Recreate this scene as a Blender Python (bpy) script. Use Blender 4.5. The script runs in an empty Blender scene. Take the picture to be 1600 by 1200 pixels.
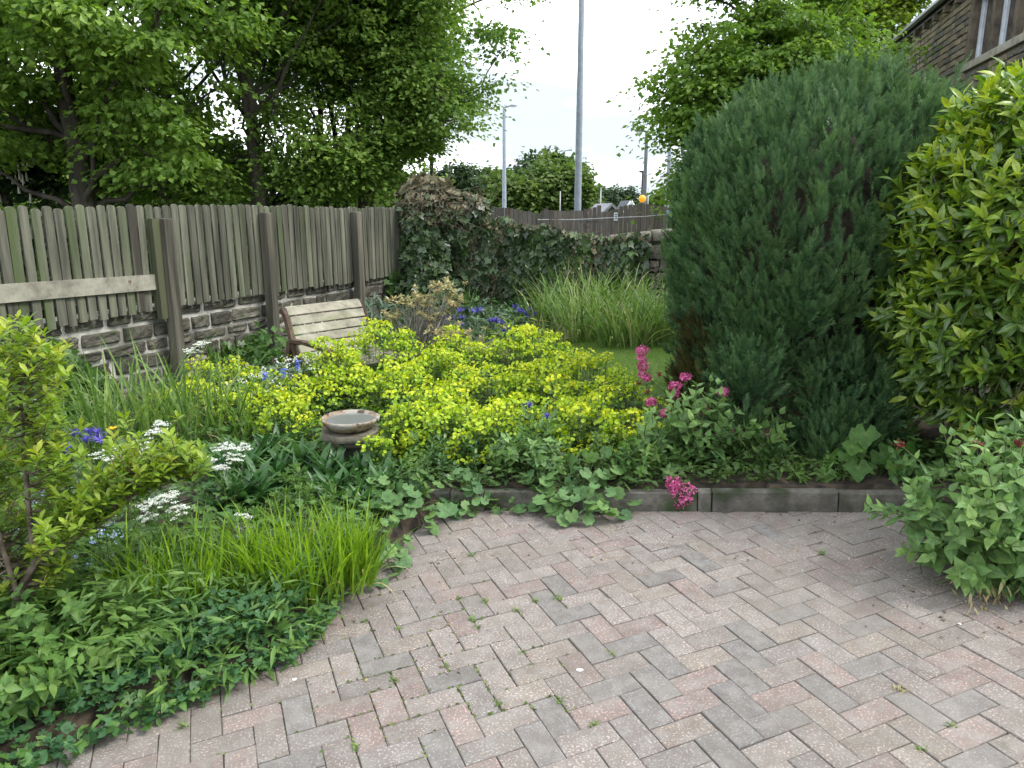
import bpy, bmesh, math
import numpy as np
from mathutils import Matrix, Vector
R = math.radians
rng = np.random.default_rng(7)
S = bpy.context.scene
COL = S.collection

# ------------------------------------------------------------------ camera
F, PITCH, CZ = 1180.0, math.atan(275 / 1180.0), 1.693
cam = bpy.data.cameras.new('camera'); camo = bpy.data.objects.new('camera', cam); COL.objects.link(camo)
cam.sensor_width = 36; cam.lens = 36 * F / 1600; cam.clip_start = .05; cam.clip_end = 2000
camo.location = (0, 0, CZ); camo.rotation_euler = (R(90) - PITCH, 0, 0)
S.camera = camo

# ------------------------------------------------------------------ sky, sun, exposure
SUN_EL, SUN_AZ = R(50), R(98)          # azimuth from +Y towards +X
w = bpy.data.worlds.new('World'); S.world = w; w.use_nodes = True
nt = w.node_tree; nt.nodes.clear()
def N(t, k, **kw):
    n = t.nodes.new(k)
    for a, b in kw.items(): setattr(n, a, b)
    return n
sky = N(nt, 'ShaderNodeTexSky', sky_type='NISHITA'); sky.sun_disc = False
sky.sun_elevation = SUN_EL; sky.sun_rotation = SUN_AZ; sky.air_density = 1.0; sky.dust_density = 1.5; sky.altitude = 100
tc = N(nt, 'ShaderNodeTexCoord')
mp = N(nt, 'ShaderNodeMapping'); mp.inputs['Scale'].default_value = (1, 1, 2.2); mp.inputs['Location'].default_value = (.9, .3, 1.45)
nz = N(nt, 'ShaderNodeTexNoise'); nz.inputs['Scale'].default_value = 2.3; nz.inputs['Detail'].default_value = 6; nz.inputs['Roughness'].default_value = .55
cr = N(nt, 'ShaderNodeValToRGB'); cr.color_ramp.elements[0].position = .36; cr.color_ramp.elements[1].position = .52
mix = N(nt, 'ShaderNodeMix', data_type='RGBA')
mp2 = N(nt, 'ShaderNodeMapping'); mp2.inputs['Scale'].default_value = (1, 1, 2.6); mp2.inputs['Location'].default_value = (1.7, .4, 2.1)
nz2 = N(nt, 'ShaderNodeTexNoise'); nz2.inputs['Scale'].default_value = 3.1; nz2.inputs['Detail'].default_value = 5
cr2 = N(nt, 'ShaderNodeValToRGB'); cr2.color_ramp.elements[0].position = .40; cr2.color_ramp.elements[1].position = .56
cr2.color_ramp.elements[0].color = (3.7, 4.15, 4.5, 1); cr2.color_ramp.elements[1].color = (13.2, 13.6, 14.2, 1)
nt.links.new(tc.outputs['Generated'], mp2.inputs['Vector']); nt.links.new(mp2.outputs[0], nz2.inputs['Vector']); nt.links.new(nz2.outputs['Fac'], cr2.inputs['Fac']); nt.links.new(cr2.outputs['Color'], mix.inputs['B'])
bgn = N(nt, 'ShaderNodeBackground'); bgn.inputs['Strength'].default_value = .10
wo = N(nt, 'ShaderNodeOutputWorld')
L = nt.links.new
L(tc.outputs['Generated'], mp.inputs['Vector']); L(mp.outputs[0], nz.inputs['Vector']); L(nz.outputs['Fac'], cr.inputs['Fac'])
L(cr.outputs['Color'], mix.inputs['Factor']); L(sky.outputs[0], mix.inputs['A']); L(mix.outputs['Result'], bgn.inputs['Color']); L(bgn.outputs[0], wo.inputs['Surface'])
sl = bpy.data.lights.new('sun', 'SUN'); so = bpy.data.objects.new('sun', sl); COL.objects.link(so)
sl.energy = 1.5; sl.angle = R(16); sl.color = (1, .96, .89)
sd = Vector((math.sin(SUN_AZ) * math.cos(SUN_EL), math.cos(SUN_AZ) * math.cos(SUN_EL), math.sin(SUN_EL)))
so.rotation_euler = sd.to_track_quat('Z', 'Y').to_euler()
vs = S.view_settings
vs.view_transform = 'Standard'; vs.look = 'None'; vs.gamma = 1; vs.use_curve_mapping = False; vs.exposure = 1.36

# ------------------------------------------------------------------ helpers
GX, GY = .04866, .00348
def pz(x, y): return GX * x + GY * y
def ray(px, py):
    cp, sp = math.cos(PITCH), math.sin(PITCH)
    return np.array([px - 800, F * cp + (600 - py) * sp, -F * sp + (600 - py) * cp])
def at(px, py, Y):
    d = ray(px, py); t = Y / d[1]; return np.array([d[0] * t, Y, CZ + d[2] * t])
def sm(a, b, x):
    t = np.clip((x - a) / (b - a), 0, 1); return t * t * (3 - 2 * t)
def on_patio(px, py):
    d = ray(px, py); t = -CZ / (d[2] - GX * d[0] - GY * d[1]); return np.array([d[0] * t, d[1] * t])
# the patio's outline: left rim, kerb arc, right rim
rim = [on_patio(*p) for p in [(30, 1200), (140, 1150), (300, 1080), (430, 1030), (520, 945), (612, 872), (668, 810)]]
kerb_px = [640, 704, 757, 925, 1090, 1112, 1310, 1430]
def kerb_y(px): return 797 + 4 * ((px - 640) / 800)
kerbp = [on_patio(px, kerb_y(px)) for px in kerb_px]
POLY = [np.array(p) for p in [(3.3, -1.5), (-4.2, -1.5), (-4.2, .5), (-2.6, 1.55)]] + rim + kerbp[1:] + [np.array([2.35, 3.3]), np.array([2.62, 2.4]), np.array([3.3, 1.2])]
def in_poly(x, y, poly=POLY, grow=0):
    x = np.asarray(x, float); y = np.asarray(y, float); c = np.zeros(x.shape, bool); n = len(poly)
    for i in range(n):
        a, b = poly[i], poly[(i + 1) % n]
        k = ((a[1] > y) != (b[1] > y)) & (x < (b[0] - a[0]) * (y - a[1]) / (b[1] - a[1] + 1e-12) + a[0])
        c ^= k
    return c
def soil(x, y):
    x = np.asarray(x, float); y = np.asarray(y, float)
    return GX * np.clip(x, -1.2, 3) + .03 + .09 * sm(1.0, 4.3, y) + .04 * sm(5, 9, y) - .02 * sm(-1.4, -3.2, x)
def gz(x, y): return float(soil(x, y))
def gnd(px, py):
    d = ray(px, py); z = .12
    for _ in range(12):
        t = (z - CZ) / d[2]; z = gz(d[0] * t, d[1] * t)
    return np.array([d[0] * t, d[1] * t, z])

def nrm(v): return v / (np.linalg.norm(v, axis=-1, keepdims=True) + 1e-12)
def basis(d, n):
    """matrices whose Y is the direction d and whose Z is close to n"""
    d = nrm(d); x = np.cross(d, n); bad = np.linalg.norm(x, axis=-1) < 1e-4
    x[bad] = np.cross(d[bad], np.array([1, .3, .1])); x = nrm(x); z = np.cross(x, d)
    return np.stack([x, d, z], axis=-1)
def dirs(az, el):
    return np.stack([np.cos(el) * np.cos(az), np.cos(el) * np.sin(az), np.sin(el)], -1)
def jitter(d, s): return nrm(d + rng.normal(0, s, d.shape))
def wob(p, s=1.0, seed=0):
    """cheap smooth 3-D noise, about -1..1"""
    r = np.random.default_rng(seed); o = 0
    for k in range(6):
        q = r.normal(0, 1, 3) * s * (1 + .5 * k); o = o + np.sin(p @ q + r.uniform(0, 6.28)) / (1 + .35 * k)
    return o / 2.6

class Soup:
    def __init__(s): s.V = []; s.F = {}; s.A = []; s.n = 0
    def add(s, V, Fs, A=None, mi=0):
        V = np.asarray(V, float).reshape(-1, 3)
        if A is None: A = np.tile([.5, 1, .5], (len(V), 1))
        A = np.asarray(A, float)
        if A.ndim == 1: A = np.tile(A, (len(V), 1))
        s.V.append(V); s.A.append(A)
        for f in (Fs if isinstance(Fs, list) else [Fs]):
            f = np.asarray(f); s.F.setdefault((f.shape[1], mi), []).append(f + s.n)
        s.n += len(V)
    def inst(s, T, P, M, sc, tone, mi=0):
        V, Fs, A = T; P = np.asarray(P, float); n = len(P)
        if n == 0: return
        sc = np.asarray(sc, float)
        if sc.ndim == 0: sc = np.full(n, float(sc))
        if sc.ndim == 1: sc = np.repeat(sc[:, None], 3, 1)
        W = np.einsum('nij,nvj->nvi', M, V[None] * sc[:, None, :]) + P[:, None, :]
        AA = np.repeat(A[None], n, 0).copy(); AA[:, :, 0] = np.asarray(tone, float).reshape(-1, 1)
        off = np.arange(n)[:, None, None] * len(V)
        s.add(W.reshape(-1, 3), [(f[None] + off).reshape(-1, f.shape[1]) for f in Fs], AA.reshape(-1, 3), mi)
    def mesh(s, name, mats, smooth=False):
        me = bpy.data.meshes.new(name)
        V = np.concatenate(s.V); A = np.concatenate(s.A)
        lv, lt, mi = [], [], []
        for (k, m), fl in s.F.items():
            f = np.concatenate(fl); lv.append(f.ravel()); lt.append(np.full(len(f), k)); mi.append(np.full(len(f), m))
        lv = np.concatenate(lv); lt = np.concatenate(lt); mi = np.concatenate(mi)
        me.vertices.add(len(V)); me.vertices.foreach_set('co', V.ravel().astype(np.float32))
        me.loops.add(len(lv)); me.loops.foreach_set('vertex_index', lv.astype(np.int32))
        me.polygons.add(len(lt)); me.polygons.foreach_set('loop_start', (np.cumsum(lt) - lt).astype(np.int32))
        me.polygons.foreach_set('loop_total', lt.astype(np.int32)); me.polygons.foreach_set('material_index', mi.astype(np.int32))
        me.polygons.foreach_set('use_smooth', np.full(len(lt), bool(smooth)))
        at_ = me.attributes.new('leaf', 'FLOAT_COLOR', 'POINT')
        at_.data.foreach_set('color', np.concatenate([A, np.ones((len(A), 1))], 1).astype(np.float32).ravel())
        for m in (mats if isinstance(mats, (list, tuple)) else [mats]): me.materials.append(m)
        me.update(calc_edges=True)
        return me
    def obj(s, name, mats, parent=None, smooth=False, kind=None):
        if s.n == 0: return None
        return link(name, s.mesh(name, mats, smooth), parent, kind)
def link(name, me, parent=None, kind=None, M=None):
    o = bpy.data.objects.new(name, me); COL.objects.link(o)
    if parent is not None:
        o.parent = parent
        o.matrix_parent_inverse = parent.matrix_basis.inverted()   # children keep world coordinates
    if M is not None: o.matrix_basis = M
    if parent is not None and kind is None and name in FINE: kind = 'stuff'      # leaves, twigs and petals too small to pick apart
    if kind: o['kind'] = kind
    return o
FINE = {'foliage', 'twigs', 'flower_bracts', 'flower_spikes', 'stems', 'bare_stems', 'dead_twigs', 'browned_foliage', 'withered_leaves', 'blades', 'print', 'petals', 'florets', 'leaves'}
def thing(name, label, cat, loc, group=None, rot=0):
    o = bpy.data.objects.new(name, None); COL.objects.link(o); o.location = loc; o.rotation_euler = (0, 0, rot)
    o.empty_display_size = .1; o['label'] = label; o['category'] = cat
    if group: o['group'] = group
    o.matrix_basis = Matrix.Translation(loc) @ Matrix.Rotation(rot, 4, 'Z')
    return o
def tag(o, label, cat, group=None):
    o['label'] = label; o['category'] = cat
    if group: o['group'] = group
    return o

def T_leaf(prof, fold=.18, curl=.15, rib=True):
    """leaf of length 1 along +Y; prof = half widths along it; folded on the midrib"""
    n = len(prof); V = []; A = []
    for i, h in enumerate(prof):
        y = i / (n - 1); z = -curl * y * y
        V += [(-h, y, z + fold * h), (0, y, z), (h, y, z + fold * h)]; A += [(0, 1, y), (0, 0, y), (0, 1, y)]
    Q = []
    for i in range(n - 1):
        a = 3 * i; Q += [(a, a + 1, a + 4, a + 3), (a + 1, a + 2, a + 5, a + 4)]
    return np.array(V, float), [np.array(Q)], np.array(A, float)
def T_fan(rad, cup=.1, fold=0.0):
    """round or lobed leaf about its centre near the stalk end; rad = list of radii by angle"""
    n = len(rad); V = [(0, 0, 0)]; A = [(0, 0, 0)]
    for i, r in enumerate(rad):
        t = -math.pi / 2 + 2 * math.pi * i / n
        V.append((r * math.cos(t), r * math.sin(t), cup * r * r * (1 if i % 2 else .55))); A.append((0, 1 if i % 2 == 0 else .55, r))
    T = [(0, 1 + i, 1 + (i + 1) % n) for i in range(n)]
    return np.array(V, float), [np.array(T)], np.array(A, float)
def box_VF(x0, x1, y0, y1, z0, z1):
    V = np.array([(x, y, z) for x in (x0, x1) for y in (y0, y1) for z in (z0, z1)], float)
    Q = np.array([(0, 1, 3, 2), (4, 6, 7, 5), (0, 4, 5, 1), (2, 3, 7, 6), (0, 2, 6, 4), (1, 5, 7, 3)])
    return V, Q
def tube(s, pts, rad, k=6, tone=.5, mi=0, cap=True):
    P = np.asarray(pts, float); n = len(P); rad = np.broadcast_to(np.asarray(rad, float), (n,))
    T = nrm(np.gradient(P, axis=0)); up = np.array([.13, .2, 1.0]) if abs(T[0][2]) < .9 else np.array([1., .1, 0])
    X = nrm(np.cross(T, up)); Y = np.cross(T, X); t = np.arange(k) * 2 * math.pi / k
    V = P[:, None] + rad[:, None, None] * (np.cos(t)[None, :, None] * X[:, None] + np.sin(t)[None, :, None] * Y[:, None])
    Q = []
    for i in range(n - 1):
        for j in range(k): Q.append((i * k + j, i * k + (j + 1) % k, (i + 1) * k + (j + 1) % k, (i + 1) * k + j))
    fs = [np.array(Q)]
    if cap and k == 4: fs[0] = np.vstack([fs[0], [(3, 2, 1, 0)], [tuple((n - 1) * k + np.arange(4))]])
    elif cap: s.add(V[-1], np.array([tuple(range(k))]), np.array([tone, 1, 1.]), mi); s.add(V[0], np.array([tuple(range(k))[::-1]]), np.array([tone, 1, 1.]), mi)
    s.add(V.reshape(-1, 3), fs, np.array([tone, 1, .5]), mi)
def blades(s, P, az, length, width, lean, droop, seg=5, tone=.5, mi=0, fold=.35, taper=1.0, azt=None):
    """arching grass blades, all at once"""
    n = len(P)
    if n == 0: return
    az, length, width, lean, droop, tone = [np.broadcast_to(np.asarray(a, float), (n,)) for a in (az, length, width, lean, droop, tone)]
    h = np.stack([np.cos(az), np.sin(az), np.zeros(n)], -1); up = np.array([0, 0, 1.0])
    tw = az + rng.normal(0, .5, n); sx = np.stack([-np.sin(tw), np.cos(tw), np.zeros(n)], -1)
    p = np.array(P, float); V = []; A = []
    for i in range(seg + 1):
        u = i / seg; th = lean + droop * u ** 1.4
        d = h * np.sin(th)[:, None] + up * np.cos(th)[:, None]
        wd = width * .5 * (min(1, .55 + 1.2 * u) * (1 - u ** 2.2) ** .8 * taper + (1e-3))
        nn = np.cross(d, sx)
        V += [p - sx * wd[:, None] + nn * (fold * wd)[:, None], p.copy(), p + sx * wd[:, None] + nn * (fold * wd)[:, None]]
        for r in (1, 0, 1): A.append(np.stack([tone, np.full(n, r), np.full(n, u)], -1))
        p = p + d * (length / seg)[:, None]
    V = np.stack(V, 1); A = np.stack(A, 1); m = 3 * (seg + 1); Q = []
    for i in range(seg):
        a = 3 * i; Q += [(a, a + 1, a + 4, a + 3), (a + 1, a + 2, a + 5, a + 4)]
    off = np.arange(n)[:, None, None] * m
    s.add(V.reshape(-1, 3), (np.array(Q)[None] + off).reshape(-1, 4), A.reshape(-1, 3), mi)

class Leaves:
    def __init__(s): s.d = []
    def add(s, P, D, Nn, sc, tone):
        P = np.atleast_2d(P); n = len(P)
        s.d.append((P, np.broadcast_to(D, (n, 3)), np.broadcast_to(Nn, (n, 3)), np.broadcast_to(np.asarray(sc, float), (n,)), np.broadcast_to(np.asarray(tone, float), (n,))))
    def get(s): return [np.concatenate([x[i] for x in s.d]) for i in range(5)]
    def soup(s, so_, T, mi=0):
        if not s.d: return so_
        P, D, Nn, sc, to = s.get(); Ts = T if isinstance(T, list) else [T]
        M = basis(D.copy(), Nn.copy())
        for k, t in enumerate(Ts):
            so_.inst(t, P[k::len(Ts)], M[k::len(Ts)], sc[k::len(Ts)], to[k::len(Ts)], mi)
        return so_
    def parts(s, parent, name, T, mat, maxn=300, rest='foliage', score=None, Tr=None):
        """the leaves that show largest become parts of their own, the rest one part"""
        P, D, Nn, sc, to = s.get(); Ts = T if isinstance(T, list) else [T]
        key = np.linalg.norm(P - np.array([0, 0, CZ]), axis=1) / sc if score is None else score(P, sc)
        order = np.argsort(key); big, small = order[:maxn], order[maxn:]
        M = basis(D.copy(), Nn.copy()); cache = {}
        for i in big:
            k = int(i) % len(Ts); q = min(7, int(to[i] * 8)); key = (k, q)
            if key not in cache:
                z = Soup(); z.inst(Ts[k], np.zeros((1, 3)), np.eye(3)[None], 1., [(q + .5) / 8]); cache[key] = z.mesh(name, mat, True)
            m = Matrix.Identity(4)
            for a in range(3):
                for b in range(3): m[a][b] = M[i][a][b] * sc[i]
                m[a][3] = P[i][a]
            link(name, cache[key], parent, None, m)
        if len(small):
            z = Soup(); Ts = [Tr] if Tr else Ts
            for k, t in enumerate(Ts):
                j = small[k::len(Ts)]; z.inst(t, P[j], M[j], sc[j], to[j])
            z.obj(rest, mat, parent, True, 'stuff' if maxn else None)

# ------------------------------------------------------------------ materials
def new_mat(name):
    m = bpy.data.materials.new(name); m.use_nodes = True; t = m.node_tree
    b = t.nodes['Principled BSDF']; return m, t, b
def ramp(t, cols, pos=None, interp='LINEAR'):
    n = N(t, 'ShaderNodeValToRGB'); r = n.color_ramp; r.interpolation = interp
    k = len(cols); pos = pos or [i / (k - 1) for i in range(k)]
    while len(r.elements) < k: r.elements.new(.5)
    for e, p, c in zip(r.elements, pos, cols): e.position = p; e.color = (*c, 1)
    return n
def leaf_mat(name, cols, rough=.5, trans=.35, ribc=None, spec=.35, tcol=None, along=None):
    """colour runs through cols by each leaf's own tone; paler midrib; light passes through"""
    m, t, b = new_mat(name); L = t.links.new
    a = N(t, 'ShaderNodeAttribute', attribute_name='leaf'); sp = N(t, 'ShaderNodeSeparateColor'); L(a.outputs['Color'], sp.inputs[0])
    r = ramp(t, cols); L(sp.outputs[0], r.inputs[0]); out = r.outputs[0]
    nz = N(t, 'ShaderNodeTexNoise'); nz.inputs['Scale'].default_value = 38; nz.inputs['Detail'].default_value = 2
    geo = N(t, 'ShaderNodeNewGeometry'); L(geo.outputs['Position'], nz.inputs['Vector'])
    hv = N(t, 'ShaderNodeHueSaturation'); mr = N(t, 'ShaderNodeMapRange'); mr.inputs['To Min'].default_value = .72; mr.inputs['To Max'].default_value = 1.3
    mr.inputs['From Min'].default_value = .3; mr.inputs['From Max'].default_value = .7
    L(nz.outputs['Fac'], mr.inputs['Value']); L(mr.outputs[0], hv.inputs['Value']); L(out, hv.inputs['Color']); out = hv.outputs[0]
    if ribc:
        mx = N(t, 'ShaderNodeMix', data_type='RGBA'); rr = ramp(t, [(1, 1, 1), (0, 0, 0)], [.0, .22]); L(sp.outputs[1], rr.inputs[0])
        L(rr.outputs[0], mx.inputs['Factor']); L(out, mx.inputs['A']); mx.inputs['B'].default_value = (*ribc, 1); out = mx.outputs['Result']
    if along:
        mx = N(t, 'ShaderNodeMix', data_type='RGBA'); rr = ramp(t, [(0, 0, 0), (1, 1, 1)], [along[1], along[2]]); L(sp.outputs[2], rr.inputs[0])
        L(rr.outputs[0], mx.inputs['Factor']); L(out, mx.inputs['A']); mx.inputs['B'].default_value = (*along[0], 1); out = mx.outputs['Result']
    L(out, b.inputs['Base Color']); b.inputs['Roughness'].default_value = rough; b.inputs['Specular IOR Level'].default_value = spec
    tr = N(t, 'ShaderNodeBsdfTranslucent'); ms = N(t, 'ShaderNodeMixShader'); ms.inputs[0].default_value = trans
    h2 = N(t, 'ShaderNodeHueSaturation'); h2.inputs['Value'].default_value = 1.5; h2.inputs['Saturation'].default_value = 1.1; L(out, h2.inputs['Color']); L(h2.outputs[0], tr.inputs['Color'])
    L(b.outputs[0], ms.inputs[1]); L(tr.outputs[0], ms.inputs[2]); L(ms.outputs[0], t.nodes['Material Output'].inputs['Surface'])
    return m
def surf_mat(name, cols, scale=6, stretch=(1, 1, 1), rough=.85, bump=.3, bscale=40, objrand=.25, spots=None, coord='Object', detail=5, metal=0, seedrand=True):
    """mottled material: noise through cols, each object its own shade and its own piece of the noise"""
    m, t, b = new_mat(name); L = t.links.new
    tcn = N(t, 'ShaderNodeTexCoord'); oi = N(t, 'ShaderNodeObjectInfo'); mpn = N(t, 'ShaderNodeMapping'); mpn.inputs['Scale'].default_value = stretch
    L(tcn.outputs[coord], mpn.inputs['Vector'])
    if seedrand:
        cx = N(t, 'ShaderNodeCombineXYZ'); mu = N(t, 'ShaderNodeMath', operation='MULTIPLY'); mu.inputs[1].default_value = 53
        L(oi.outputs['Random'], mu.inputs[0]); L(mu.outputs[0], cx.inputs[0]); L(mu.outputs[0], cx.inputs[1]); L(cx.outputs[0], mpn.inputs['Location'])
    nz = N(t, 'ShaderNodeTexNoise'); nz.inputs['Scale'].default_value = scale; nz.inputs['Detail'].default_value = detail; nz.inputs['Roughness'].default_value = .62
    L(mpn.outputs[0], nz.inputs['Vector']); k = len(cols); r = ramp(t, cols, [.32 + .36 * i / (k - 1) for i in range(k)]); L(nz.outputs['Fac'], r.inputs[0]); out = r.outputs[0]
    for sc_, col, lo, hi in (spots or []):
        n2 = N(t, 'ShaderNodeTexNoise'); n2.inputs['Scale'].default_value = sc_; n2.inputs['Detail'].default_value = 2; L(mpn.outputs[0], n2.inputs['Vector'])
        rr = ramp(t, [(0, 0, 0), (1, 1, 1)], [lo, hi]); L(n2.outputs['Fac'], rr.inputs[0])
        mx = N(t, 'ShaderNodeMix', data_type='RGBA'); L(rr.outputs[0], mx.inputs['Factor']); L(out, mx.inputs['A']); mx.inputs['B'].default_value = (*col, 1); out = mx.outputs['Result']
    hv = N(t, 'ShaderNodeHueSaturation'); mr = N(t, 'ShaderNodeMapRange'); mr.inputs['To Min'].default_value = 1 - objrand; mr.inputs['To Max'].default_value = 1 + objrand
    L(oi.outputs['Random'], mr.inputs['Value']); L(mr.outputs[0], hv.inputs['Value']); L(out, hv.inputs['Color']); L(hv.outputs[0], b.inputs['Base Color'])
    b.inputs['Roughness'].default_value = rough; b.inputs['Metallic'].default_value = metal; b.inputs['Specular IOR Level'].default_value = .3
    if bump:
        n3 = N(t, 'ShaderNodeTexNoise'); n3.inputs['Scale'].default_value = bscale; n3.inputs['Detail'].default_value = 4; L(mpn.outputs[0], n3.inputs['Vector'])
        bp = N(t, 'ShaderNodeBump'); bp.inputs['Strength'].default_value = bump; bp.inputs['Distance'].default_value = .01; L(n3.outputs['Fac'], bp.inputs['Height']); L(bp.outputs[0], b.inputs['Normal'])
    return m
def flat_mat(name, col, rough=.5, metal=0, spec=.4):
    return surf_mat(name, [tuple(c * .85 for c in col), tuple(min(1, c * 1.12) for c in col)], 9, rough=rough, bump=0, metal=metal, objrand=.06)

# ================================================================== THE SETTING
# ------------------------------------------------------------------ ground
def ground():
    gx_ = np.unique(np.concatenate([np.linspace(-500, -30, 12), np.linspace(-30, -6, 25), np.arange(-6, 5, .07), np.linspace(5, 30, 25), np.linspace(30, 500, 12)]))
    gy_ = np.unique(np.concatenate([np.linspace(-300, -6, 10), np.arange(-6, 0, .5), np.arange(0, 9.5, .07), np.linspace(9.5, 30, 30), np.linspace(30, 700, 14)]))
    X, Y = np.meshgrid(gx_, gy_, indexing='ij')
    Z = soil(X, Y) + .012 * wob(np.stack([X, Y, 0 * X], -1), 9, 3) + .02 * wob(np.stack([X, Y, 0 * X], -1), 3, 4)
    cx, cy = .3, 1.2; inp = in_poly(cx + (X - cx) * .985 - 0, cy + (Y - cy) * .975)
    Z = np.where(inp, GX * X + GY * Y - .06, Z)
    # beyond the boundary wall and the fence the land stands a little higher
    m = X * math.cos(R(23)) - Y * math.sin(R(23))
    Z = np.where((m < -5.95) | (Y > 12.2), .55 + .002 * np.minimum(Y, 200), Z)
    n, k = X.shape; i, j = np.meshgrid(np.arange(n - 1), np.arange(k - 1), indexing='ij'); a = (i * k + j).ravel()
    s = Soup(); s.add(np.stack([X, Y, Z], -1).reshape(-1, 3), np.stack([a, a + k, a + k + 1, a + 1], 1))
    m, t, b = new_mat('earth'); L = t.links.new
    g = N(t, 'ShaderNodeNewGeometry'); sx = N(t, 'ShaderNodeSeparateXYZ'); L(g.outputs['Position'], sx.inputs[0])
    nz = N(t, 'ShaderNodeTexNoise'); nz.inputs['Scale'].default_value = 14; nz.inputs['Detail'].default_value = 8; L(g.outputs['Position'], nz.inputs['Vector'])
    r = ramp(t, [(.018, .013, .009), (.045, .033, .022), (.085, .062, .042)], [.35, .5, .68]); L(nz.outputs['Fac'], r.inputs[0])
    mr = N(t, 'ShaderNodeMapRange'); mr.inputs['From Min'].default_value = 12; mr.inputs['From Max'].default_value = 12.6; L(sx.outputs[1], mr.inputs['Value'])
    mx = N(t, 'ShaderNodeMix', data_type='RGBA'); L(mr.outputs[0], mx.inputs['Factor']); L(r.outputs[0], mx.inputs['A']); mx.inputs['B'].default_value = (.06, .09, .03, 1)
    L(mx.outputs['Result'], b.inputs['Base Color']); b.inputs['Roughness'].default_value = .95
    bp = N(t, 'ShaderNodeBump'); bp.inputs['Strength'].default_value = .8; bp.inputs['Distance'].default_value = .02; L(nz.outputs['Fac'], bp.inputs['Height']); L(bp.outputs[0], b.inputs['Normal'])
    s.obj('ground', m, kind='structure')
ground()

# ------------------------------------------------------------------ patio of block paving
def paver_mat(name, base, var=.16):
    """sandy concrete block with pale and dark grit in its face"""
    m, t, b = new_mat(name); L = t.links.new
    tcn = N(t, 'ShaderNodeTexCoord'); oi = N(t, 'ShaderNodeObjectInfo'); mpn = N(t, 'ShaderNodeMapping'); cx = N(t, 'ShaderNodeCombineXYZ')
    mu = N(t, 'ShaderNodeMath', operation='MULTIPLY'); mu.inputs[1].default_value = 71; L(oi.outputs['Random'], mu.inputs[0])
    L(mu.outputs[0], cx.inputs[0]); L(mu.outputs[0], cx.inputs[1]); L(cx.outputs[0], mpn.inputs['Location']); L(tcn.outputs['Object'], mpn.inputs['Vector'])
    def noise(sc, det, lo, hi, c0, c1):
        n = N(t, 'ShaderNodeTexNoise'); n.inputs['Scale'].default_value = sc; n.inputs['Detail'].default_value = det; L(mpn.outputs[0], n.inputs['Vector'])
        r = ramp(t, [c0, c1], [lo, hi]); L(n.outputs['Fac'], r.inputs[0]); return r.outputs[0], n
    cloud, n0 = noise(11, 4, .35, .65, tuple(c * .70 for c in base), tuple(c * 1.14 for c in base))
    def over(prev, fac, col):
        mx = N(t, 'ShaderNodeMix', data_type='RGBA'); L(fac, mx.inputs['Factor']); L(prev, mx.inputs['A']); mx.inputs['B'].default_value = (*col, 1); return mx.outputs['Result']
    f1, n1 = noise(170, 4, .55, .72, (0, 0, 0), (.55, .55, .55)); out = over(cloud, f1, (.62, .56, .50))
    f2, n2 = noise(120, 3, .42, .33, (0, 0, 0), (.75, .75, .75)); out = over(out, f2, (.13, .11, .10))
    f6, n6 = noise(17, 6, .46, .60, (0, 0, 0), (.40, .40, .40)); out = over(out, f6, (.26, .245, .23))
    f7, n7 = noise(60, 5, .52, .66, (0, 0, 0), (.5, .5, .5)); out = over(out, f7, (.17, .155, .14))
    f3, n3 = noise(34, 3, .60, .70, (0, 0, 0), (.5, .5, .5)); out = over(out, f3, (.11, .11, .10))
    f4, n4 = noise(5, 4, .50, .72, (0, 0, 0), (.35, .35, .35)); out = over(out, f4, (.20, .19, .16))
    g = N(t, 'ShaderNodeNewGeometry')
    for sc_, lo, hi, a_, col in ((1.1, .46, .66, .42, (.17, .155, .13)), (3.7, .55, .72, .40, (.135, .12, .10)), (.8, .42, .30, .30, (.40, .36, .32)), (9, .60, .70, .45, (.10, .10, .075))):
        n5 = N(t, 'ShaderNodeTexNoise'); n5.inputs['Scale'].default_value = sc_; n5.inputs['Detail'].default_value = 5; n5.inputs['Roughness'].default_value = .65; L(g.outputs['Position'], n5.inputs['Vector'])
        r5 = ramp(t, [(0, 0, 0), (a_,) * 3], [min(lo, hi), max(lo, hi)] if lo < hi else [hi, lo]); 
        if lo > hi: r5.color_ramp.elements[0].color = (a_, a_, a_, 1); r5.color_ramp.elements[1].color = (0, 0, 0, 1)
        L(n5.outputs['Fac'], r5.inputs[0]); out = over(out, r5.outputs[0], col)
    hv = N(t, 'ShaderNodeHueSaturation'); mr = N(t, 'ShaderNodeMapRange'); mr.inputs['To Min'].default_value = 1 - var; mr.inputs['To Max'].default_value = 1 + var
    L(oi.outputs['Random'], mr.inputs['Value']); L(mr.outputs[0], hv.inputs['Value']); L(out, hv.inputs['Color']); L(hv.outputs[0], b.inputs['Base Color'])
    b.inputs['Roughness'].default_value = .9; b.inputs['Specular IOR Level'].default_value = .25
    bp = N(t, 'ShaderNodeBump'); bp.inputs['Strength'].default_value = .45; bp.inputs['Distance'].default_value = .003; L(n1.outputs['Fac'], bp.inputs['Height']); L(bp.outputs[0], b.inputs['Normal'])
    return m
PM = [paver_mat('paver_sand', (.350, .300, .272), .12), paver_mat('paver_pink', (.36, .258, .232), .1), paver_mat('paver_buff', (.365, .305, .250), .1),
      paver_mat('paver_grey', (.300, .280, .264), .12), paver_mat('paver_slate', (.200, .210, .212), .1)]
TILT = Matrix(((1, 0, -GX), (0, 1, -GY), (GX, GY, 1))).to_4x4()
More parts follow.
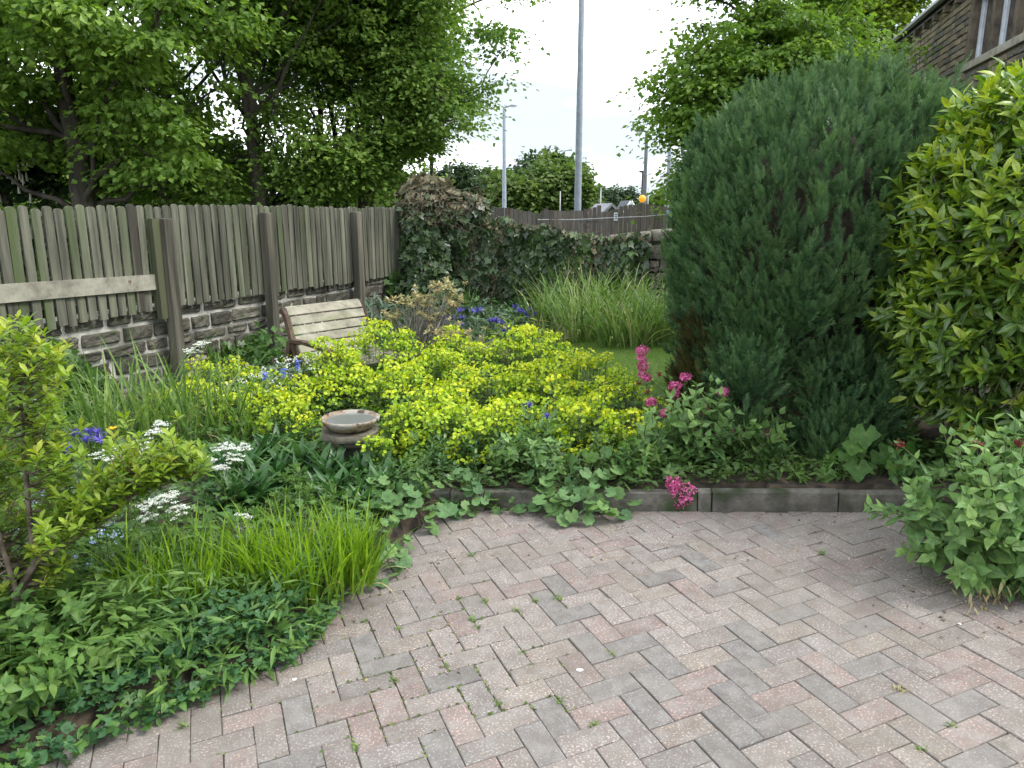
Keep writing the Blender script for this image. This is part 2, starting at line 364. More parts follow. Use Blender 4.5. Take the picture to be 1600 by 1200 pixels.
def clip(poly, a, b):
    out = []; nx, ny = -(b[1] - a[1]), b[0] - a[0]
    for i in range(len(poly)):
        p, q = poly[i], poly[(i + 1) % len(poly)]
        dp = (p[0] - a[0]) * nx + (p[1] - a[1]) * ny; dq = (q[0] - a[0]) * nx + (q[1] - a[1]) * ny
        if dp >= 0: out.append(p)
        if dp * dq < 0: t = dp / (dp - dq); out.append((p[0] + t * (q[0] - p[0]), p[1] + t * (q[1] - p[1])))
    return out
def slab_VF(P, h=.06, bev=.0022, drop=.0028):
    """block with a worn arris, from a convex outline around its centre"""
    P = np.array(P, float); c = P.mean(0); n = len(P); d = P - c; r = np.linalg.norm(d, axis=1, keepdims=True)
    inn = c + d * (1 - 1.6 * bev / r)
    V = np.vstack([np.c_[inn, np.zeros(n)], np.c_[P, np.full(n, -drop)], np.c_[P, np.full(n, -h)]])
    q = []
    for k in range(2):
        for i in range(n): j = (i + 1) % n; q.append((k * n + i, (k + 1) * n + i, (k + 1) * n + j, k * n + j))
    return V, [np.array([tuple(range(n))]), np.array(q)]
def patio():
    th, ox, oy, s0 = .38723, -.01640, 2.50313, .1
    A = np.array([math.cos(th), math.sin(th)]) * s0; B = np.array([math.sin(th), -math.cos(th)]) * s0
    O = np.array([ox, oy])
    s = Soup(); P = np.array(POLY); c = np.array([.3, 1.2]); Pe = c + (P - c) * 1.02
    s.add(np.c_[Pe, [pz(x, y) - .0075 for x, y in Pe]], np.array([tuple(range(len(Pe)))[::-1]]))
    jm = surf_mat('joint_sand', [(.05, .042, .034), (.12, .10, .08), (.17, .15, .12)], 20, bump=.5, bscale=200, objrand=0, spots=[(3, (.06, .09, .03), .56, .66)])
    pat = s.obj('patio', jm, kind='structure')
    # blocks whose colour stands out in the photograph
    slate = [(601,1038),(705,1058),(866,913),(856,945),(915,1007),(980,1003),(866,1120),(843,1163),(1021,1067),(1016,1113),(946,1067),(683,1173),(1026,900),(900,957),(705,812),(570,1013),(1164,992),(1156,1017),(1226,960),(1349,973),(1353,1040),(1296,1083),(1153,1100),(1223,1130),(1146,1137),(1439,1110),(1516,1097),(1546,1183),(465,1120),(440,1200),(1590,1050)]
    grey = [(670,843),(750,1090),(655,930),(683,947),(746,943),(1123,920),(560,1075),(640,1190),(790,1170),(1060,1170),(470,1030)]
    pink = [(996,973),(943,987),(906,1043),(720,1133),(605,1103),(640,1070),(570,1147),(716,970),(806,863),(415,1062),(1286,1043),(1226,1087),(1493,1067),(1366,1117),(1523,1143),(1093,1097),(410,1105),(385,1175),(880,820),(930,845)]
    buff = [(636,1000),(820,1083),(836,1050),(713,840),(1016,930),(1229,987),(1349,1003),(1283,1107),(1466,1163),(960,870),(1100,860),(560,975)]
    marks = [(on_patio(*p), k) for k, l in ((4, slate), (3, grey), (1, pink), (2, buff)) for p in l]
    rects = []
    for i in range(-70, 70):
        for j in range(-70, 70):
            k = (i + j) % 4
            if k == 0: rects.append((i, j, 2, 1))
            elif k == 2: rects.append((i, j, 1, 2))
    full, cut = [], []
    Pl = [tuple(p) for p in POLY]
    # the field stops a little short of the rim blocks
    for (i, j, wi, hj) in rects:
        cc = O + (i + wi / 2) * A + (j + hj / 2) * B
        if not (-4.4 < cc[0] < 3.5 and -1.7 < cc[1] < 4.3): continue
        g = .0016; cor = [O + u * A + v * B for u, v in ((i + g * 10, j + g * 10), (i + g * 10, j + hj - g * 10), (i + wi - g * 10, j + hj - g * 10), (i + wi - g * 10, j + g * 10))]
        cor = [tuple(p) for p in cor]
        ins = [bool(in_poly(*p)) for p in cor]
        if not any(ins): continue
        col = None
        for p, k in marks:
            v = p - O; a = v @ A / s0 ** 2; b = v @ B / s0 ** 2
            if i - .05 <= a <= i + wi + .05 and j - .05 <= b <= j + hj + .05: col = k; break
        if col is None: col = int(rng.choice(5, p=[.66, .14, .09, .09, .02]))
        if all(ins): full.append((cc, wi > hj, col, cor))
        else:
            poly = cor
            for k in range(len(Pl)):
                a, b = Pl[k], Pl[(k + 1) % len(Pl)]
                ab = np.array(b) - a; tt = min(1, max(0, float((cc - a) @ ab / (ab @ ab)))); 
                if np.linalg.norm(cc - a - ab * tt) > .13: continue
                # POLY runs clockwise here: keep its inside
                poly = clip(poly, b, a)
                if len(poly) < 3: break
            if len(poly) >= 3:
                q = np.array(poly); ar = .5 * abs(np.dot(q[:, 0], np.roll(q[:, 1], 1)) - np.dot(q[:, 1], np.roll(q[:, 0], 1)))
                if ar > .0009:
                    keep = [q[0]]
                    for v in q[1:]:
                        if np.linalg.norm(v - keep[-1]) > .004: keep.append(v)
                    if len(keep) >= 3: cut.append((cc, keep, col))
    ang = math.atan2(A[1], A[0])
    base = {}
    for v in range(4):
        for c_ in range(5):
            q = np.array([(-.0984, -.0484), (.0984, -.0484), (.0984, .0484), (-.0984, .0484)]) + rng.normal(0, .0008, (4, 2))
            V, Fs = slab_VF(q[::-1], bev=.0022 + .0006 * v); z = Soup(); z.add(V, [f[:, ::-1] if 0 else f for f in Fs]); base[(v, c_)] = z.mesh('paving_block', PM[c_])
    items = sorted(full, key=lambda t: (0 if (t[0][1] > 1.75 and abs(t[0][0]) < .85 * t[0][1] + .3) else 1, t[0][0] ** 2 + t[0][1] ** 2))
    rest = Soup(); n_part = 300 - len([c for c in cut if c[0][1] > 1.8][:60])
    def place(cc): return Vector((cc[0], cc[1], pz(*cc) + rng.normal(0, .0018)))
    for t_i, (cc, horiz, col, cor) in enumerate(items):
        a = ang + (0 if horiz else math.pi / 2) + (math.pi if rng.random() < .5 else 0) + rng.normal(0, .006)
        M = Matrix.Translation(place(cc)) @ TILT @ Matrix.Rotation(a, 4, 'Z') @ Matrix.Rotation(rng.normal(0, .011), 4, 'X') @ Matrix.Rotation(rng.normal(0, .007), 4, 'Y')
        me = base[(int(rng.integers(4)), col)]
        if t_i < n_part: link('paving_block', me, pat, None, M)
        else:
            co = np.empty(len(me.vertices) * 3); me.vertices.foreach_get('co', co); Mn = np.array(M); V = co.reshape(-1, 3) @ Mn[:3, :3].T + Mn[:3, 3]
            rest.add(V, [np.array([p.vertices[:]]) for p in me.polygons], None, col)
    nc = 0
    for cc, poly, col in cut:
        c = np.mean(poly, 0); q = np.array(poly) - c
        if len(q) < 3: continue
        ar = sum(q[i][0] * q[(i + 1) % len(q)][1] - q[i][1] * q[(i + 1) % len(q)][0] for i in range(len(q)))
        if ar > 0: q = q[::-1]
        V, Fs = slab_VF(q); z = Soup(); M = Matrix.Translation(place(c)) @ TILT
        if c[1] > 1.8 and nc < 60: z.add(V, Fs); link('paving_block', z.mesh('paving_block', PM[col]), pat, None, M); nc += 1
        else: Mn = np.array(M); rest.add(V @ Mn[:3, :3].T + Mn[:3, 3], Fs, None, col)
    rest.obj('far_paving_blocks', PM, pat, kind='stuff')
    # flush rim blocks laid end to end along the curved left side
    rp = [np.array((-4.2, .5)), np.array((-2.6, 1.55))] + rim
    segs = []
    for a, b in zip(rp[:-1], rp[1:]):
        n = max(1, round(np.linalg.norm(b - a) / .2))
        for k in range(n): segs.append((a + (b - a) * k / n, a + (b - a) * (k + 1) / n))
    for a, b in segs:
        d = (b - a) / np.linalg.norm(b - a); nrm_ = np.array([-d[1], d[0]]); gap = .012
        c = (a + b) / 2 + nrm_ * .066; l = np.linalg.norm(b - a) / 2 - .003
        q = [c - d * l - nrm_ * .05, c - d * l + nrm_ * .05, c + d * (l) + nrm_ * .05, c + d * l - nrm_ * .05]
        V, Fs = slab_VF(np.array(q) - c, bev=.003); z = Soup(); z.add(V, Fs)
        link('rim_block', z.mesh('rim_block', PM[int(rng.choice([0, 3, 3, 3]))]), pat, None, Matrix.Translation((c[0], c[1], pz(*c) - .004 + rng.normal(0, .003))) @ TILT @ Matrix.Rotation(rng.normal(0, .02), 4, 'X'))
patio()

# rough block used for kerbs, walls
def rough_block(l, h, d, nx=5, nz=3, amp=.006, seed=0, edge=.01):
    """a stone l long, h high, d deep; its face looks along -Y; irregular, with worn edges"""
    r = np.random.default_rng(seed); xs = np.r_[-l / 2, np.linspace(-l / 2 + edge, l / 2 - edge, nx), l / 2]; zs = np.r_[-h / 2, np.linspace(-h / 2 + edge, h / 2 - edge, nz), h / 2]
    V = []
    for i, x in enumerate(xs):
        for k, z in enumerate(zs):
            e = (i in (0, len(xs) - 1)) + (k in (0, len(zs) - 1))
            V.append((x + r.normal(0, amp * .5), -d / 2 + edge * .8 * e + (r.normal(0, amp) if e == 0 else r.normal(0, amp * .4)), z + r.normal(0, amp * .5)))
    n = len(zs); Q = []
    for i in range(len(xs) - 1):
        for k in range(n - 1): a = i * n + k; Q.append((a, a + n, a + n + 1, a + 1))
    loop = [i * n for i in range(len(xs))] + [(len(xs) - 1) * n + k for k in range(1, n)] + [i * n + n - 1 for i in range(len(xs) - 2, -1, -1)] + [k for k in range(n - 2, 0, -1)]
    b0 = len(V)
    for v in loop: x, y, z = V[v]; V.append((x, d / 2, z))
    m = len(loop)
    for i in range(m): Q.append((loop[i], b0 + i, b0 + (i + 1) % m, loop[(i + 1) % m]))
    return np.array(V), [np.array(Q), np.array([tuple(range(b0, b0 + m))])]
STONE_DARK = surf_mat('dark_gritstone', [(.036, .035, .027), (.090, .085, .068), (.155, .145, .112)], 7, bump=.8, bscale=26, objrand=.35, spots=[(2.5, (.05, .065, .028), .56, .72)])
STONE_DRY = surf_mat('drystone', [(.055, .05, .04), (.12, .108, .085), (.21, .19, .145)], 8, bump=.8, bscale=26, objrand=.35)
COPING = surf_mat('coping_stone', [(.07, .065, .055), (.15, .14, .115), (.24, .225, .18)], 9, bump=.7, bscale=30, objrand=.15, spots=[(4, (.10, .11, .06), .58, .72)])
KERBM = surf_mat('kerb_concrete', [(.06, .057, .047), (.115, .107, .09), (.175, .163, .135)], 10, bump=.6, bscale=60, objrand=.2, spots=[(4, (.035, .05, .02), .55, .68)])
MORTAR = surf_mat('pale_mortar', [(.24, .23, .20), (.39, .38, .34), (.50, .49, .44)], 9, bump=.6, bscale=50, objrand=0, spots=[(1.7, (.08, .08, .062), .54, .66)])
kb = thing('kerb_edging', 'low concrete kerb stones along the back of the paving', 'kerb', (kerbp[3][0], kerbp[3][1], pz(*kerbp[3])))
for i in range(len(kerbp) - 1):
    a, b = kerbp[i], kerbp[i + 1]; d = b - a; l = np.linalg.norm(d); c = (a + b) / 2; nn = np.array([-d[1], d[0]]) / l
    V, Fs = rough_block(l - .006, .19, .055, 7, 3, .0012, 50 + i, .006); z = Soup(); z.add(V, Fs)
    c3 = c + nn * .034
    link('kerb_stone', z.mesh('kerb_stone', KERBM), kb, None, Matrix.Translation((c3[0], c3[1], pz(*c) + .112 - .095 + rng.normal(0, .003))) @ Matrix.Rotation(math.atan2(d[1], d[0]), 4, 'Z') @ Matrix.Rotation(-GX * d[0] / l, 4, 'Y') @ Matrix.Rotation(rng.normal(.03, .02), 4, 'X'))

# ------------------------------------------------------------------ the fence line on the left: wall, boards, posts
FA = R(23); FM = 5.7
FU = np.array([math.sin(FA), math.cos(FA)]); FN = np.array([math.cos(FA), -math.sin(FA)])    # along, and towards the garden
def fl(s, off=0.0): return -FM * FN + s * FU + off * FN
def s_at(px, off=0.0):
    k = (px - 800) / 1211.0; M_ = FM - off
    # X = -M cosA + s sinA ; Y = M sinA + s cosA ; X = kY
    return M_ * (math.cos(FA) + k * math.sin(FA)) / (math.sin(FA) - k * math.cos(FA)) if abs(math.sin(FA) - k * math.cos(FA)) > 1e-6 else 0
FROT = math.atan2(FU[1], FU[0])                 # local +X along the fence, local -Y faces the garden
FS0, FS1 = 1.6, 10.35
def wall_fence():
    # boards bottom at z .78, wall top about .80
    wl = thing('stone_retaining_wall', 'dark stone retaining wall with pale mortar joints under the wooden fence', 'wall', (*fl(6, -.06), .0))
    V, Q = box_VF(FS0 - .3, FS1 + .8, -.30, -.0665, -.4, .80); z = Soup(); W = np.array([np.r_[fl(v[0], v[1]), v[2]] for v in V])
    z.add(W, Q); z.obj('mortar', MORTAR, wl)
    hs = [.13, .15, .12, .16, .13, .15, .14]; z0 = .80; rr = np.random.default_rng(5); allst = []
    for ci, h in enumerate(hs):
        s = FS0 - rr.uniform(0, .3)
        while s < FS1 + .5:
            l = rr.uniform(.18, .52); allst.append((s + l / 2, z0 - h / 2, l, h)); s += l
        z0 -= h
    meshes = {}
    for n_, (s, zc, l, h) in enumerate(sorted(allst, key=lambda t: t[0])):
        if zc < -.02 and s < 3: continue
        k = n_ % 9
        if k not in meshes: V, Fs = rough_block(.36, .14, .10, 5, 3, .0065, 80 + k, .016); q = Soup(); q.add(V / [.36, .10, .14], Fs); meshes[k] = q.mesh('stone', STONE_DARK)
        gap = rr.uniform(.026, .048) if s < s_at(560) else rr.uniform(.008, .02)
        p = fl(s, -.108 + rr.normal(.0, .006))
        M = Matrix.Translation((p[0], p[1], zc)) @ Matrix.Rotation(FROT, 4, 'Z') @ Matrix.Rotation(rr.normal(0, .018), 4, 'Y') @ Matrix.Diagonal((l - gap, .13, h - gap * 1.05, 1))
        link('stone', meshes[k], wl, None, M)
    # boards
    wood = surf_mat('weathered_board', [(.036, .036, .027), (.105, .106, .080), (.185, .185, .138)], 14, stretch=(1, 1, .07), bump=.55, bscale=60, objrand=.28, spots=[(2.2, (.085, .115, .045), .50, .70), (5, (.05, .045, .035), .60, .72)])
    postm = surf_mat('weathered_post', [(.035, .033, .026), (.085, .08, .062), (.15, .138, .105)], 12, stretch=(1, 1, .06), bump=.6, bscale=50, objrand=.2, spots=[(1.5, (.10, .11, .055), .55, .7)])
    newm = surf_mat('pale_plank', [(.15, .143, .115), (.235, .225, .18), (.30, .288, .235)], 9, stretch=(.08, 1, 1), bump=.3, bscale=50, objrand=.1, spots=[(7, (.12, .08, .05), .68, .74)])
    fe = thing('board_fence', 'long weathered green grey board fence with rounded tops above the stone wall', 'fence', (*fl(6), .78))
    bms = []
    for v in range(6):
        w_ = .0392 + rng.normal(0, .0015); t = np.linspace(0, math.pi, 7); top = [(w_ * math.cos(a), -w_ * .75 + w_ * .75 * math.sin(a) ** .8) for a in t]
        prof = np.array([(-w_, -.94), (w_, -.94)] + top, float); prof[:, 0] += rng.normal(0, .0012, len(prof)); n = len(prof); th = .009
        V = np.vstack([np.c_[prof[:, 0], np.full(n, -th), prof[:, 1]], np.c_[prof[:, 0], np.full(n, th), prof[:, 1]]])
        q = Soup(); q.add(V, [np.array([tuple(range(n))]), np.array([tuple(range(2 * n - 1, n - 1, -1))]), np.array([(i, n + i, n + (i + 1) % n, (i + 1) % n) for i in range(n)])]); bms.append(q.mesh('board', wood))
    s = 2.6; k = 0
    while s < FS1:
        gap_post = min(abs(s - s_at(p, .07)) for p in (255, 414, 556))
        p = fl(s, 0); hz = 1.715 + .012 * math.sin(s * 1.3) + rng.normal(0, .007) + (rng.normal(0, .01) if rng.random() < .15 else 0)
        M = Matrix.Translation((p[0], p[1], hz)) @ Matrix.Rotation(FROT + rng.normal(0, .02), 4, 'Z') @ Matrix.Rotation(rng.normal(0, .004), 4, 'Y') @ Matrix.Rotation(rng.normal(0, .006), 4, 'X')
        link('board', bms[int(rng.integers(6))], fe, None, M); s += .0965 + rng.normal(0, .002); k += 1
    for zz in (.95, 1.50):
        V, Q = box_VF(2.5, FS1, -.055, -.012, zz - .04, zz + .04); W = np.array([np.r_[fl(v[0], v[1]), v[2]] for v in V]); q = Soup(); q.add(W, Q); q.obj('rail', postm, fe)
    def bar(name, m, s0, s1, o0, o1, z0, z1, lean=0):
        V, Q = box_VF(s0, s1, o0, o1, z0, z1); V = V + rng.normal(0, .002, V.shape); W = np.array([np.r_[fl(v[0] + lean * (v[2] - z0), v[1]), v[2]] for v in V])
        q = Soup(); q.add(W, Q); o = q.obj(name, m, fe); return o
    for px, wd, top, z0 in ((256, .10, 1.60, -.02), (415, .10, 1.645, .0), (557, .11, 1.645, .0)):
        s = s_at(px, .08)
        o = bar('post', postm, s - wd / 2, s + wd / 2, .024, .125, z0, top)
        md = o.modifiers.new('arris', 'BEVEL'); md.width = .006; md.segments = 2
    for px in (240,): s = s_at(px, .05); bar('post', postm, s - .05, s + .03, .014, .02 + .05, .70, 1.60)
    # pale plank nailed across the boards
    s1 = s_at(246, .05); o = bar('plank', newm, 2.6, s1, .012, .034, .965, 1.10); o['label'] = 'newer pale plank nailed level across the boards'
    for v in o.data.vertices: v.co.z += .07 * (s1 - 2.6 - (v.co.y - 4.6)) / (s1 - 2.6)
wall_fence()

# ------------------------------------------------------------------ dry stone boundary wall at the back
BW0, BW1 = np.array([-1.75, 11.35]), np.array([4.6, 10.7])
BD = (BW1 - BW0) / np.linalg.norm(BW1 - BW0); BN = np.array([BD[1], -BD[0]]); BL = np.linalg.norm(BW1 - BW0)
def bw(s, off=0): return BW0 + s * BD + off * BN
def bw_top(s): return .95 + .108 * s
def back_wall():
    wl = thing('dry_stone_wall', 'dry stone boundary wall with flat coping behind the tall grasses', 'wall', (*bw(3), .2))
    z = Soup(); V, Q = box_VF(0, BL, -.35, -.07, -.1, 1); W = np.array([np.r_[bw(v[0], v[1]), (bw_top(v[0]) - .15 if v[2] > .5 else -.1)] for v in V]); z.add(W, Q)
    z.obj('wall_core', surf_mat('dark_rubble', [(.01, .01, .008), (.03, .028, .022)], 8, objrand=0), wl)
    rr = np.random.default_rng(11); mesh = []
    for k in range(9): V, Fs = rough_block(.25, .07, .2, 4, 2, .009, 200 + k, .014); q = Soup(); q.add(V / [.25, .2, .07], Fs); mesh.append(q.mesh('stone', STONE_DRY))
    rot = math.atan2(BD[1], BD[0]); st = []
    s_vis = 2.7
    zz = .0; row = 0
    while zz < 1.25:
        h = rr.uniform(.06, .12); s = rr.uniform(-.1, .1)
        while s < BL:
            l = rr.uniform(.10, .27); top = bw_top(s) - .16
            if zz + h * .6 < top: st.append((s + l / 2, zz + h / 2 + .108 * (s - 3) * (zz / 1.2), l, h))
            s += l
        zz += h
    st = sorted(st, key=lambda t: (0 if t[0] > s_vis else 1, abs(t[0] - 3.6))); rest = Soup()
    for i, (s, zc, l, h) in enumerate(st):
        p = bw(s, -.10 + rr.normal(0, .010)); M = Matrix.Translation((p[0], p[1], zc)) @ Matrix.Rotation(rot + rr.normal(0, .04), 4, 'Z') @ Matrix.Rotation(rr.normal(0, .035), 4, 'Y') @ Matrix.Diagonal((l - .012, .22, h - .012, 1))
        me = mesh[i % 9]
        if i < 290: link('stone', me, wl, None, M)
        else:
            co = np.empty(len(me.vertices) * 3); me.vertices.foreach_get('co', co); Mn = np.array(M)
            V = co.reshape(-1, 3) @ Mn[:3, :3].T + Mn[:3, 3]; rest.add(V, [np.array([q.vertices[:]]) for q in me.polygons])
    rest.obj('far_stones', STONE_DRY, wl, kind='stuff')
    s = 0
    while s < BL:
        l = rr.uniform(.45, .8); p = bw(s + l / 2, -.13); V, Fs = rough_block(l - .012, .15, .42, 6, 3, .006, int(s * 50), .03); q = Soup(); q.add(V, Fs)
        link('coping_stone', q.mesh('coping_stone', COPING, True), wl, None, Matrix.Translation((p[0], p[1], bw_top(s + l / 2) - .07 + rr.normal(0, .006))) @ Matrix.Rotation(rot, 4, 'Z') @ Matrix.Rotation(-.108 + rr.normal(0, .01), 4, 'Y'))
        s += l
back_wall()

# ================================================================== BEYOND THE GARDEN
BARK = surf_mat('bark', [(.035, .030, .024), (.075, .065, .052), (.12, .105, .085)], 5, stretch=(1, 1, .25), bump=.9, bscale=18, objrand=.15, spots=[(1.2, (.05, .07, .03), .55, .7)], seedrand=False)
BARKD = surf_mat('dark_bark', [(.014, .012, .010), (.034, .029, .023), (.06, .052, .04)], 6, stretch=(1, 1, .25), bump=.8, bscale=20, objrand=.15)
TLEAF = T_leaf([.02, .42, .5, .28, .02], fold=.25, curl=.25)
TSIMPLE = (np.array([(0, 0, 0), (-.44, .42, .12), (0, 1, -.1), (.44, .42, .12)], float), [np.array([(0, 2, 1), (0, 3, 2)])], np.array([(0, 0, 0), (0, 1, .4), (0, .5, 1), (0, 1, .4)], float))
def limb(a, b, sag, n=6):
    t = np.linspace(0, 1, n)[:, None]; p = a + (b - a) * t; p[:, 2] += sag * np.sin(math.pi * t[:, 0]); p[1:-1] += rng.normal(0, .04, (n - 2, 3)) * np.linalg.norm(b - a) * .4; return p
def tree(name, label, X, Y, trunk, r0, crown, ncl, nleaf, lsize, lmat, clr=.75, flat=.4, nlimb=12, bark=None, group=None, keep=None, gap=-.2, seed=1, cat='tree', droop=.3, thr=None):
    """trunk: polyline of the trunk; crown: ellipsoids (cx,cy,cz,rx,ry,rz)"""
    bark = bark or BARK
    t = thing(name, label, cat, (X, Y, trunk[0][2]), group)
    r = np.random.default_rng(seed)
    tr = Soup(); trunk = np.array(trunk, float); k = len(trunk)
    u = np.linspace(0, 1, k * 4); ti = np.linspace(0, 1, k); tp = np.stack([np.interp(u, ti, trunk[:, i]) for i in range(3)], 1); tp[1:, :2] += r.normal(0, .02, (len(tp) - 1, 2))
    tube(tr, tp, r0 * (1 - .75 * u ** .9) * (1 + .35 * np.exp(-u * 30)), 10); tr.obj('trunk', bark, t, True)
    vol = np.array([c[3] * c[4] * c[5] for c in crown]); pr = vol ** .75 / (vol ** .75).sum(); C = []
    while len(C) < ncl:
        c = crown[r.choice(len(crown), p=pr)]; d = r.normal(0, 1, 3); d /= np.linalg.norm(d); q = r.random() ** .42
        p = np.array(c[:3]) + d * q * np.array(c[3:])
        if wob(p[None], .9, seed + 5)[0] < gap: continue
        if keep is not None and not keep(p): continue
        C.append(p)
    C = np.array(C)
    # limbs reach out to spread-out cluster centres, twigs to the rest
    br = Soup(); idx = [int(r.integers(len(C)))]; dm = np.full(len(C), 9e9)
    for _ in range(nlimb - 1): dm = np.minimum(dm, np.linalg.norm(C - C[idx[-1]], axis=1)); idx.append(int(np.argmax(dm)))
    nodes = []
    for i in idx:
        z = trunk[0][2] + (C[i][2] - trunk[0][2]) * r.uniform(.45, .8); z = min(max(z, tp[3][2]), tp[-1][2]); a = tp[np.argmin(abs(tp[:, 2] - z))]
        P = limb(a, C[i], -.15 + r.uniform(0, .5), 8); rb = r0 * .30
        tube(br, P, np.linspace(rb, rb * .2, 8), 5); nodes.append(P[2:])
    nodes = np.concatenate(nodes)
    for i in range(0, len(C), 1 if len(C) < 400 else 2):
        j = np.argmin(np.linalg.norm(nodes - C[i], axis=1)); P = limb(nodes[j], C[i], r.uniform(-.1, .2), 4); tube(br, P, np.linspace(r0 * .075 + .006, .005, 4), 3, cap=False)
    br.obj('branches', bark, t, True)
    n = int(nleaf * 1.7); base = np.repeat(C, n, 0); rad = np.repeat(r.uniform(.55, 1.2, len(C)) * clr, n)[:, None]
    off = r.normal(0, 1, (len(base), 3)) * [.5, .5, .5 * flat]; off[:, 2] -= .25 * (off[:, 0] ** 2 + off[:, 1] ** 2)
    P = base + off * rad
    d = nrm(off * [1, 1, .2] + r.normal(0, .35, off.shape) + [0, 0, -droop]); nn = nrm(r.normal(0, .38, off.shape) + [0, 0, 1])
    n_ = 0; tone = np.clip(np.repeat(r.normal(.5, .16, len(C)), n) + r.normal(0, .14, len(P)), .01, .99)
    s = Soup(); s.inst(TSIMPLE, P, basis(d, nn), r.uniform(.7, 1.25, len(P)) * lsize, tone); s.obj('crown', lmat, t)
    return t
LSYC = leaf_mat('sycamore_leaf', [(.085, .165, .030), (.150, .255, .042), (.23, .34, .06)], .5, .42)
LBEE = leaf_mat('beech_leaf', [(.088, .165, .034), (.155, .255, .05), (.23, .335, .07)], .5, .42)
LYEL = leaf_mat('young_maple_leaf', [(.065, .11, .015), (.12, .18, .022), (.17, .235, .03)], .5, .45)
LDRK = leaf_mat('chestnut_leaf', [(.012, .028, .010), (.026, .05, .016), (.05, .085, .022)], .55, .3)
LFAR = leaf_mat('far_leaf', [(.045, .085, .020), (.085, .14, .028), (.13, .19, .038)], .6, .35)
LFARD = leaf_mat('far_dark_leaf', [(.022, .045, .02), (.04, .072, .03), (.06, .10, .035)], .6, .3)
def gx(px, Y): return (px - 800) / 1211.0 * Y
def zat(py, Y): return float(at(800, py, Y)[2])
LZ = .55
def straight(px0, px1, Y, ztop, n=5): return [(gx(px0 + (px1 - px0) * k / (n - 1), Y), Y, LZ - .1 + (ztop - LZ) * k / (n - 1)) for k in range(n)]
tree('sycamore_tree', 'big sycamore with a thick grey trunk rising behind the left end of the fence', gx(135, 13.5), 13.5, straight(140, 108, 13.5, 8), .215,
     [(gx(60, 13), 13, 5.6, 3.2, 2.4, 2.9), (gx(250, 13), 12.8, 4.7, 1.9, 2.0, 1.6), (gx(10, 13), 13, 3.3, 1.6, 1.8, .9), (gx(230, 12.5), 13.5, 2.8, 1.7, 1.3, .75), (gx(60, 13), 13.5, 2.7, 1.2, 1.3, .6)], 400, 66, .115, LSYC, nlimb=22, gap=-.12, seed=3, droop=.5, flat=.28, clr=.62, keep=lambda p: not (abs(800 + 1211 * p[0] / p[1] - 128) < 40 and p[2] < 4.0 and p[1] < 13.9))
tree('tall_tree', 'slim tree trunk half hidden in leaves between the thick trunk and the forked one', gx(262, 16), 16, straight(263, 258, 16, 8), .15,
     [(gx(255, 16), 16, 6.4, 1.9, 1.9, 2.0), (gx(205, 16), 16.5, 3.3, 1.7, 1.5, 1.5), (gx(400, 16), 16, 6.0, 1.7, 1.7, 1.5), (gx(300, 16), 16.5, 2.6, 1.6, 1.2, .6)], 230, 62, .12, LSYC, nlimb=12, gap=-.05, seed=5, clr=.62, keep=lambda p: not (abs(800 + 1211 * p[0] / p[1] - 262) < 22 and p[2] < 4.4 and p[1] < 16.4))
t3 = straight(402, 405, 15, 4.6, 4) + [(gx(425, 15), 15, 6.2), (gx(440, 15), 15, 8.2)]
tree('forked_tree', 'tall tree forking near the top of the view with open leafy branches', gx(402, 15), 15, t3, .17,
     [(gx(440, 15), 15, 6.4, 2.6, 2.0, 2.4), (gx(470, 15), 15.5, 2.9, 1.3, 1.3, 1.1), (gx(370, 15), 15, 2.4, 1.3, 1.0, .7), (gx(420, 15), 15.3, 4.2, 1.0, 1.1, 1.0)], 230, 60, .105, LBEE, nlimb=18, gap=.0, seed=8, clr=.62, keep=lambda p: not (abs(800 + 1211 * p[0] / p[1] - 405) < 26 and p[2] < 5 and p[1] < 15.4))
for k, (px, px1) in enumerate(((512, 505), (538, 560), (525, 530))):
    tree('dark_stem_tree', ['leftmost of three slim dark stems standing behind the fence', 'rightmost of three slim dark stems, leaning right, behind the fence', 'middle one of three slim dark stems behind the fence'][k],
         gx(px, 17), 17 + k * .4, straight(px, px1, 17 + k * .4, 7.5), .095, [(gx(px + 10 - 40 * (k == 0) + 60 * (k == 1), 17), 17.5, 5.6 + k * .3, 1.9, 1.6, 2.3), (gx(px, 17), 17.5, 2.5, .9, .9, .7)], 90, 66, .115, LBEE, nlimb=7, bark=BARKD, group='slim dark stems behind the fence', seed=20 + k, gap=-.4)
tree('beech_tree', 'broad spreading tree whose pale green crown ends against the white sky', gx(600, 16.5), 16.5, straight(560, 600, 17.5, 7.5), .16,
     [(gx(625, 16.5), 16.5, 5.3, 1.9, 1.8, 2.0), (gx(695, 16.5), 16.3, 4.75, 1.5, 1.5, 1.25), (gx(715, 16.5), 16.3, 6.0, 1.5, 1.5, 1.1), (gx(640, 16), 16.2, 3.7, 1.25, 1.2, .85), (gx(560, 16.5), 16.5, 7.0, 2.6, 2.0, 1.6), (gx(590, 16.5), 16.8, 2.9, 1.0, 1.0, .8)], 640, 60, .10, LBEE, nlimb=26, gap=-.22, seed=31, clr=.58, flat=.32)
tree('chestnut_tree', 'dark horse chestnut with pale flower spikes, lowest at the far left behind the fence', gx(20, 15.5), 15.5, straight(15, 10, 15.5, 3.4), .14,
     [(gx(15, 15.5), 15.5, 2.7, 1.3, 1.0, .85), (gx(-60, 15.5), 15.5, 3.6, 1.3, 1.0, 1.5)], 90, 90, .16, LDRK, nlimb=8, bark=BARKD, gap=-.9, seed=41)
s = Soup()   # flower spikes of the chestnut
for _ in range(26):
    p = np.array([gx(rng.uniform(-5, 75), 14.6), 14.55 + rng.normal(0, .1), zat(rng.uniform(255, 318), 14.6)]); tube(s, [p, p + [0, 0, .09], p + [0, 0, .17]], [.028, .022, .006], 5)
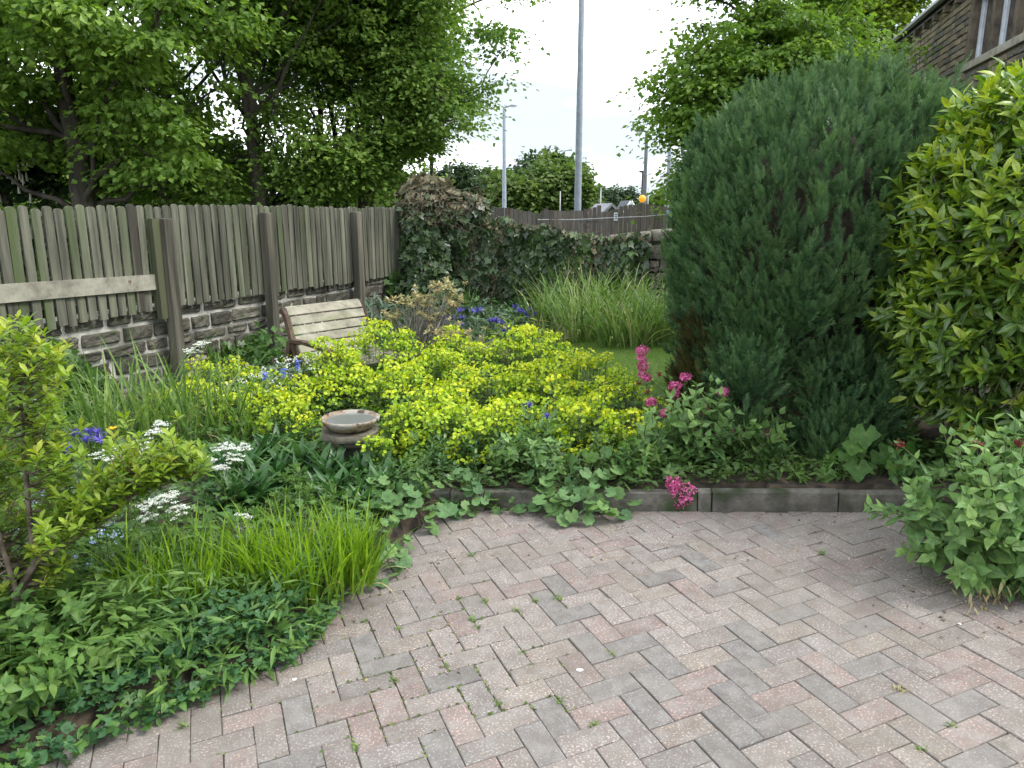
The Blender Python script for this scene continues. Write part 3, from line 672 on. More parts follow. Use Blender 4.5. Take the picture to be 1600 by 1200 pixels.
ft = [o for o in COL.objects if o.name.startswith('chestnut_tree')][0]
for k, (px, m, lab) in enumerate(((-40, LDRK, 'dark low bush tree at the far left edge behind the fence'), (110, LBEE, 'low bushy tree behind the thick sycamore trunk'), (235, LDRK, 'dark low bushy tree right of the thick trunk'), (345, LBEE, 'low bushy tree left of the forked trunk'), (470, LDRK, 'dark low bushy tree right of the forked trunk'), (590, LBEE, 'low bushy tree behind the right end of the fence'))):
    tree('bushy_tree', lab, gx(px, 20), 20, straight(px, px, 20, 2.6), .07, [(gx(px, 20), 20, 2.0, 1.25, 1.0, .85 + .15 * (k % 2))], 70, 60, .15, m, nlimb=6, bark=BARKD, gap=-.7, seed=140 + k, group='bushy trees behind the fence')
s.obj('flower_spikes', flat_mat('chestnut_flower', (.42, .42, .34)), ft)
tree('small_tree', 'thin leafy sapling beside the dark pole behind the ivy hump', gx(715, 22), 22, straight(712, 716, 22, 2.7), .05,
     [(gx(715, 22), 22, 2.35, .62, .6, .75)], 36, 30, .13, LFARD, nlimb=6, gap=-.6, seed=44, clr=.4)
# the right-hand sycamore and its neighbours
tree('maple_tree', 'layered green maple standing left of the stone house behind the big conifer', gx(1205, 15), 15, straight(1195, 1190, 15, 7.5), .12,
     [(gx(1190, 15), 15, 5.4, 1.85, 1.7, 2.0), (gx(1120, 15), 14.6, 3.9, 1.25, 1.2, 1.35), (gx(1060, 15), 14.8, 3.4, .55, .8, .6), (gx(1105, 15), 14.6, 2.4, .65, .8, .55), (gx(1075, 15), 14.6, 1.95, .35, .6, .25), (gx(1250, 15), 15.4, 4.6, 1.7, 1.4, 1.2), (gx(1130, 15), 15, 6.2, 1.5, 1.5, 1.4)], 560, 52, .105, LSYC, nlimb=26, bark=BARKD, gap=-.3, seed=52, flat=.24, clr=.62)
tree('golden_tree', 'yellow green tree beyond the gutter end of the stone house', gx(1390, 24), 24, straight(1370, 1380, 24, 8), .16,
     [(gx(1350, 24), 24, 6.4, 2.6, 2.0, 2.6)], 150, 70, .16, LYEL, nlimb=9, gap=-.3, seed=55, flat=.35)
for k, (px, Yd, zt, rx, m, lab) in enumerate([(765, 40, 3.5, 1.6, LFAR, 'low pale bushy tree at the left of the far clump'), (850, 43, 4.6, 2.0, LFARD, 'darkest round tree in the middle of the far clump'),
        (855, 37, 3.5, 1.5, LFAR, 'pale green bush in front of the far round tree'), (868, 42, 4.55, 1.5, LFAR, 'tallest rounded tree of the far clump'), (818, 36, 2.9, 1.25, LFAR, 'yellowish low bush at the foot of the far clump'),
        (888, 36, 3.4, .8, LFAR, 'slim pale tree just left of the tall column'), (926, 70, 3.7, 1.8, LFARD, 'small round dark tree right of the tall column'), (966, 72, 3.6, 1.9, LFARD, 'small round dark tree left of the white gable'), (1050, 40, 2.5, 1.2, LFAR, 'low green tree behind the orange beacon'), (1100, 38, 2.6, 1.5, LFAR, 'low green tree behind the big conifer')]):
    tree('far_tree', lab, gx(px, Yd), Yd, straight(px, px, Yd, zt - 1), .16, [(gx(px, Yd), Yd, (zt + .7) / 2 + .1, rx, rx * .8, (zt - .7) / 2)], 90, 60, .22 + Yd * .0012, m, nlimb=6, gap=-.7, seed=60 + k, flat=.7, clr=.65, group='far trees beyond the road')

# ------------------------------------------------------------------ far fence, lamp columns, beacon, roofs
def far_fence():
    grey = surf_mat('grey_board', [(.07, .062, .055), (.14, .125, .11), (.21, .19, .17)], 9, stretch=(1, 1, .1), bump=.3, objrand=.25, spots=[(1.5, (.13, .07, .04), .62, .75)])
    fe = thing('far_board_fence', 'grey board fence with curved tops beyond the boundary wall', 'fence', (gx(900, 17.5), 17.5, LZ))
    def top(px):
        if px < 758: return 321
        if px < 845: return 322 + 13 * ((px - 758) / 87) ** 1.6
        if px < 905: return 329
        if px < 938: return 330 - 10 * (px - 905) / 33
        if px < 968: return 332 - 6 * (px - 938) / 30
        return 319 + 11 * (abs(px - 1003) / 62) ** 2
    px = 640.0; rr = np.random.default_rng(4); V0, Q = box_VF(-.5, .5, -.5, .5, 0, 1); q = Soup(); q.add(V0, Q); me = q.mesh('board', grey)
    while px < 1130:
        Y = 17 + (px - 800) / 200 * .6 + (1.1 if 845 < px < 905 else 0)
        zt = zat(top(px) + rr.normal(0, .5), Y); x = gx(px, Y)
        link('board', me, fe, None, Matrix.Translation((x, Y + rr.normal(0, .004), LZ - .05)) @ Matrix.Rotation(rr.normal(.12, .04), 4, 'Z') @ Matrix.Diagonal((.092, .018, zt - LZ + .05, 1)))
        px += 1211 * .1 / Y
    for pxx, ty in ((853, 326), (862, 330), (946, 331), (962, 334), (1052, 330)):
        Y = 16.6; link('post', me, fe, None, Matrix.Translation((gx(pxx, Y), Y, LZ - .05)) @ Matrix.Diagonal((.10, .10, zat(ty, Y) - LZ + .05, 1)))
    s = Soup(); V, Q = box_VF(gx(905, 16.7), gx(942, 16.7), 16.62, 16.7, zat(346, 16.7) - .03, zat(346, 16.7) + .02); s.add(V, Q); s.obj('rail', grey, fe)
    wl = Soup(); tube(wl, [(gx(p, 14.5), 14.5, zat(y, 14.5)) for p, y in ((840, 343), (900, 343), (960, 340), (1010, 338), (1062, 333), (1090, 331))], .006, 4)
    tag(wl.obj('line_wire', flat_mat('pale_wire', (.55, .56, .56), .4)), 'thin pale line stretched in front of the far fence', 'wire')
    n = thing('notice_plate', 'small white plate fixed on a post of the far fence', 'sign', (gx(962, 16.5), 16.52, zat(345, 16.5)))
    s = Soup(); z0 = zat(345, 16.5); V, Q = box_VF(gx(960, 16.5), gx(965.5, 16.5), 16.50, 16.53, z0, zat(332, 16.5)); s.add(V, Q); s.obj('plate', flat_mat('white_plate', (.72, .78, .8)), n)
    s = Soup()
    for f in (.25, .5, .75): V, Q = box_VF(gx(961.2, 16.5), gx(964.3, 16.5), 16.492, 16.4995, z0 + .18 * f - .012, z0 + .18 * f + .006); s.add(V, Q)
    s.obj('print', flat_mat('dark_print', (.08, .1, .14)), n)
    n2 = Soup(); V, Q = box_VF(gx(1042, 16.5), gx(1050, 16.5), 16.50, 16.53, zat(341, 16.5), zat(328, 16.5)); n2.add(V, Q); V, Q = box_VF(gx(1043.5, 16.5), gx(1046, 16.5), 16.485, 16.4995, zat(338, 16.5), zat(330, 16.5)); n2.add(V, Q)
    tag(n2.obj('notice_plate', flat_mat('pale_blue_plate', (.45, .62, .7))), 'pale blue plate fixed at the right end of the far fence', 'sign')
far_fence()
STEEL = flat_mat('galvanised_steel', (.30, .34, .40), .45, .0)
STEELD = flat_mat('dark_painted_steel', (.035, .033, .04), .5)
def column(name, label, px, py_top, Y, r0, r1, mat, cat='lamp post', foot=LZ, arm=None, extra=None, lean=0):
    zt = zat(py_top, Y); t = thing(name, label, cat, (gx(px, Y), Y, foot)); x = gx(px, Y)
    s = Soup(); tube(s, [(x, Y, foot - .1), (x, Y, foot + 1.2), (x + lean * .3, Y, foot + 1.25 + (zt - foot) * .3), (x + lean, Y, zt)], [r0, r0, (r0 + r1) / 2, r1], 12); s.obj('column', mat, t, True)
    if arm:
        dx, hd, hl = arm; s = Soup(); sg = 1 if dx > 0 else -1
        tube(s, [(x + lean, Y, zt - .05), (x + lean, Y, zt), (x + lean + dx * .5, Y, zt + .03), (x + lean + dx, Y, zt + .05)], r1 * .7, 6); s.obj('arm', mat, t, True)
        s = Soup(); xx = x + lean + dx; tube(s, [(xx - sg * .02, Y, zt + .05), (xx + sg * hl * .3, Y, zt + .08), (xx + sg * hl * .8, Y, zt + .07), (xx + sg * hl, Y, zt + .06)], [hd * .4, hd, hd * .8, hd * .2], 10)
        o = s.obj('lamp_head', flat_mat('lamp_head_grey', (.35, .37, .4), .4), t, True)
        g = Soup(); V, Q = box_VF(min(xx + sg * hl * .2, xx + sg * hl * .8), max(xx + sg * hl * .2, xx + sg * hl * .8), Y - hd * .6, Y + hd * .6, zt + .07 - hd * 1.15, zt + .07 - hd * .55); g.add(V, Q); g.obj('lens', flat_mat('lamp_lens', (.55, .56, .55), .3), o)
    for (dz, w_) in (extra or []):
        s = Soup(); tube(s, [(x - .02, Y, zt - dz), (x + w_, Y, zt - dz)], .035, 5); s.obj('bracket', mat, t)
    return t
column('tall_column', 'tall pale blue grey steel column rising out of the top of the view', 902.5, -430, 18.6, .085, .06, STEEL, cat='mast', lean=.0)
column('street_lamp', 'slim street lamp with a short arm, left of the tall column', 788, 168, 30, .085, .055, STEEL, arm=(.18, .05, .32), extra=[(.33, .12)])
column('street_lamp', 'farthest thin street lamp above the round trees', 880, 236, 52, .09, .06, STEEL, arm=(.25, .06, .3), extra=[(.5, .15)])
column('street_lamp', 'street lamp with its head pointing left beside the maple', 1006, 207, 24, .07, .05, flat_mat('grey_painted_steel', (.18, .19, .21)), arm=(-.08, .075, .30))
column('street_lamp', 'street lamp showing its small head through the maple crown', 1042, 104, 27, .08, .05, STEEL, arm=(-.15, .05, .2))
column('black_pole', 'short black pole between the beech and the ivy hump', 676, 218, 19, .055, .045, STEELD, cat='pole')
column('sign_pole', 'thin pole with a stub arm under the right street lamp', 1003, 267, 25, .05, .045, STEELD, cat='pole', extra=[(.02, -.12)])
for px, y1, lab in ((875, 322, 'thin white pole showing behind the far fence'), (938, 305, 'thin white pole beside the small grey roof'), (1012, 303, 'pale thin pole right of the orange beacon'), (1039, 312, 'short pale pole near the right end of the far fence')):
    column('thin_pole', lab, px, y1, 22, .018, .018, flat_mat('pale_metal', (.55, .58, .6)), cat='pole')
bx, bY = gx(1003, 21), 21
t = thing('crossing_beacon', 'orange globe crossing beacon on its post beyond the far fence', 'beacon', (bx, bY, LZ))
s = Soup(); tube(s, [(bx, bY, LZ), (bx, bY, zat(318, bY))], .04, 8); s.obj('post', STEELD, t, True)
m, nt_, b_ = new_mat('orange_globe'); b_.inputs['Base Color'].default_value = (.9, .30, .02, 1); b_.inputs['Roughness'].default_value = .35; b_.inputs['Emission Color'].default_value = (1, .33, .02, 1); b_.inputs['Emission Strength'].default_value = .35
bm = bmesh.new(); bmesh.ops.create_uvsphere(bm, u_segments=16, v_segments=10, radius=.098); me = bpy.data.meshes.new('globe'); bm.to_mesh(me); bm.free(); me.materials.append(m)
for p in me.polygons: p.use_smooth = True
link('globe', me, t, None, Matrix.Translation((bx, bY, zat(310.5, bY))))
def small_house(name, label, px0, px1, py_eave, py_ridge, Y, gable, wallc, roofc, barge=False):
    x0, x1 = gx(px0, Y), gx(px1, Y); ze, zr = zat(py_eave, Y), zat(py_ridge, Y); xm = (x0 + x1) / 2; D = 5
    t = thing(name, label, 'house', (xm, Y, LZ)); wm = flat_mat(name + '_wall', wallc); rm = surf_mat(name + '_roof', [tuple(c * .7 for c in roofc), roofc], 3, bump=.3, objrand=0)
    s = Soup()
    if gable:
        P = [(x0, ze), (x1, ze), (xm, zr)]; V = [(x0, Y, LZ), (x1, Y, LZ), (x1, Y, ze), (xm, Y, zr - .02), (x0, Y, ze)]; V = V + [(x, Y + D, z) for x, _, z in V]
        s.add(V, [np.array([(0, 1, 2, 3, 4)]), np.array([(5, 9, 8, 7, 6)]), np.array([(0, 4, 9, 5), (1, 6, 7, 2)])]); s.obj('wall', wm, t)
        s = Soup()
        for xa, sg in ((x0, -1), (x1, 1)):
            e = .25; xe = xa + sg * e * .5; zz = ze - (zr - ze) * e * .5 / ((x1 - x0) / 2); V = np.array([(xe, Y - .2, zz), (xm, Y - .2, zr), (xm, Y + D, zr), (xe, Y + D, zz)]); V = np.vstack([V, V + [0, 0, .1]])
            s.add(V, np.array([(0, 1, 2, 3), (7, 6, 5, 4), (0, 4, 5, 1), (2, 6, 7, 3), (0, 3, 7, 4)]))
        s.obj('roof', rm, t)
        if barge:
            s = Soup()
            for xa, sg in ((x0, -1), (x1, 1)): tube(s, [(xa + sg * .12, Y - .22, ze - .12), (xm, Y - .22, zr + .02)], .11, 4)
            s.obj('bargeboard', flat_mat('white_paint', (.75, .76, .76)), t)
    else:
        V, Q = box_VF(x0, x1, Y, Y + D, LZ, ze); s.add(V, Q); s.obj('wall', wm, t); s = Soup(); o = .3
        V = np.array([(x0 - o, Y - o, ze), (x1 + o, Y - o, ze), (x1 + o, Y + D + o, ze), (x0 - o, Y + D + o, ze), (x0 + (xm - x0) * .5, Y + D / 2, zr), (x1 - (x1 - xm) * .5, Y + D / 2, zr)])
        s.add(V, [np.array([(0, 1, 5, 4), (2, 3, 4, 5), (3, 2, 1, 0)]), np.array([(1, 2, 5), (3, 0, 4)])]); s.obj('roof', rm, t)
        s = Soup(); V, Q = box_VF(xm - .3, xm + .2, Y + 2, Y + 2.5, ze, zr + .35); s.add(V, Q); s.obj('chimney', wm, t)
small_house('gabled_house', 'far house gable with white bargeboards beside the orange beacon', 977, 993, 330, 315, 55, True, (.16, .12, .10), (.11, .115, .13), True)
small_house('far_cottage', 'far low cottage with a brown hipped roof behind the fence dip', 922, 951, 327, 317, 50, False, (.25, .2, .15), (.14, .105, .085))
small_house('pale_roof_shed', 'pale grey roofed shed just behind the dip in the far fence', 944, 966, 333, 322, 26, True, (.22, .22, .22), (.30, .31, .33))
small_house('slate_house', 'far grey roofed house at the right end of the far fence', 1028, 1085, 328, 312, 60, False, (.2, .17, .14), (.13, .135, .15))

# ------------------------------------------------------------------ stone house on the right
HA = math.radians(13.5); HM = 4.0; HU = np.array([math.sin(HA), math.cos(HA)]); HN = np.array([-math.cos(HA), math.sin(HA)])
def hp(u, off, z): q = -HM * HN * 1 + u * HU + off * HN; return np.array([q[0], q[1], z])
def house():
    h = thing('stone_house', 'stone built house with dark gutter and mullioned upstairs window above the hedge', 'house', tuple(hp(13, 0, .3)))
    def hb(name, mat, u0, u1, o0, o1, z0, z1, par=None, bev=0):
        V, Q = box_VF(u0, u1, o0, o1, z0, z1); W = np.array([hp(*v) for v in V]); s = Soup(); s.add(W, Q[:, ::-1]); o = s.obj(name, mat, par or h)
        if bev: md = o.modifiers.new('arris', 'BEVEL'); md.width = bev; md.segments = 2
        return o
    U0, U1, W0, W1, ZS, ZT, ZE = 7.0, 20.3, 11.35, 14.05, 3.90, 4.86, 5.12
    mort = surf_mat('buff_mortar', [(.13, .11, .08), (.22, .19, .14), (.28, .25, .19)], 6, bump=.4, objrand=0)
    hb('wall', mort, U0, U1, -5.5, -.012, .2, ZS - .02); hb('wall', mort, U0, W0, -5.5, -.012, ZS - .02, ZE); hb('wall', mort, W1, U1, -5.5, -.012, ZS - .02, ZE); hb('wall', mort, W0, W1, -5.5, -.012, ZT, ZE)
    hb('dark_room', flat_mat('dark_interior', (.012, .012, .014)), W0, W1, -5.5, -.55, ZS - .02, ZT)
    st = [surf_mat('buff_gritstone', [(.11, .092, .065), (.23, .19, .135), (.32, .27, .19)], 7, bump=.6, bscale=30, objrand=.3), surf_mat('sooty_gritstone', [(.065, .06, .054), (.13, .122, .105), (.20, .185, .15)], 7, bump=.6, bscale=30, objrand=.3)]
    ms = [[], []]
    for m_ in range(2):
        for k in range(5): V, Fs = rough_block(.3, .1, .1, 3, 2, .004, 300 + k, .01); q = Soup(); q.add(V / [.3, .1, .1], Fs); ms[m_].append(q.mesh('stone', st[m_]))
    # soup stones share two materials through slots
    rr = np.random.default_rng(9); L_ = []; z = 2.3
    while z < ZE - .02:
        hh = .105; u = U0 + rr.uniform(-.2, 0)
        while u < U1:
            l = rr.uniform(.18, .42); a, b = max(u, U0), min(u + l, U1); zc = z + hh / 2
            hit = (zc > ZS - .12 and zc < ZS + .02) or (ZS < zc < ZT + .16 and b > W0 - .16 and a < W1 + .16)
            if hit and ZS < zc: 
                if a < W0 - .16: b = W0 - .16; hit = b - a < .06
                elif b > W1 + .16: a = W1 + .16; hit = b - a < .06
            if not hit and b - a > .05: L_.append(((a + b) / 2, zc, b - a, hh))
            u += l
        z += hh
    rot = math.atan2(-HU[1], -HU[0]); rest = Soup()
    L_.sort(key=lambda t: 0 if (10.2 < t[0] < 16 and t[1] > 3.1) else 1)
    for i, (u, zc, l, hh) in enumerate(L_):
        k = 0 if rr.random() < (.72 if u > W1 else .35) else 1; p = hp(u, -.035 + rr.normal(0, .004), zc); me = ms[k][i % 5]
        M = Matrix.Translation(p) @ Matrix.Rotation(rot, 4, 'Z') @ Matrix.Diagonal((l - .016, .1, hh - .016, 1))
        if i < 300: link('stone', me, h, None, M)
        else:
            co = np.empty(len(me.vertices) * 3); me.vertices.foreach_get('co', co); Mn = np.array(M); V = co.reshape(-1, 3) @ Mn[:3, :3].T + Mn[:3, 3]
            rest.add(V, [np.array([q.vertices[:]]) for q in me.polygons], None, k)
    rest.obj('more_stones', st, h, kind='stuff')
    sill = surf_mat('sill_stone', [(.22, .205, .165), (.33, .31, .255), (.40, .375, .31)], 6, bump=.3, objrand=.05)
    jamb = surf_mat('jamb_stone', [(.06, .05, .04), (.12, .10, .075), (.17, .14, .10)], 6, bump=.3, objrand=.1)
    win = hb('window', jamb, W0 - .14, W0, -.12, .012, ZS, ZT + .14, bev=.006)
    hb('frame', jamb, W1, W1 + .14, -.12, .012, ZS, ZT + .14, win, .006); hb('lintel', jamb, W0 - .14, W1 + .14, -.12, .016, ZT, ZT + .15, win, .006)
    hb('sill', sill, U0, W1 + .16, -.14, .05, ZS - .11, ZS, win, .006)
    maroon = flat_mat('maroon_curtain', (.07, .025, .03), .8); white = flat_mat('white_frame', (.62, .68, .74), .35)
    gm, gt, gb = new_mat('window_glass'); gb.inputs['Base Color'].default_value = (.03, .04, .05, 1); gb.inputs['Roughness'].default_value = .05; gb.inputs['Transmission Weight'].default_value = .6; gb.inputs['Specular IOR Level'].default_value = .8
    n = 3; wd = (W1 - W0) / n
    for k in range(n):
        a, b = W0 + k * wd, W0 + (k + 1) * wd
        if k: hb('mullion', jamb, a - .07, a + .07, -.14, -.0, ZS, ZT, win, .006)
        a += .07 if k else .0; b -= .07 if k < n - 1 else 0
        for (x0, x1) in ((a, a + .055), (b - .055, b)): hb('casement', white, x0, x1, -.17, -.10, ZS, ZT, win)
        for (z0, z1) in ((ZS, ZS + .055), (ZT - .055, ZT)): hb('casement', white, a + .055, b - .055, -.168, -.102, z0, z1, win)
        hb('pane', gm, a + .055, b - .055, -.14, -.132, ZS + .055, ZT - .055, win)
        hb('curtain', maroon, b - .22, b - .06, -.26, -.24, ZS + .05, ZT - .03, win)
    gutm = flat_mat('black_gutter', (.02, .022, .028), .25, spec=.7)
    s = Soup(); tube(s, [hp(U0, .13, ZE + .05), hp(U1 + .15, .13, ZE + .05)], .06, 10); s.obj('gutter', gutm, h, True)
    hb('fascia', flat_mat('dark_fascia', (.03, .022, .018)), U0, U1 + .1, -.01, .065, ZE - .06, ZE + .10)
    for u in np.arange(U0 + .3, U1, .62): hb('corbel', surf_mat('brown_stone', [(.05, .035, .025), (.10, .07, .05)], 9, objrand=.2) if False else jamb, u - .06, u + .06, -.008, .10, ZE - .17, ZE - .063)
    V = np.array([hp(U0, .16, ZE + .10), hp(U1 + .2, .16, ZE + .10), hp(U1 + .2, -3, ZE + 1.9), hp(U0, -3, ZE + 1.9)]); V = np.vstack([V, V - [0, 0, .08]])
    s = Soup(); s.add(V, np.array([(0, 1, 2, 3), (7, 6, 5, 4), (0, 4, 5, 1), (1, 5, 6, 2)])); s.obj('roof', surf_mat('stone_slates', [(.05, .05, .045), (.12, .115, .1)], 4, objrand=0), h)
house()

# ================================================================== GARDEN THINGS
def bird_bath():
    # foot stands on the bed; bowl rests on slabs on a short pillar
    c = at(547, 652, 4.55); x, y, zt = c[0], c[1], c[2]; zb = gz(x, y)
    t = thing('bird_bath', 'round stone bird bath bowl of water on stacked slabs amid the yellow green flowers', 'bird bath', (x, y, zb))
    sand = surf_mat('brown_sandstone', [(.09, .06, .04), (.22, .16, .11), (.36, .29, .21)], 12, bump=.9, bscale=30, objrand=.05, spots=[(9, (.30, .28, .24), .48, .58), (14, (.07, .05, .035), .58, .66)])
    slate = surf_mat('grey_slab', [(.05, .047, .035), (.11, .10, .075), (.17, .155, .12)], 9, bump=.7, bscale=40, objrand=.1, spots=[(3, (.06, .075, .03), .55, .7)])
    prof = [(.0, -.075), (.09, -.075), (.135, -.062), (.168, -.03), (.180, -.012), (.182, .0), (.176, .004), (.165, .002), (.155, -.008), (.13, -.03), (.08, -.042), (0, -.045)]
    n = 40; s = Soup(); V = []; rr = np.random.default_rng(2)
    for r_, z_ in prof:
        for k in range(n): a = 2 * math.pi * k / n; w_ = 1 + .012 * math.sin(3 * a + 1) + .008 * math.sin(7 * a); V.append((x + r_ * w_ * math.cos(a), y + r_ * w_ * math.sin(a), zt + z_ + rr.normal(0, .0008)))
    Q = [(i * n + k, i * n + (k + 1) % n, (i + 1) * n + (k + 1) % n, (i + 1) * n + k) for i in range(len(prof) - 1) for k in range(n)]
    s.add(V, np.array(Q)); s.obj('bowl', sand, t, True)
    s = Soup(); V = [(x + .148 * math.cos(2 * math.pi * k / 32), y + .148 * math.sin(2 * math.pi * k / 32), zt - .012) for k in range(32)]; s.add(V, np.array([tuple(range(32))]))
    wm, wt, wb = new_mat('still_water'); wb.inputs['Base Color'].default_value = (.16, .17, .16, 1); wb.inputs['Roughness'].default_value = .03; wb.inputs['Specular IOR Level'].default_value = .9
    nz = N(wt, 'ShaderNodeTexNoise'); nz.inputs['Scale'].default_value = 16; bp = N(wt, 'ShaderNodeBump'); bp.inputs['Strength'].default_value = .12; wt.links.new(nz.outputs['Fac'], bp.inputs['Height']); wt.links.new(bp.outputs[0], wb.inputs['Normal'])
    s.obj('water', wm, t)
    def slab(r_, z0, z1, sd, name='slab', sides=9):
        rr = np.random.default_rng(sd); a = np.sort(np.linspace(0, 2 * math.pi, sides, endpoint=False) + rr.normal(0, .13, sides)); rad = r_ * (1 + rr.normal(0, .08, sides)); s = Soup(); V = []
        zs = [z0, z0 + .006, (z0 + z1) / 2, z1 - .006, z1]; sc = [.93, .99, 1.0, .985, .95]
        for zz, q in zip(zs, sc):
            for k in range(sides): V.append((x - .012 + rad[k] * q * math.cos(a[k]) + rr.normal(0, .003), y + rad[k] * q * math.sin(a[k]) + rr.normal(0, .003), zz))
        Q = [(i * sides + k, i * sides + (k + 1) % sides, (i + 1) * sides + (k + 1) % sides, (i + 1) * sides + k) for i in range(4) for k in range(sides)]
        s.add(V, [np.array(Q), np.array([tuple(range(4 * sides, 5 * sides))]), np.array([tuple(range(sides))[::-1]])]); s.obj(name, slate, t)
    slab(.200, zt - .122, zt - .077, 5, sides=7); slab(.145, zt - .162, zt - .127, 9, sides=7)
    s = Soup(); V, Q = box_VF(x - .055, x + .06, y - .055, y + .055, zb - .05, zt - .164); s.add(V + rng.normal(0, .002, V.shape), Q); s.obj('pillar', slate, t)
bird_bath()

def bench():
    x, y = at(466, 528, 6.6)[:2]; al = R(50); u = np.array([math.cos(al), math.sin(al), 0]); f = np.array([math.sin(al), -math.cos(al), 0]); W = .82
    zg = gz(x, y); t = thing('slatted_bench', 'weathered wooden bench with a curved slatted back in front of the stone wall', 'bench', (x + u[0] * W / 2, y + u[1] * W / 2, zg))
    sm_ = surf_mat('silvered_slat', [(.17, .16, .125), (.29, .275, .215), (.38, .36, .29)], 9, stretch=(.1, 1, 1), bump=.3, bscale=60, objrand=.14, spots=[(4, (.20, .22, .12), .58, .7)])
    fm = surf_mat('brown_bench_frame', [(.03, .02, .014), (.075, .05, .036), (.12, .085, .06)], 9, bump=.3, objrand=.1)
    O = np.array([x, y, zg])
    # side profile: (forward, up) from the rolled top of the back, down, and out over the seat
    prof = [(-.235, .80), (-.185, .835), (-.135, .80), (-.105, .72), (-.075, .63), (-.045, .54), (.0, .455), (.06, .405), (.14, .38), (.23, .375), (.32, .385), (.41, .40), (.485, .385), (.51, .345)]
    prof = np.array(prof); prof[:, 1] = (prof[:, 1] - .38) * 1.03 + .30
    d = np.r_[0, np.cumsum(np.linalg.norm(np.diff(prof, axis=0), axis=1))]; tot = d[-1]
    def pt(s): return np.array([np.interp(s, d, prof[:, 0]), np.interp(s, d, prof[:, 1])])
    k = 12; w_ = tot / k
    for i in range(k):
        a = pt(i * w_ + .006); b = pt((i + 1) * w_ - .006); tn = (b - a) / np.linalg.norm(b - a); nn = np.array([-tn[1], tn[0]]); nn = nn if nn @ np.array([.5, .9]) > 0 else -nn
        V = [];
        for uu in (0.0, W):
            for q, e in ((a, 0), (b, 0), (b, -.016), (a, -.016)): p = q + nn * (e + .008); V.append(O + u * (uu + rng.normal(0, .003)) + f * p[0] + np.array([0, 0, p[1]]))
        s = Soup(); s.add(V, np.array([(0, 1, 2, 3), (7, 6, 5, 4), (0, 4, 5, 1), (1, 5, 6, 2), (2, 6, 7, 3), (3, 7, 4, 0)])); o = s.obj('slat', sm_, t); o.modifiers.new('arris', 'BEVEL').width = .003
    def beam(name, pts, th, dp):
        """flat curved member in the f-z plane, th wide along the bench, dp deep"""
        s = Soup(); pts = [np.array(p) for p in pts]; n = len(pts)
        for uu in beam.at:
            V = []
            for i, p in enumerate(pts):
                tn = pts[min(i + 1, n - 1)] - pts[max(i - 1, 0)]; tn = tn / np.linalg.norm(tn); nn = np.array([-tn[1], tn[0]])
                for q, e in ((p + nn * dp / 2, -th / 2), (p + nn * dp / 2, th / 2), (p - nn * dp / 2, th / 2), (p - nn * dp / 2, -th / 2)): V.append(O + u * (uu + e) + f * q[0] + np.array([0, 0, q[1]]))
            Q = [(i * 4 + j, i * 4 + (j + 1) % 4, (i + 1) * 4 + (j + 1) % 4, (i + 1) * 4 + j) for i in range(n - 1) for j in range(4)] + [(3, 2, 1, 0), tuple((n - 1) * 4 + np.arange(4))]
            s = Soup(); s.add(V, np.array(Q)); s.obj(name, fm, t)
    beam.at = (.0 - .02, W + .02)
    beam('side_frame', [pt(q) + np.array([-.012, -.030]) for q in np.linspace(.06, tot, 14)], .035, .05)
    beam('armrest', [(-.08, .47), (.1, .475), (.3, .46), (.46, .44), (.52, .41)], .055, .03)
    beam('leg', [(-.10, .46), (-.13, .25), (-.15, 0)], .05, .05); beam('leg', [(.44, .43), (.45, .25), (.46, 0)], .05, .05)
bench()

# ================================================================== FOLIAGE
def shrub_soup(name, mat, parent, pts_leaves, T, kind=None, smooth=True):
    s = Soup(); pts_leaves.soup(s, T); return s.obj(name, mat, parent, smooth, kind)
def perp(n): return basis(n, np.tile([0., 0, 1], (len(n), 1)))

# templates
T_IVY = T_fan([.12, .62, .42, .72, .50, .98, .50, .72, .42, .62], .12)
T_BRACT = T_fan([.5] * 7, .35)
T_LAUREL = T_leaf([.015, .13, .175, .165, .10, .008], fold=.28, curl=.22)
T_LAURELS = T_leaf([.03, .175, .15, .01], fold=.28, curl=.28)
T_LAUREL2 = T_leaf([.015, .12, .16, .16, .10, .008], fold=.15, curl=.45)
T_OVATE = T_leaf([.03, .26, .31, .24, .11, .01], fold=.22, curl=.25)
T_OVATE2 = T_leaf([.03, .24, .29, .22, .10, .01], fold=.38, curl=-.15)
T_LANCE = T_leaf([.03, .085, .11, .10, .05, .006], fold=.3, curl=.25)
T_OBL = T_leaf([.05, .17, .19, .02], fold=.2, curl=.2)
T_OVS = T_leaf([.04, .30, .20, .01], fold=.22, curl=.25)
T_LAS = T_leaf([.03, .11, .075, .006], fold=.3, curl=.25)
T_NARROW = T_leaf([.03, .07, .06, .01], fold=.2, curl=.1)
T_ALCH = T_fan([.10, .46, .44, .52, .43, .52, .44, .54, .44, .54, .44, .52, .43, .52, .44, .46], .28)
T_GERAN8 = T_fan([.10, .48, .42, .54, .44, .54, .42, .48], .25)
T_GERAN = T_fan([.08, .50, .40, .52, .26, .54, .44, .58, .28, .58, .44, .54, .26, .52, .40, .50], .18)
T_SYC = T_fan([.06, .42, .30, .58, .40, .62, .60, .40, .62, .40, .58, .30, .42], .10)
T_SYC = T_fan([.05, .40, .45, .42, .58, .46, .40, .50, .66, .50, .40, .46, .58, .42, .45, .40], .06)
T_CLUB = T_leaf([.02, .20, .27, .22, .02], fold=.25, curl=.3)

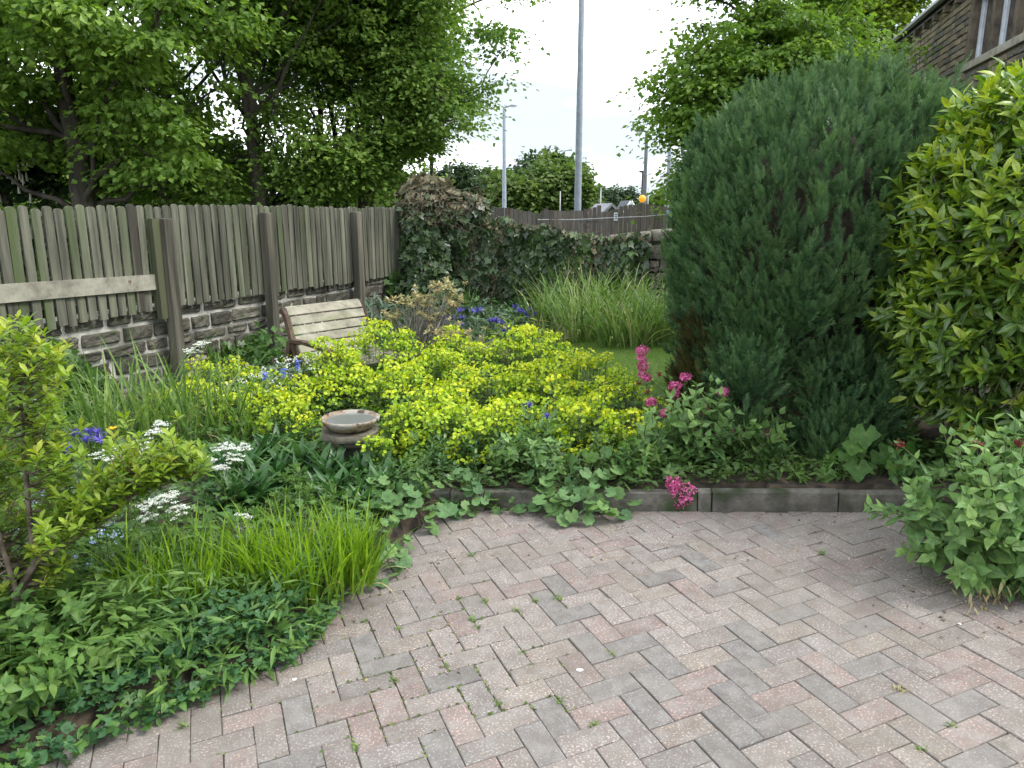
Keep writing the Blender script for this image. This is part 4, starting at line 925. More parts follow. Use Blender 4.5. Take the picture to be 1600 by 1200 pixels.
# ---- materials of leaves
L_IVY = leaf_mat('ivy_leaf', [(.018, .038, .014), (.038, .072, .026), (.070, .12, .04), (.13, .17, .08)], .38, .12, spec=.5)
L_IVYB = leaf_mat('sun_bleached_ivy_leaf', [(.03, .04, .02), (.085, .085, .045), (.19, .17, .10), (.17, .12, .07)], .5, .15)
L_IVYG = leaf_mat('fresh_ivy_leaf', [(.025, .06, .014), (.055, .115, .024), (.10, .17, .04)], .4, .25, spec=.45)
L_CON = leaf_mat('conifer_spray', [(.024, .062, .028), (.055, .118, .042), (.105, .190, .056)], .6, .15, spec=.25, along=((.105, .19, .07), .5, 1.1))
L_CONB = leaf_mat('browned_conifer_spray', [(.04, .035, .012), (.075, .07, .02), (.10, .11, .03)], .65, .12, spec=.2)
L_LAU = leaf_mat('laurel_leaf', [(.020, .055, .016), (.052, .115, .018), (.095, .19, .02), (.185, .30, .024), (.30, .38, .04)], .32, .30, ribc=(.20, .22, .07), spec=.5)
L_VAL = leaf_mat('valerian_leaf', [(.062, .13, .048), (.105, .20, .066), (.16, .275, .08), (.23, .34, .095)], .5, .3, ribc=(.17, .26, .11))
L_EUB = leaf_mat('euphorbia_bract', [(.15, .28, .028), (.29, .43, .032), (.44, .53, .034), (.58, .60, .038)], .55, .35)
L_EUL = leaf_mat('euphorbia_leaf', [(.04, .085, .02), (.075, .135, .028), (.12, .19, .035)], .5, .3)
L_GRB = leaf_mat('bright_blade', [(.085, .175, .018), (.16, .28, .024), (.26, .38, .04)], .42, .45)
L_GRS = leaf_mat('sedge_blade', [(.05, .11, .022), (.10, .185, .035), (.165, .26, .055), (.24, .29, .09)], .45, .35)
L_GRD = leaf_mat('back_blade', [(.055, .11, .024), (.10, .18, .04), (.18, .26, .07), (.36, .34, .18)], .45, .35)
L_ALC = leaf_mat('lady_mantle_leaf', [(.05, .12, .045), (.09, .18, .058), (.15, .25, .062)], .6, .25, ribc=(.15, .23, .08))
L_DKG = leaf_mat('dark_strap_leaf', [(.022, .068, .02), (.045, .12, .03), (.085, .18, .04)], .38, .25, ribc=(.07, .14, .05), spec=.5)
L_MID = leaf_mat('mid_green_leaf', [(.04, .10, .022), (.08, .17, .034), (.145, .245, .05)], .5, .35, ribc=(.12, .2, .07))
L_GER = leaf_mat('cranesbill_leaf', [(.028, .085, .034), (.058, .14, .05), (.11, .205, .06)], .5, .3, ribc=(.07, .13, .06))
L_AZA = leaf_mat('azalea_leaf', [(.075, .15, .024), (.14, .23, .028), (.22, .32, .034), (.32, .36, .05)], .5, .4)
L_PIE = leaf_mat('pale_variegated_leaf', [(.14, .16, .06), (.28, .27, .12), (.42, .38, .20), (.38, .26, .13)], .5, .3)
L_GRY = leaf_mat('grey_green_leaf', [(.055, .095, .06), (.09, .14, .085), (.14, .20, .11)], .6, .25)
STEMG = leaf_mat('green_stem', [(.06, .10, .03), (.12, .15, .05)], .6, .1)
STEMB = surf_mat('brown_twig', [(.045, .033, .024), (.11, .085, .062), (.19, .16, .125)], 14, bump=.3, objrand=.1)
STEMW = surf_mat('grey_twig', [(.12, .11, .095), (.24, .22, .19), (.34, .32, .28)], 20, bump=.2, objrand=.1)
WHITE = leaf_mat('white_petal', [(.60, .62, .56), (.74, .76, .72)], .6, .3)
PINK = leaf_mat('pink_petal', [(.34, .035, .14), (.55, .10, .28), (.68, .25, .42)], .6, .3)
REDB = leaf_mat('dark_red_bud', [(.10, .014, .016), (.20, .035, .035)], .6, .15)
BLUE = leaf_mat('violet_blue_petal', [(.06, .05, .26), (.11, .09, .42), (.20, .16, .55)], .6, .3)
SKYB = leaf_mat('pale_blue_petal', [(.20, .30, .62), (.42, .52, .78), (.62, .68, .80)], .6, .3)

def ellip(n, c, r, thick=.25, lump=.18, seed=1, freq=3.0, zmin=None, front=True):
    """points near the surface of a lumpy ellipsoid, with outward normals"""
    rr = np.random.default_rng(seed); d = nrm(rr.normal(0, 1, (n, 3))); c = np.array(c, float); r = np.array(r, float)
    k = 1 + lump * wob(d * 2.2, freq, seed); dep = 1 - np.abs(rr.normal(0, thick, n)); dep = np.clip(dep, .25, 1.06)
    p = c + d * r * (k * dep)[:, None]; nn = nrm(d / r)
    if zmin is not None: m = p[:, 2] > zmin; p, nn = p[m], nn[m]
    return p, nn
def hull(s, c, r, k=.8, lump=.18, seed=1, freq=3.0, nu=28, nv=16, power=None):
    th = np.linspace(0, math.pi, nv); ph = np.linspace(0, 2 * math.pi, nu, endpoint=False); T_, P_ = np.meshgrid(th, ph, indexing='ij')
    d = np.stack([np.sin(T_) * np.cos(P_), np.sin(T_) * np.sin(P_), np.cos(T_)], -1).reshape(-1, 3)
    q = (1 + lump * wob(d * 2.2, freq, seed)) * k; V = np.array(c) + d * np.array(r) * q[:, None]
    Q = [(i * nu + j, (i + 1) * nu + j, (i + 1) * nu + (j + 1) % nu, i * nu + (j + 1) % nu) for i in range(nv - 1) for j in range(nu)]; s.add(V, np.array(Q))
INNER_SHADE = surf_mat('brown_inner_shade', [(.008, .008, .004), (.022, .018, .010), (.045, .034, .02)], 22, bump=.8, bscale=60, objrand=0, seedrand=False)  # dead brown inside of shrubs, its colour darkened to stand for inner shade

# ---- ivy on the corner and over the boundary wall
def ivy():
    c = at(690, 330, 11.0)
    t = thing('ivy_hump', 'tall hump of bleached brown topped ivy smothering the end of the fence', 'ivy', (c[0], 11.0, .25))
    cu = Soup(); lv = Leaves(); lb = Leaves()
    blobs = [((gx(668, 11), 11.0, zat(318, 11)), (.42, .35, .38), 2600, 1), ((gx(720, 11), 11.1, zat(330, 11)), (.42, .35, .26), 2000, 1), ((gx(650, 10.9), 10.9, zat(345, 10.9)), (.24, .3, .35), 900, 1), ((gx(665, 10.9), 10.85, zat(400, 10.9)), (.36, .32, .45), 2200, 0), ((gx(655, 10.8), 10.75, zat(455, 10.8)), (.34, .3, .42), 1500, 0), ((gx(695, 10.8), 10.9, zat(465, 10.8)), (.35, .3, .35), 1500, 0)]
    for i, (cc, r_, n, top) in enumerate(blobs):
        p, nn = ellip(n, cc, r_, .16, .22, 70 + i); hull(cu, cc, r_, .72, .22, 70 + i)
        d = nrm(nn * .5 + np.array([0, 0, -.8]) + rng.normal(0, .5, p.shape)); N_ = nrm(nn + rng.normal(0, .45, p.shape) + [0, 0, .3])
        dry = (wob(p, 3, 9) * .5 + (p[:, 2] - 1.45) * 2.2 + rng.normal(0, .3, len(p)) > .35) if top else (rng.random(len(p)) < .04)
        lv.add(p[~dry], d[~dry], N_[~dry], rng.uniform(.06, .105, (~dry).sum()), np.clip(rng.normal(.42, .22, (~dry).sum()), 0, .99))
        lb.add(p[dry], d[dry], N_[dry], rng.uniform(.05, .10, dry.sum()), np.clip(rng.normal(.5, .25, dry.sum()), 0, .99))
    shrub_soup('green_leaves', L_IVY, t, lv, T_IVY, 'stuff'); shrub_soup('bleached_leaves', L_IVYB, t, lb, [T_IVY, T_LANCE], 'stuff'); cu.obj('dark_ivy_hull', INNER_SHADE, t, True)  # closed dark lumps behind the leaves, shade put into their colour
    st = Soup()
    for _ in range(60):
        a = np.array([gx(rng.uniform(640, 760), 10.7), 10.62 + rng.normal(0, .05), zat(rng.uniform(300, 360), 10.7)]); tube(st, [a, a + [rng.normal(0, .08), -.08, .08], a + [rng.normal(0, .16), -.12, rng.uniform(-.05, .2)]], [.006, .004, .002], 3)
    st.obj('bare_stems', STEMB, t)
    # wall curtain
    t = thing('ivy_curtain', 'thick dark curtain of ivy hanging down the boundary wall', 'ivy', (*bw(1.6), .25)); lv, lb, lg = Leaves(), Leaves(), Leaves(); n = 17000
    s = rng.uniform(.1, 3.75, n); u = rng.random(n); cov = np.interp(s, [0, 2.6, 3.2, 3.75], [1, 1, .6, .04]); k = rng.random(n) < cov * np.where(u < .45, np.interp(s, [0, 2.3, 3], [1, 1, .5]), 1); s, u = s[k], u[k]
    topz = np.interp(s, [0, .6, 1.0, 1.5, 2.2, 2.7, 3.1, 3.75], [1.40, 1.36, 1.50, 1.52, 1.47, 1.36, 1.28, 1.34]) + .05 * wob(np.stack([s, s * 0, s * 0], -1), 5, 3)
    z = .15 + (topz - .15) * u ** .8; bulge = .30 * np.sin(np.clip(u, 0, 1) * 2.4) ** 1 * np.interp(s, [0, 2.6, 3.75], [1, .7, .12]) + .05
    off = bulge * (1 + .5 * wob(np.stack([s, z, z * 0], -1), 4, 12)) + rng.normal(0, .03, len(s)) + .02; p2 = np.stack([bw(a, 0) for a in s]) + off[:, None] * BN
    p = np.c_[p2, z]; nb = np.r_[BN, .25]; crest = u > .93; nn = np.tile(nb, (len(p), 1)); nn[crest] += [0, 0, 1.2]
    d = nrm(np.array([0, 0, -.9]) + rng.normal(0, .5, p.shape)); N_ = nrm(nn + rng.normal(0, .45, p.shape))
    hang = wob(np.stack([s * 5, z * .8, z * 0], -1), 1.8, 20); dry = (hang + rng.normal(0, .35, len(s)) > .30) & (u < .9) | ((u > .9) & (rng.random(len(s)) < .75)); grn = ~dry & (wob(np.stack([s, z, 0 * z], -1), 3, 33) + .5 * (s > 2.05) * (u > .35) * (u < .8) + rng.normal(0, .25, len(s)) > .85)
    rest = ~dry & ~grn
    for L_, m, mu in ((lv, rest, .34), (lb, dry, .45), (lg, grn, .5)): L_.add(p[m], d[m], N_[m], rng.uniform(.045, .10, m.sum()) * np.where(dry[m], .7, 1), np.clip(rng.normal(mu, .22, m.sum()), 0, .99))
    shrub_soup('dark_leaves', L_IVY, t, lv, T_IVY, 'stuff'); shrub_soup('bleached_leaves', L_IVYB, t, lb, [T_IVY, T_LANCE], 'stuff'); shrub_soup('fresh_leaves', L_IVYG, t, lg, T_IVY, 'stuff')
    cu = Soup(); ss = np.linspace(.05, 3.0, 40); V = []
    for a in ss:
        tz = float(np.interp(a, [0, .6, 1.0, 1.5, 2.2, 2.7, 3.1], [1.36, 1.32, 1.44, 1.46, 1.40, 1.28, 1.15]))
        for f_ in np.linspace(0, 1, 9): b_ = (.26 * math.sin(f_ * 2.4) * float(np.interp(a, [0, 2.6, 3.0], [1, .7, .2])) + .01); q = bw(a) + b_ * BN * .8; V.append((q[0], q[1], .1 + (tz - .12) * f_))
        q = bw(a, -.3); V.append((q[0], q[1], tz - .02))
    cu.add(V, np.array([(i * 10 + j, (i + 1) * 10 + j, (i + 1) * 10 + j + 1, i * 10 + j + 1) for i in range(39) for j in range(9)])); cu.obj('dark_ivy_hull', INNER_SHADE, t, True)  # dark sheet under the ivy leaves, coloured as the shade in there
    st = Soup()
    for _ in range(170):
        a = rng.uniform(.2, 3.1); q = bw(a, .33 * np.interp(a, [0, 3], [1, .45]) + rng.normal(0, .03)); z0 = rng.uniform(.6, 1.25); tube(st, [(q[0], q[1], z0), (q[0] + rng.normal(0, .03), q[1] - .02, z0 - .2), (q[0] + rng.normal(0, .05), q[1], z0 - rng.uniform(.3, .6))], [.005, .004, .003], 3)
    for _ in range(40):
        a = rng.uniform(.4, 3.4); q = bw(a, .0); z0 = bw_top(a) + .25 if a < 2.5 else bw_top(a); tube(st, [(q[0], q[1], z0 - .05), (q[0] + rng.normal(0, .1), q[1], z0 + .08), (q[0] + rng.normal(0, .2), q[1], z0 + .1)], [.006, .004, .002], 3)
    st.obj('bare_stems', STEMB, t)
    # low ivy on the fence wall
    for nm, lab, s0, s1, z1, n, o in (('ivy_plant', 'small ivy climbing the stone wall between the last post and the ivy hump', s_at(598), s_at(618), .75, 260, .1), ('ivy_bush', 'bushy green ivy at the foot of the wall under the left end of the fence', 2.9, s_at(118), .72, 4200, .32), ('ivy_plant', 'sparse ivy and leaves against the pale jointed wall between the first two posts', s_at(300), s_at(395), .30, 300, .10)):
        ivy_wall(nm, lab, s0, s1, z1, n, o)
def ivy_wall(nm, lab, s0, s1, z1, n, o):
    t = thing(nm, lab, 'ivy', (*fl((s0 + s1) / 2, .1), gz(*fl((s0 + s1) / 2)))); lv = Leaves(); s = rng.uniform(s0, s1, n); u = rng.random(n); e = np.interp((s - s0) / (s1 - s0), [0, .7, 1], [1, .85, .35] if n > 1000 else [1, 1, 1])
    z = .08 + (z1 * e - .08) * u + .04 * rng.normal(0, 1, n); off = (o * np.sqrt(np.clip(1.05 - u, 0, 1)) * rng.uniform(.6, 1.1, n)) + .0 + .05 * wob(np.stack([s, z, z], -1), 5, 2) * (n > 1000)
    p = np.c_[np.stack([fl(a, 0) for a in s]) + off[:, None] * FN, z]; nn = np.tile(np.r_[FN, .5], (n, 1)); lv.add(p, nrm(np.array([0, 0, -.8]) + rng.normal(0, .5, p.shape)), nrm(nn + rng.normal(0, .4, p.shape)), rng.uniform(.05, .085, n), np.clip(rng.normal(.5, .22, n), 0, .99))
    shrub_soup('foliage', L_IVYG, t, lv, T_IVY)
ivy()

# ---- the big conifer
def conifer():
    cx, cy, z0, H = 2.12, 5.38, .12, 2.28
    t = thing('conifer', 'big dense blue green conifer with upright feathery sprays behind the kerb', 'conifer', (cx, cy, z0))
    # spray template: flat feather of branchlets
    V, Q, A = [], [], []
    def lf(p, d, l, w_, n_=(0, 0, 1)):
        p = np.array(p, float); d = np.array(d, float) / np.linalg.norm(d); x = np.cross(d, n_); i = len(V)
        V.extend([p - x * w_ * 1.1, p + d * l, p + x * w_ * 1.1]); Q.append((i, i + 1, i + 2)); yy = p[1]; A.extend([(0, 1, yy), (0, 1, min(1, yy + l)), (0, 1, yy)])
    rr = np.random.default_rng(1)
    for k in range(8):
        y = .04 + k * .115; l = .34 * (1 - (k / 10) ** 1.3) + .05
        for sg in (-1, 1): lf((0, y + .02 * sg, rr.normal(0, .015)), (sg * .62, .75, rr.normal(0, .22)), l, .030, (0, .2 * sg, 1))
        if k % 2 == 0: lf((0, y, 0), (rr.normal(0, .1), .8, .5), l * .7, .03, (1, 0, 0))
    lf((0, .6, 0), (0, 1, 0), .42, .03); lf((0, 0, 0), (0, 1, 0), .8, .018)
    TS = (np.array(V), [np.array(Q)], np.array(A))
    def surf(n, th0, sd, blob=None):
        r_ = np.random.default_rng(sd); a = r_.uniform(0, 2 * math.pi, n); h = r_.random(n) ** .9
        prof = np.interp(h, [0, .06, .16, .25, .34, .5, .68, .82, .92, 1.0], [.68, .80, .86, .86, .95, 1.0, 1.0, .92, .74, .16])
        dx = .26 * h + .04; k = 1 + .10 * wob(np.stack([np.cos(a) * 1.3, np.sin(a) * 1.3, h * 2.4], -1), 3.2, 5)
        rad = prof * k * (1 - np.abs(r_.normal(0, th0, n)))
        p = np.stack([cx + dx - .15 + .97 * rad * np.cos(a), cy + .88 * rad * np.sin(a), z0 + H * (h + .02 * r_.normal(0, 1, n))], -1)
        nn = np.stack([np.cos(a), np.sin(a), np.interp(h, [0, .5, .8, 1], [-.1, .1, .7, 2])], -1); return p, nrm(nn), h
    P, NN, h = surf(2000, .06, 3)
    # a dark hollow low on the front right, and one above the browned left foot
    def hollow(p, c, r_): return (((p - np.array(c)) / np.array(r_)) ** 2).sum(1) < 1
    k = ~(hollow(P, at(1330, 535, 4.55), (.27, .3, .07)) | hollow(P, at(1215, 620, 4.6), (.08, .3, .16))); P, NN, h = P[k], NN[k], h[k]
    blobs = [(at(1320, 640, 4.60), (.34, .34, .27), 150), (at(1300, 705, 4.5), (.26, .28, .20), 90), (at(1175, 590, 4.62), (.15, .25, .13), 36), (at(1145, 700, 4.6), (.14, .22, .16), 28), (at(1240, 480, 4.65), (.16, .2, .16), 40)]
    for i, (c, r_, n) in enumerate(blobs): p, nn = ellip(n, c, r_, .15, .2, 30 + i); P = np.vstack([P, p]); NN = np.vstack([NN, nn]); h = np.r_[h, np.full(len(p), .2)]
    px = 800 + 1211 * P[:, 0] / P[:, 1]; brown = (P[:, 2] < .88) & (px < 1135) & (P[:, 1] < 5.6) & (rng.random(len(P)) < .66)
    Dc = nrm(NN * .40 + np.array([0, 0, .85]) + rng.normal(0, .14, P.shape)); m_ = 10; n_ = len(P); ln = np.repeat(rng.uniform(.16, .34, n_), m_)
    u = rng.random(n_ * m_) ** .8; tp = np.repeat(np.clip(.36 + .16 * h + .2 * wob(P, 2.5, 8) + rng.normal(0, .14, n_), 0, 1), m_)
    P, NN, Dc, h, brown = np.repeat(P, m_, 0), np.repeat(NN, m_, 0), np.repeat(Dc, m_, 0), np.repeat(h, m_), np.repeat(brown, m_); rd = rng.normal(0, 1, P.shape); rd = nrm(rd - Dc * (rd * Dc).sum(1, keepdims=True))
    P = P + Dc * (ln * (u - .35))[:, None] + rd * (.055 * (1 - u) * ln / .25 + .005)[:, None]; D = nrm(Dc * .85 + rd * (.62 * (1 - .8 * u))[:, None] + rng.normal(0, .1, P.shape)); sc = rng.uniform(.085, .15, len(P)) * (1.05 - .25 * u)
    tone = np.clip(tp + .22 * (u - .5) + rng.normal(0, .1, len(P)), .01, .99)
    M = basis(D, nrm(NN + rng.normal(0, .5, P.shape)))
    s = Soup(); s.inst(TS, P[~brown], M[~brown], sc[~brown], tone[~brown]); s.obj('foliage', L_CON, t)
    s = Soup(); s.inst(TS, P[brown], M[brown], sc[brown], tone[brown]); s.obj('browned_foliage', L_CONB, t)
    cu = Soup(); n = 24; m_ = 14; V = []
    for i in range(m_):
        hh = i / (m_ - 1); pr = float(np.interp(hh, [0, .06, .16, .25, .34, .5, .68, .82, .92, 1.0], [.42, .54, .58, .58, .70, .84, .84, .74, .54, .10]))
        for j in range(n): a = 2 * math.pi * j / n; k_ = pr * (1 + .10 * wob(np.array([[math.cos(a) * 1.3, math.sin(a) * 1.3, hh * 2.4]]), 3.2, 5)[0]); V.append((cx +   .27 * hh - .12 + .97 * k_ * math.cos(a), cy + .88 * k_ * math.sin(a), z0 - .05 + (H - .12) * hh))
    cu.add(V, np.array([(i * n + j, i * n + (j + 1) % n, (i + 1) * n + (j + 1) % n, (i + 1) * n + j) for i in range(m_ - 1) for j in range(n)])); cu.add(np.array(V[-n:]), np.array([tuple(range(n))])); cu.obj('dark_inner_hull', INNER_SHADE, t, True)  # solid core in place of twigs, inner shade painted in its colour
    tw = Soup()
    for _ in range(150): a = at(rng.uniform(1195, 1245), rng.uniform(585, 690), rng.uniform(4.6, 4.85)); tube(tw, [a, a + rng.normal(0, .07, 3), a + rng.normal(0, .12, 3)], [.004, .003, .002], 3)
    tw.obj('dead_twigs', surf_mat('reddish_dead_twig', [(.04, .022, .014), (.10, .06, .04)], 20, bump=0), t)
    tr = Soup(); tube(tr, [(cx, cy, z0 - .1), (cx, cy, 1.6)], [.08, .05], 8); tr.obj('trunk', BARKD, t)
conifer()

# ---- the laurel hedge
def laurel():
    c = np.array([3.38, 4.15, 1.36]); r_ = np.array([1.18, .85, 1.06])
    t = thing('laurel_hedge', 'glossy laurel with bright yellow green young leaves at the right edge', 'laurel', (3.0, 4.3, .1))
    rr = np.random.default_rng(12); n = 5200; d = nrm(rr.normal(0, 1, (n, 3))); e = 3.2
    k = (np.abs(d[:, 0]) ** e + np.abs(d[:, 1]) ** e + np.abs(d[:, 2]) ** e) ** (-1 / e); k *= 1 + .07 * wob(d * 2.5, 3, 4); k *= 1 - np.abs(rr.normal(0, .075, n))
    P = c + d * r_ * k[:, None]; nn = nrm(d / r_ * np.abs(d) ** .8); m = (P[:, 2] > .52) & (P[:, 1] < 4.9) & ((P[:, 1] < 4.55) | (P[:, 0] < 2.7)) & (P[:, 0] < 4.1); P, nn = P[m], nn[m]
    lv = Leaves(); st = Soup()
    for i in range(len(P)):
        sd = nrm(nn[i] * .7 + np.array([0, 0, .55]) + rr.normal(0, .28, 3)); hgt = (P[i][2] - .5) / 1.8; young = rr.random() < .34 + .50 * hgt; q = int(rr.integers(6, 10)); a0 = rr.uniform(0, 6.28)
        B = basis(sd[None], np.array([[.1, .2, 1.]]))[0]
        az = a0 + np.arange(q) * 2.4; el = np.linspace(.1, 1.15, q) if young else np.linspace(-.15, .9, q)
        dl = B @ np.stack([np.cos(az) * np.cos(el), np.sin(el), np.sin(az) * np.cos(el)]); dl = dl.T + [0, 0, .10]
        pos = P[i] + sd * np.linspace(-.07, .03, q)[:, None]; to = np.clip((np.linspace(.35, .78, q) + .16 * hgt if young else np.full(q, .24 + .18 * hgt)) + rr.normal(0, .10, q), .01, .99)
        lv.add(pos, nrm(dl), nrm(sd + rr.normal(0, .2, (q, 3)) + [0, 0, .3]), rr.uniform(.075, .115, q) * (1 if not young else .92), to)
        if i % 2 == 0: tube(st, [P[i] - sd * .22, P[i]], [.004, .0025], 3, cap=False)
    def score(P, sc):
        d = P - np.array([0, 0, CZ]); px = 800 + 1211 * d[:, 0] / d[:, 1]; return np.where((px < 1610), np.linalg.norm(d, axis=1) / sc, 1e6) - 8 * (P[:, 1] < 3.6)
    lv.parts(t, 'leaf', [T_LAUREL, T_LAUREL2], L_LAU, 300, 'more_leaves', score, T_LAURELS)
    st.obj('twigs', STEMB, t)
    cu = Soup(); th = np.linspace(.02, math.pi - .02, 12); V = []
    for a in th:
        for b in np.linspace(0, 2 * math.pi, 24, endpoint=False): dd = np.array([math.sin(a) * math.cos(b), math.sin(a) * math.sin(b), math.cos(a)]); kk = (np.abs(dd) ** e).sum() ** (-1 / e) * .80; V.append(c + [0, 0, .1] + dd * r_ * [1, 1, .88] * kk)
    cu.add(V, np.array([(i * 24 + j, (i + 1) * 24 + j, (i + 1) * 24 + (j + 1) % 24, i * 24 + (j + 1) % 24) for i in range(11) for j in range(24)])); cu.obj('dark_inner_hull', INNER_SHADE, t, True)  # solid shell behind the leaves, its dark colour stands for inner shade
    tr = Soup()
    for k in range(9): a = np.array([rr.uniform(2.6, 3.9), rr.uniform(4.0, 4.5), .05]); tube(tr, [a, a + [rr.normal(0, .05), 0, .35], a + [rr.normal(0, .12), rr.normal(0, .1), .8]], [.022, .018, .014], 6)
    tr.obj('trunk', BARK, t, True)
laurel()

# ---- leafy stems with opposite leaves: valerian
def curve(a, b, bow, n=7):
    t = np.linspace(0, 1, n)[:, None]; return a + (b - a) * t + np.array(bow) * (4 * t * (1 - t)) * .5
def leafy_stem(lv, st, a, b, bow, pairs, l0, l1, tone, r0=.003, u0=.25, el=.35, tmul=.12, mi=0, sag=.0):
    C = curve(np.array(a, float), np.array(b, float), bow); tube(st, C, np.linspace(r0, r0 * .5, len(C)), 4, cap=False, mi=mi)
    u = np.linspace(u0, 1, pairs); idx = u * (len(C) - 1); i0 = np.clip(idx.astype(int), 0, len(C) - 2); fr = (idx - i0)[:, None]
    P = C[i0] * (1 - fr) + C[i0 + 1] * fr; T_ = nrm(C[i0 + 1] - C[i0]); B = basis(T_, np.tile([.2, .1, 1.], (pairs, 1))); a0 = rng.uniform(0, 3.14)
    for k in range(2):
        az = a0 + np.arange(pairs) * math.pi / 2 + k * math.pi; e = np.linspace(el * .4, el * 2.2, pairs)
        D = B[:, :, 0] * (np.cos(az) * np.cos(e))[:, None] + B[:, :, 2] * (np.sin(az) * np.cos(e))[:, None] + T_ * np.sin(e)[:, None] + [0, 0, sag]
        Nn = T_ + [0, 0, .4] + rng.normal(0, .15, P.shape); lv.add(P, nrm(D + rng.normal(0, .12, P.shape)), nrm(Nn), np.interp(u, [u0, .6, 1], [l0, (l0 + l1) / 2 * 1.05, l1]) * rng.uniform(.85, 1.15, pairs), np.clip(tone + tmul * (u - .5) * 2 + rng.normal(0, .1, pairs), .01, .99))
def flower_ball(s, p, r_, n, T, size, mi=0, dome=0.0, tone=None, flat=1.0):
    d = nrm(rng.normal(0, 1, (n, 3)) + [0, 0, dome]); P = np.array(p) + d * [r_, r_, r_ * flat]; s.inst(T, P, basis(nrm(rng.normal(0, 1, (n, 3))), d), rng.uniform(.7, 1.2, n) * size, rng.random(n) if tone is None else np.full(n, tone), mi)
def valerian_right():
    b0 = np.array([2.12, 3.08, .11]); t = thing('red_valerian', 'large grey green valerian with dark red buds spilling over the paving at right', 'plant', tuple(b0)); lv = Leaves(); st = Soup(); rr = np.random.default_rng(5)
    c = np.array([2.13, 3.10, .40]); R_ = np.array([.50, .42, .44])
    for i in range(105):
        d = nrm(rr.normal(0, 1, 3) + [-.15, -.35, .35]); tip = c + d * R_ * rr.uniform(.72, 1.05); tip[2] = max(tip[2], .16); b = b0 + [rr.normal(0, .12), rr.normal(0, .12) + .04, 0]
        leafy_stem(lv, st, b, tip, (d[0] * .1, d[1] * .1, .10), int(rr.integers(5, 8)), .118, .055, rr.normal(.5, .14), .0035, .35)
    bud = []
    for px, py, Y in ((1405, 694, 3.15), (1527, 695, 3.1), (1592, 692, 3.05), (1500, 720, 3.1), (1425, 790, 2.95), (1546, 788, 2.85), (1635, 740, 3.0)):
        tip = at(px, py, Y); leafy_stem(lv, st, b0 + [rr.normal(0, .08), 0, 0], tip, (0, -.03, .08), 6, .08, .03, .5, .003, .3); bud.append(tip)
    lv.parts(t, 'leaf', [T_OVATE, T_OVATE2], L_VAL, 300, 'more_leaves'); st.obj('stems', STEMG, t, True)
    for k, p in enumerate(bud[:3]): s = Soup(); flower_ball(s, p, .017, 60, T_CLUB, .014, flat=.7); s.obj('flower_bud', REDB, t)
    # yellowing skirt of old leaves
    s = Soup(); n = 120; P = np.stack([rr.uniform(1.85, 2.4, n), rr.uniform(2.75, 2.95, n), rr.uniform(.10, .22, n)], -1); s.inst(T_LANCE, P, basis(nrm(rr.normal(0, .4, (n, 3)) + [0, -.3, -1]), nrm(rr.normal(0, .5, (n, 3)) + [0, -1, .3])), rr.uniform(.04, .07, n), rr.random(n)); s.obj('withered_leaves', L_PIE, t)
valerian_right()
def valerian_pink():
    base = gnd(1125, 765); b0 = np.array([.98, 4.30, .17])
    t = thing('pink_valerian', 'valerian with magenta pink flower heads between the euphorbia and the conifer', 'plant', tuple(b0)); lv = Leaves(); st = Soup(); rr = np.random.default_rng(6)
    tips = [(1003, 548, 4.9, 2), (1010, 590, 4.85, 1), (1012, 612, 4.7, 0), (1055, 603, 4.6, 2), (1071, 589, 4.7, 1), (1060, 625, 4.5, 0), (1130, 612, 4.5, 1), (1165, 648, 4.5, 0), (1150, 675, 4.35, 2), (1195, 678, 4.35, 1), (1092, 677, 4.35, 1), (998, 598, 4.8, 0), (1030, 585, 4.8, 0), (1040, 645, 4.5, 1), (1100, 640, 4.5, 1), (1078, 702, 4.3, 1), (1182, 706, 4.3, 1), (1120, 668, 4.4, 1), (1004, 572, 4.9, 2), (1018, 628, 4.6, 1)]
    fl_ = []
    for px, py, Y, k in tips:
        tip = at(px, py, Y); tip_xy = tip.copy(); b = b0 + [rr.normal(0, .10) + (tip[0] - b0[0]) * .35, rr.normal(0, .06) + (Y - 4.3) * .6, 0]; leafy_stem(lv, st, b, tip, (0, 0, .04), 7, .085, .022, .42, .003, .2); fl_.append((tip, k))
    for i in range(120):
        px = rr.uniform(1010, 1240); py = rr.uniform(np.interp(px, [1010, 1080, 1130, 1240], [640, 588, 600, 650]), 752); Y = rr.uniform(4.12, 4.6); tip = at(px, py, Y); b = b0 + [(tip[0] - b0[0]) * .5 + rr.normal(0, .08), rr.normal(0, .08) + .05, 0]; tip[2] = max(tip[2], .2)
        leafy_stem(lv, st, b, tip, (0, -.02, .06), int(rr.integers(4, 7)), .105, .055, rr.normal(.5, .12), .003, .35)
    low = [(1052, 755, 2), (1075, 765, 2), (1062, 785, 1), (1056, 770, 1), (1072, 779, 1)]
    for px, py, k in low: tip = at(px, py, 3.93); leafy_stem(lv, st, b0 + [-.1, -.1, .02], tip, (0, -.1, .1), 4, .05, .03, .5, .0025, .3); fl_.append((tip, k + .5))
    lv.parts(t, 'leaf', [T_OVATE, T_OVATE2], L_VAL, 280, 'more_leaves'); st.obj('stems', STEMG, t, True)
    for p, k in fl_:
        s = Soup()
        if k >= 1: flower_ball(s, p, .022 + .008 * k, 170, T_CLUB, .016, flat=.8); 
        if k == 2: flower_ball(s, p - [0, 0, .05], .027, 130, T_CLUB, .016, flat=.8)
        if k >= 1: s.obj('flower_head', PINK, t)
        else: flower_ball(s, p, .013, 50, T_CLUB, .012); s.obj('flower_bud', REDB, t)
valerian_pink()

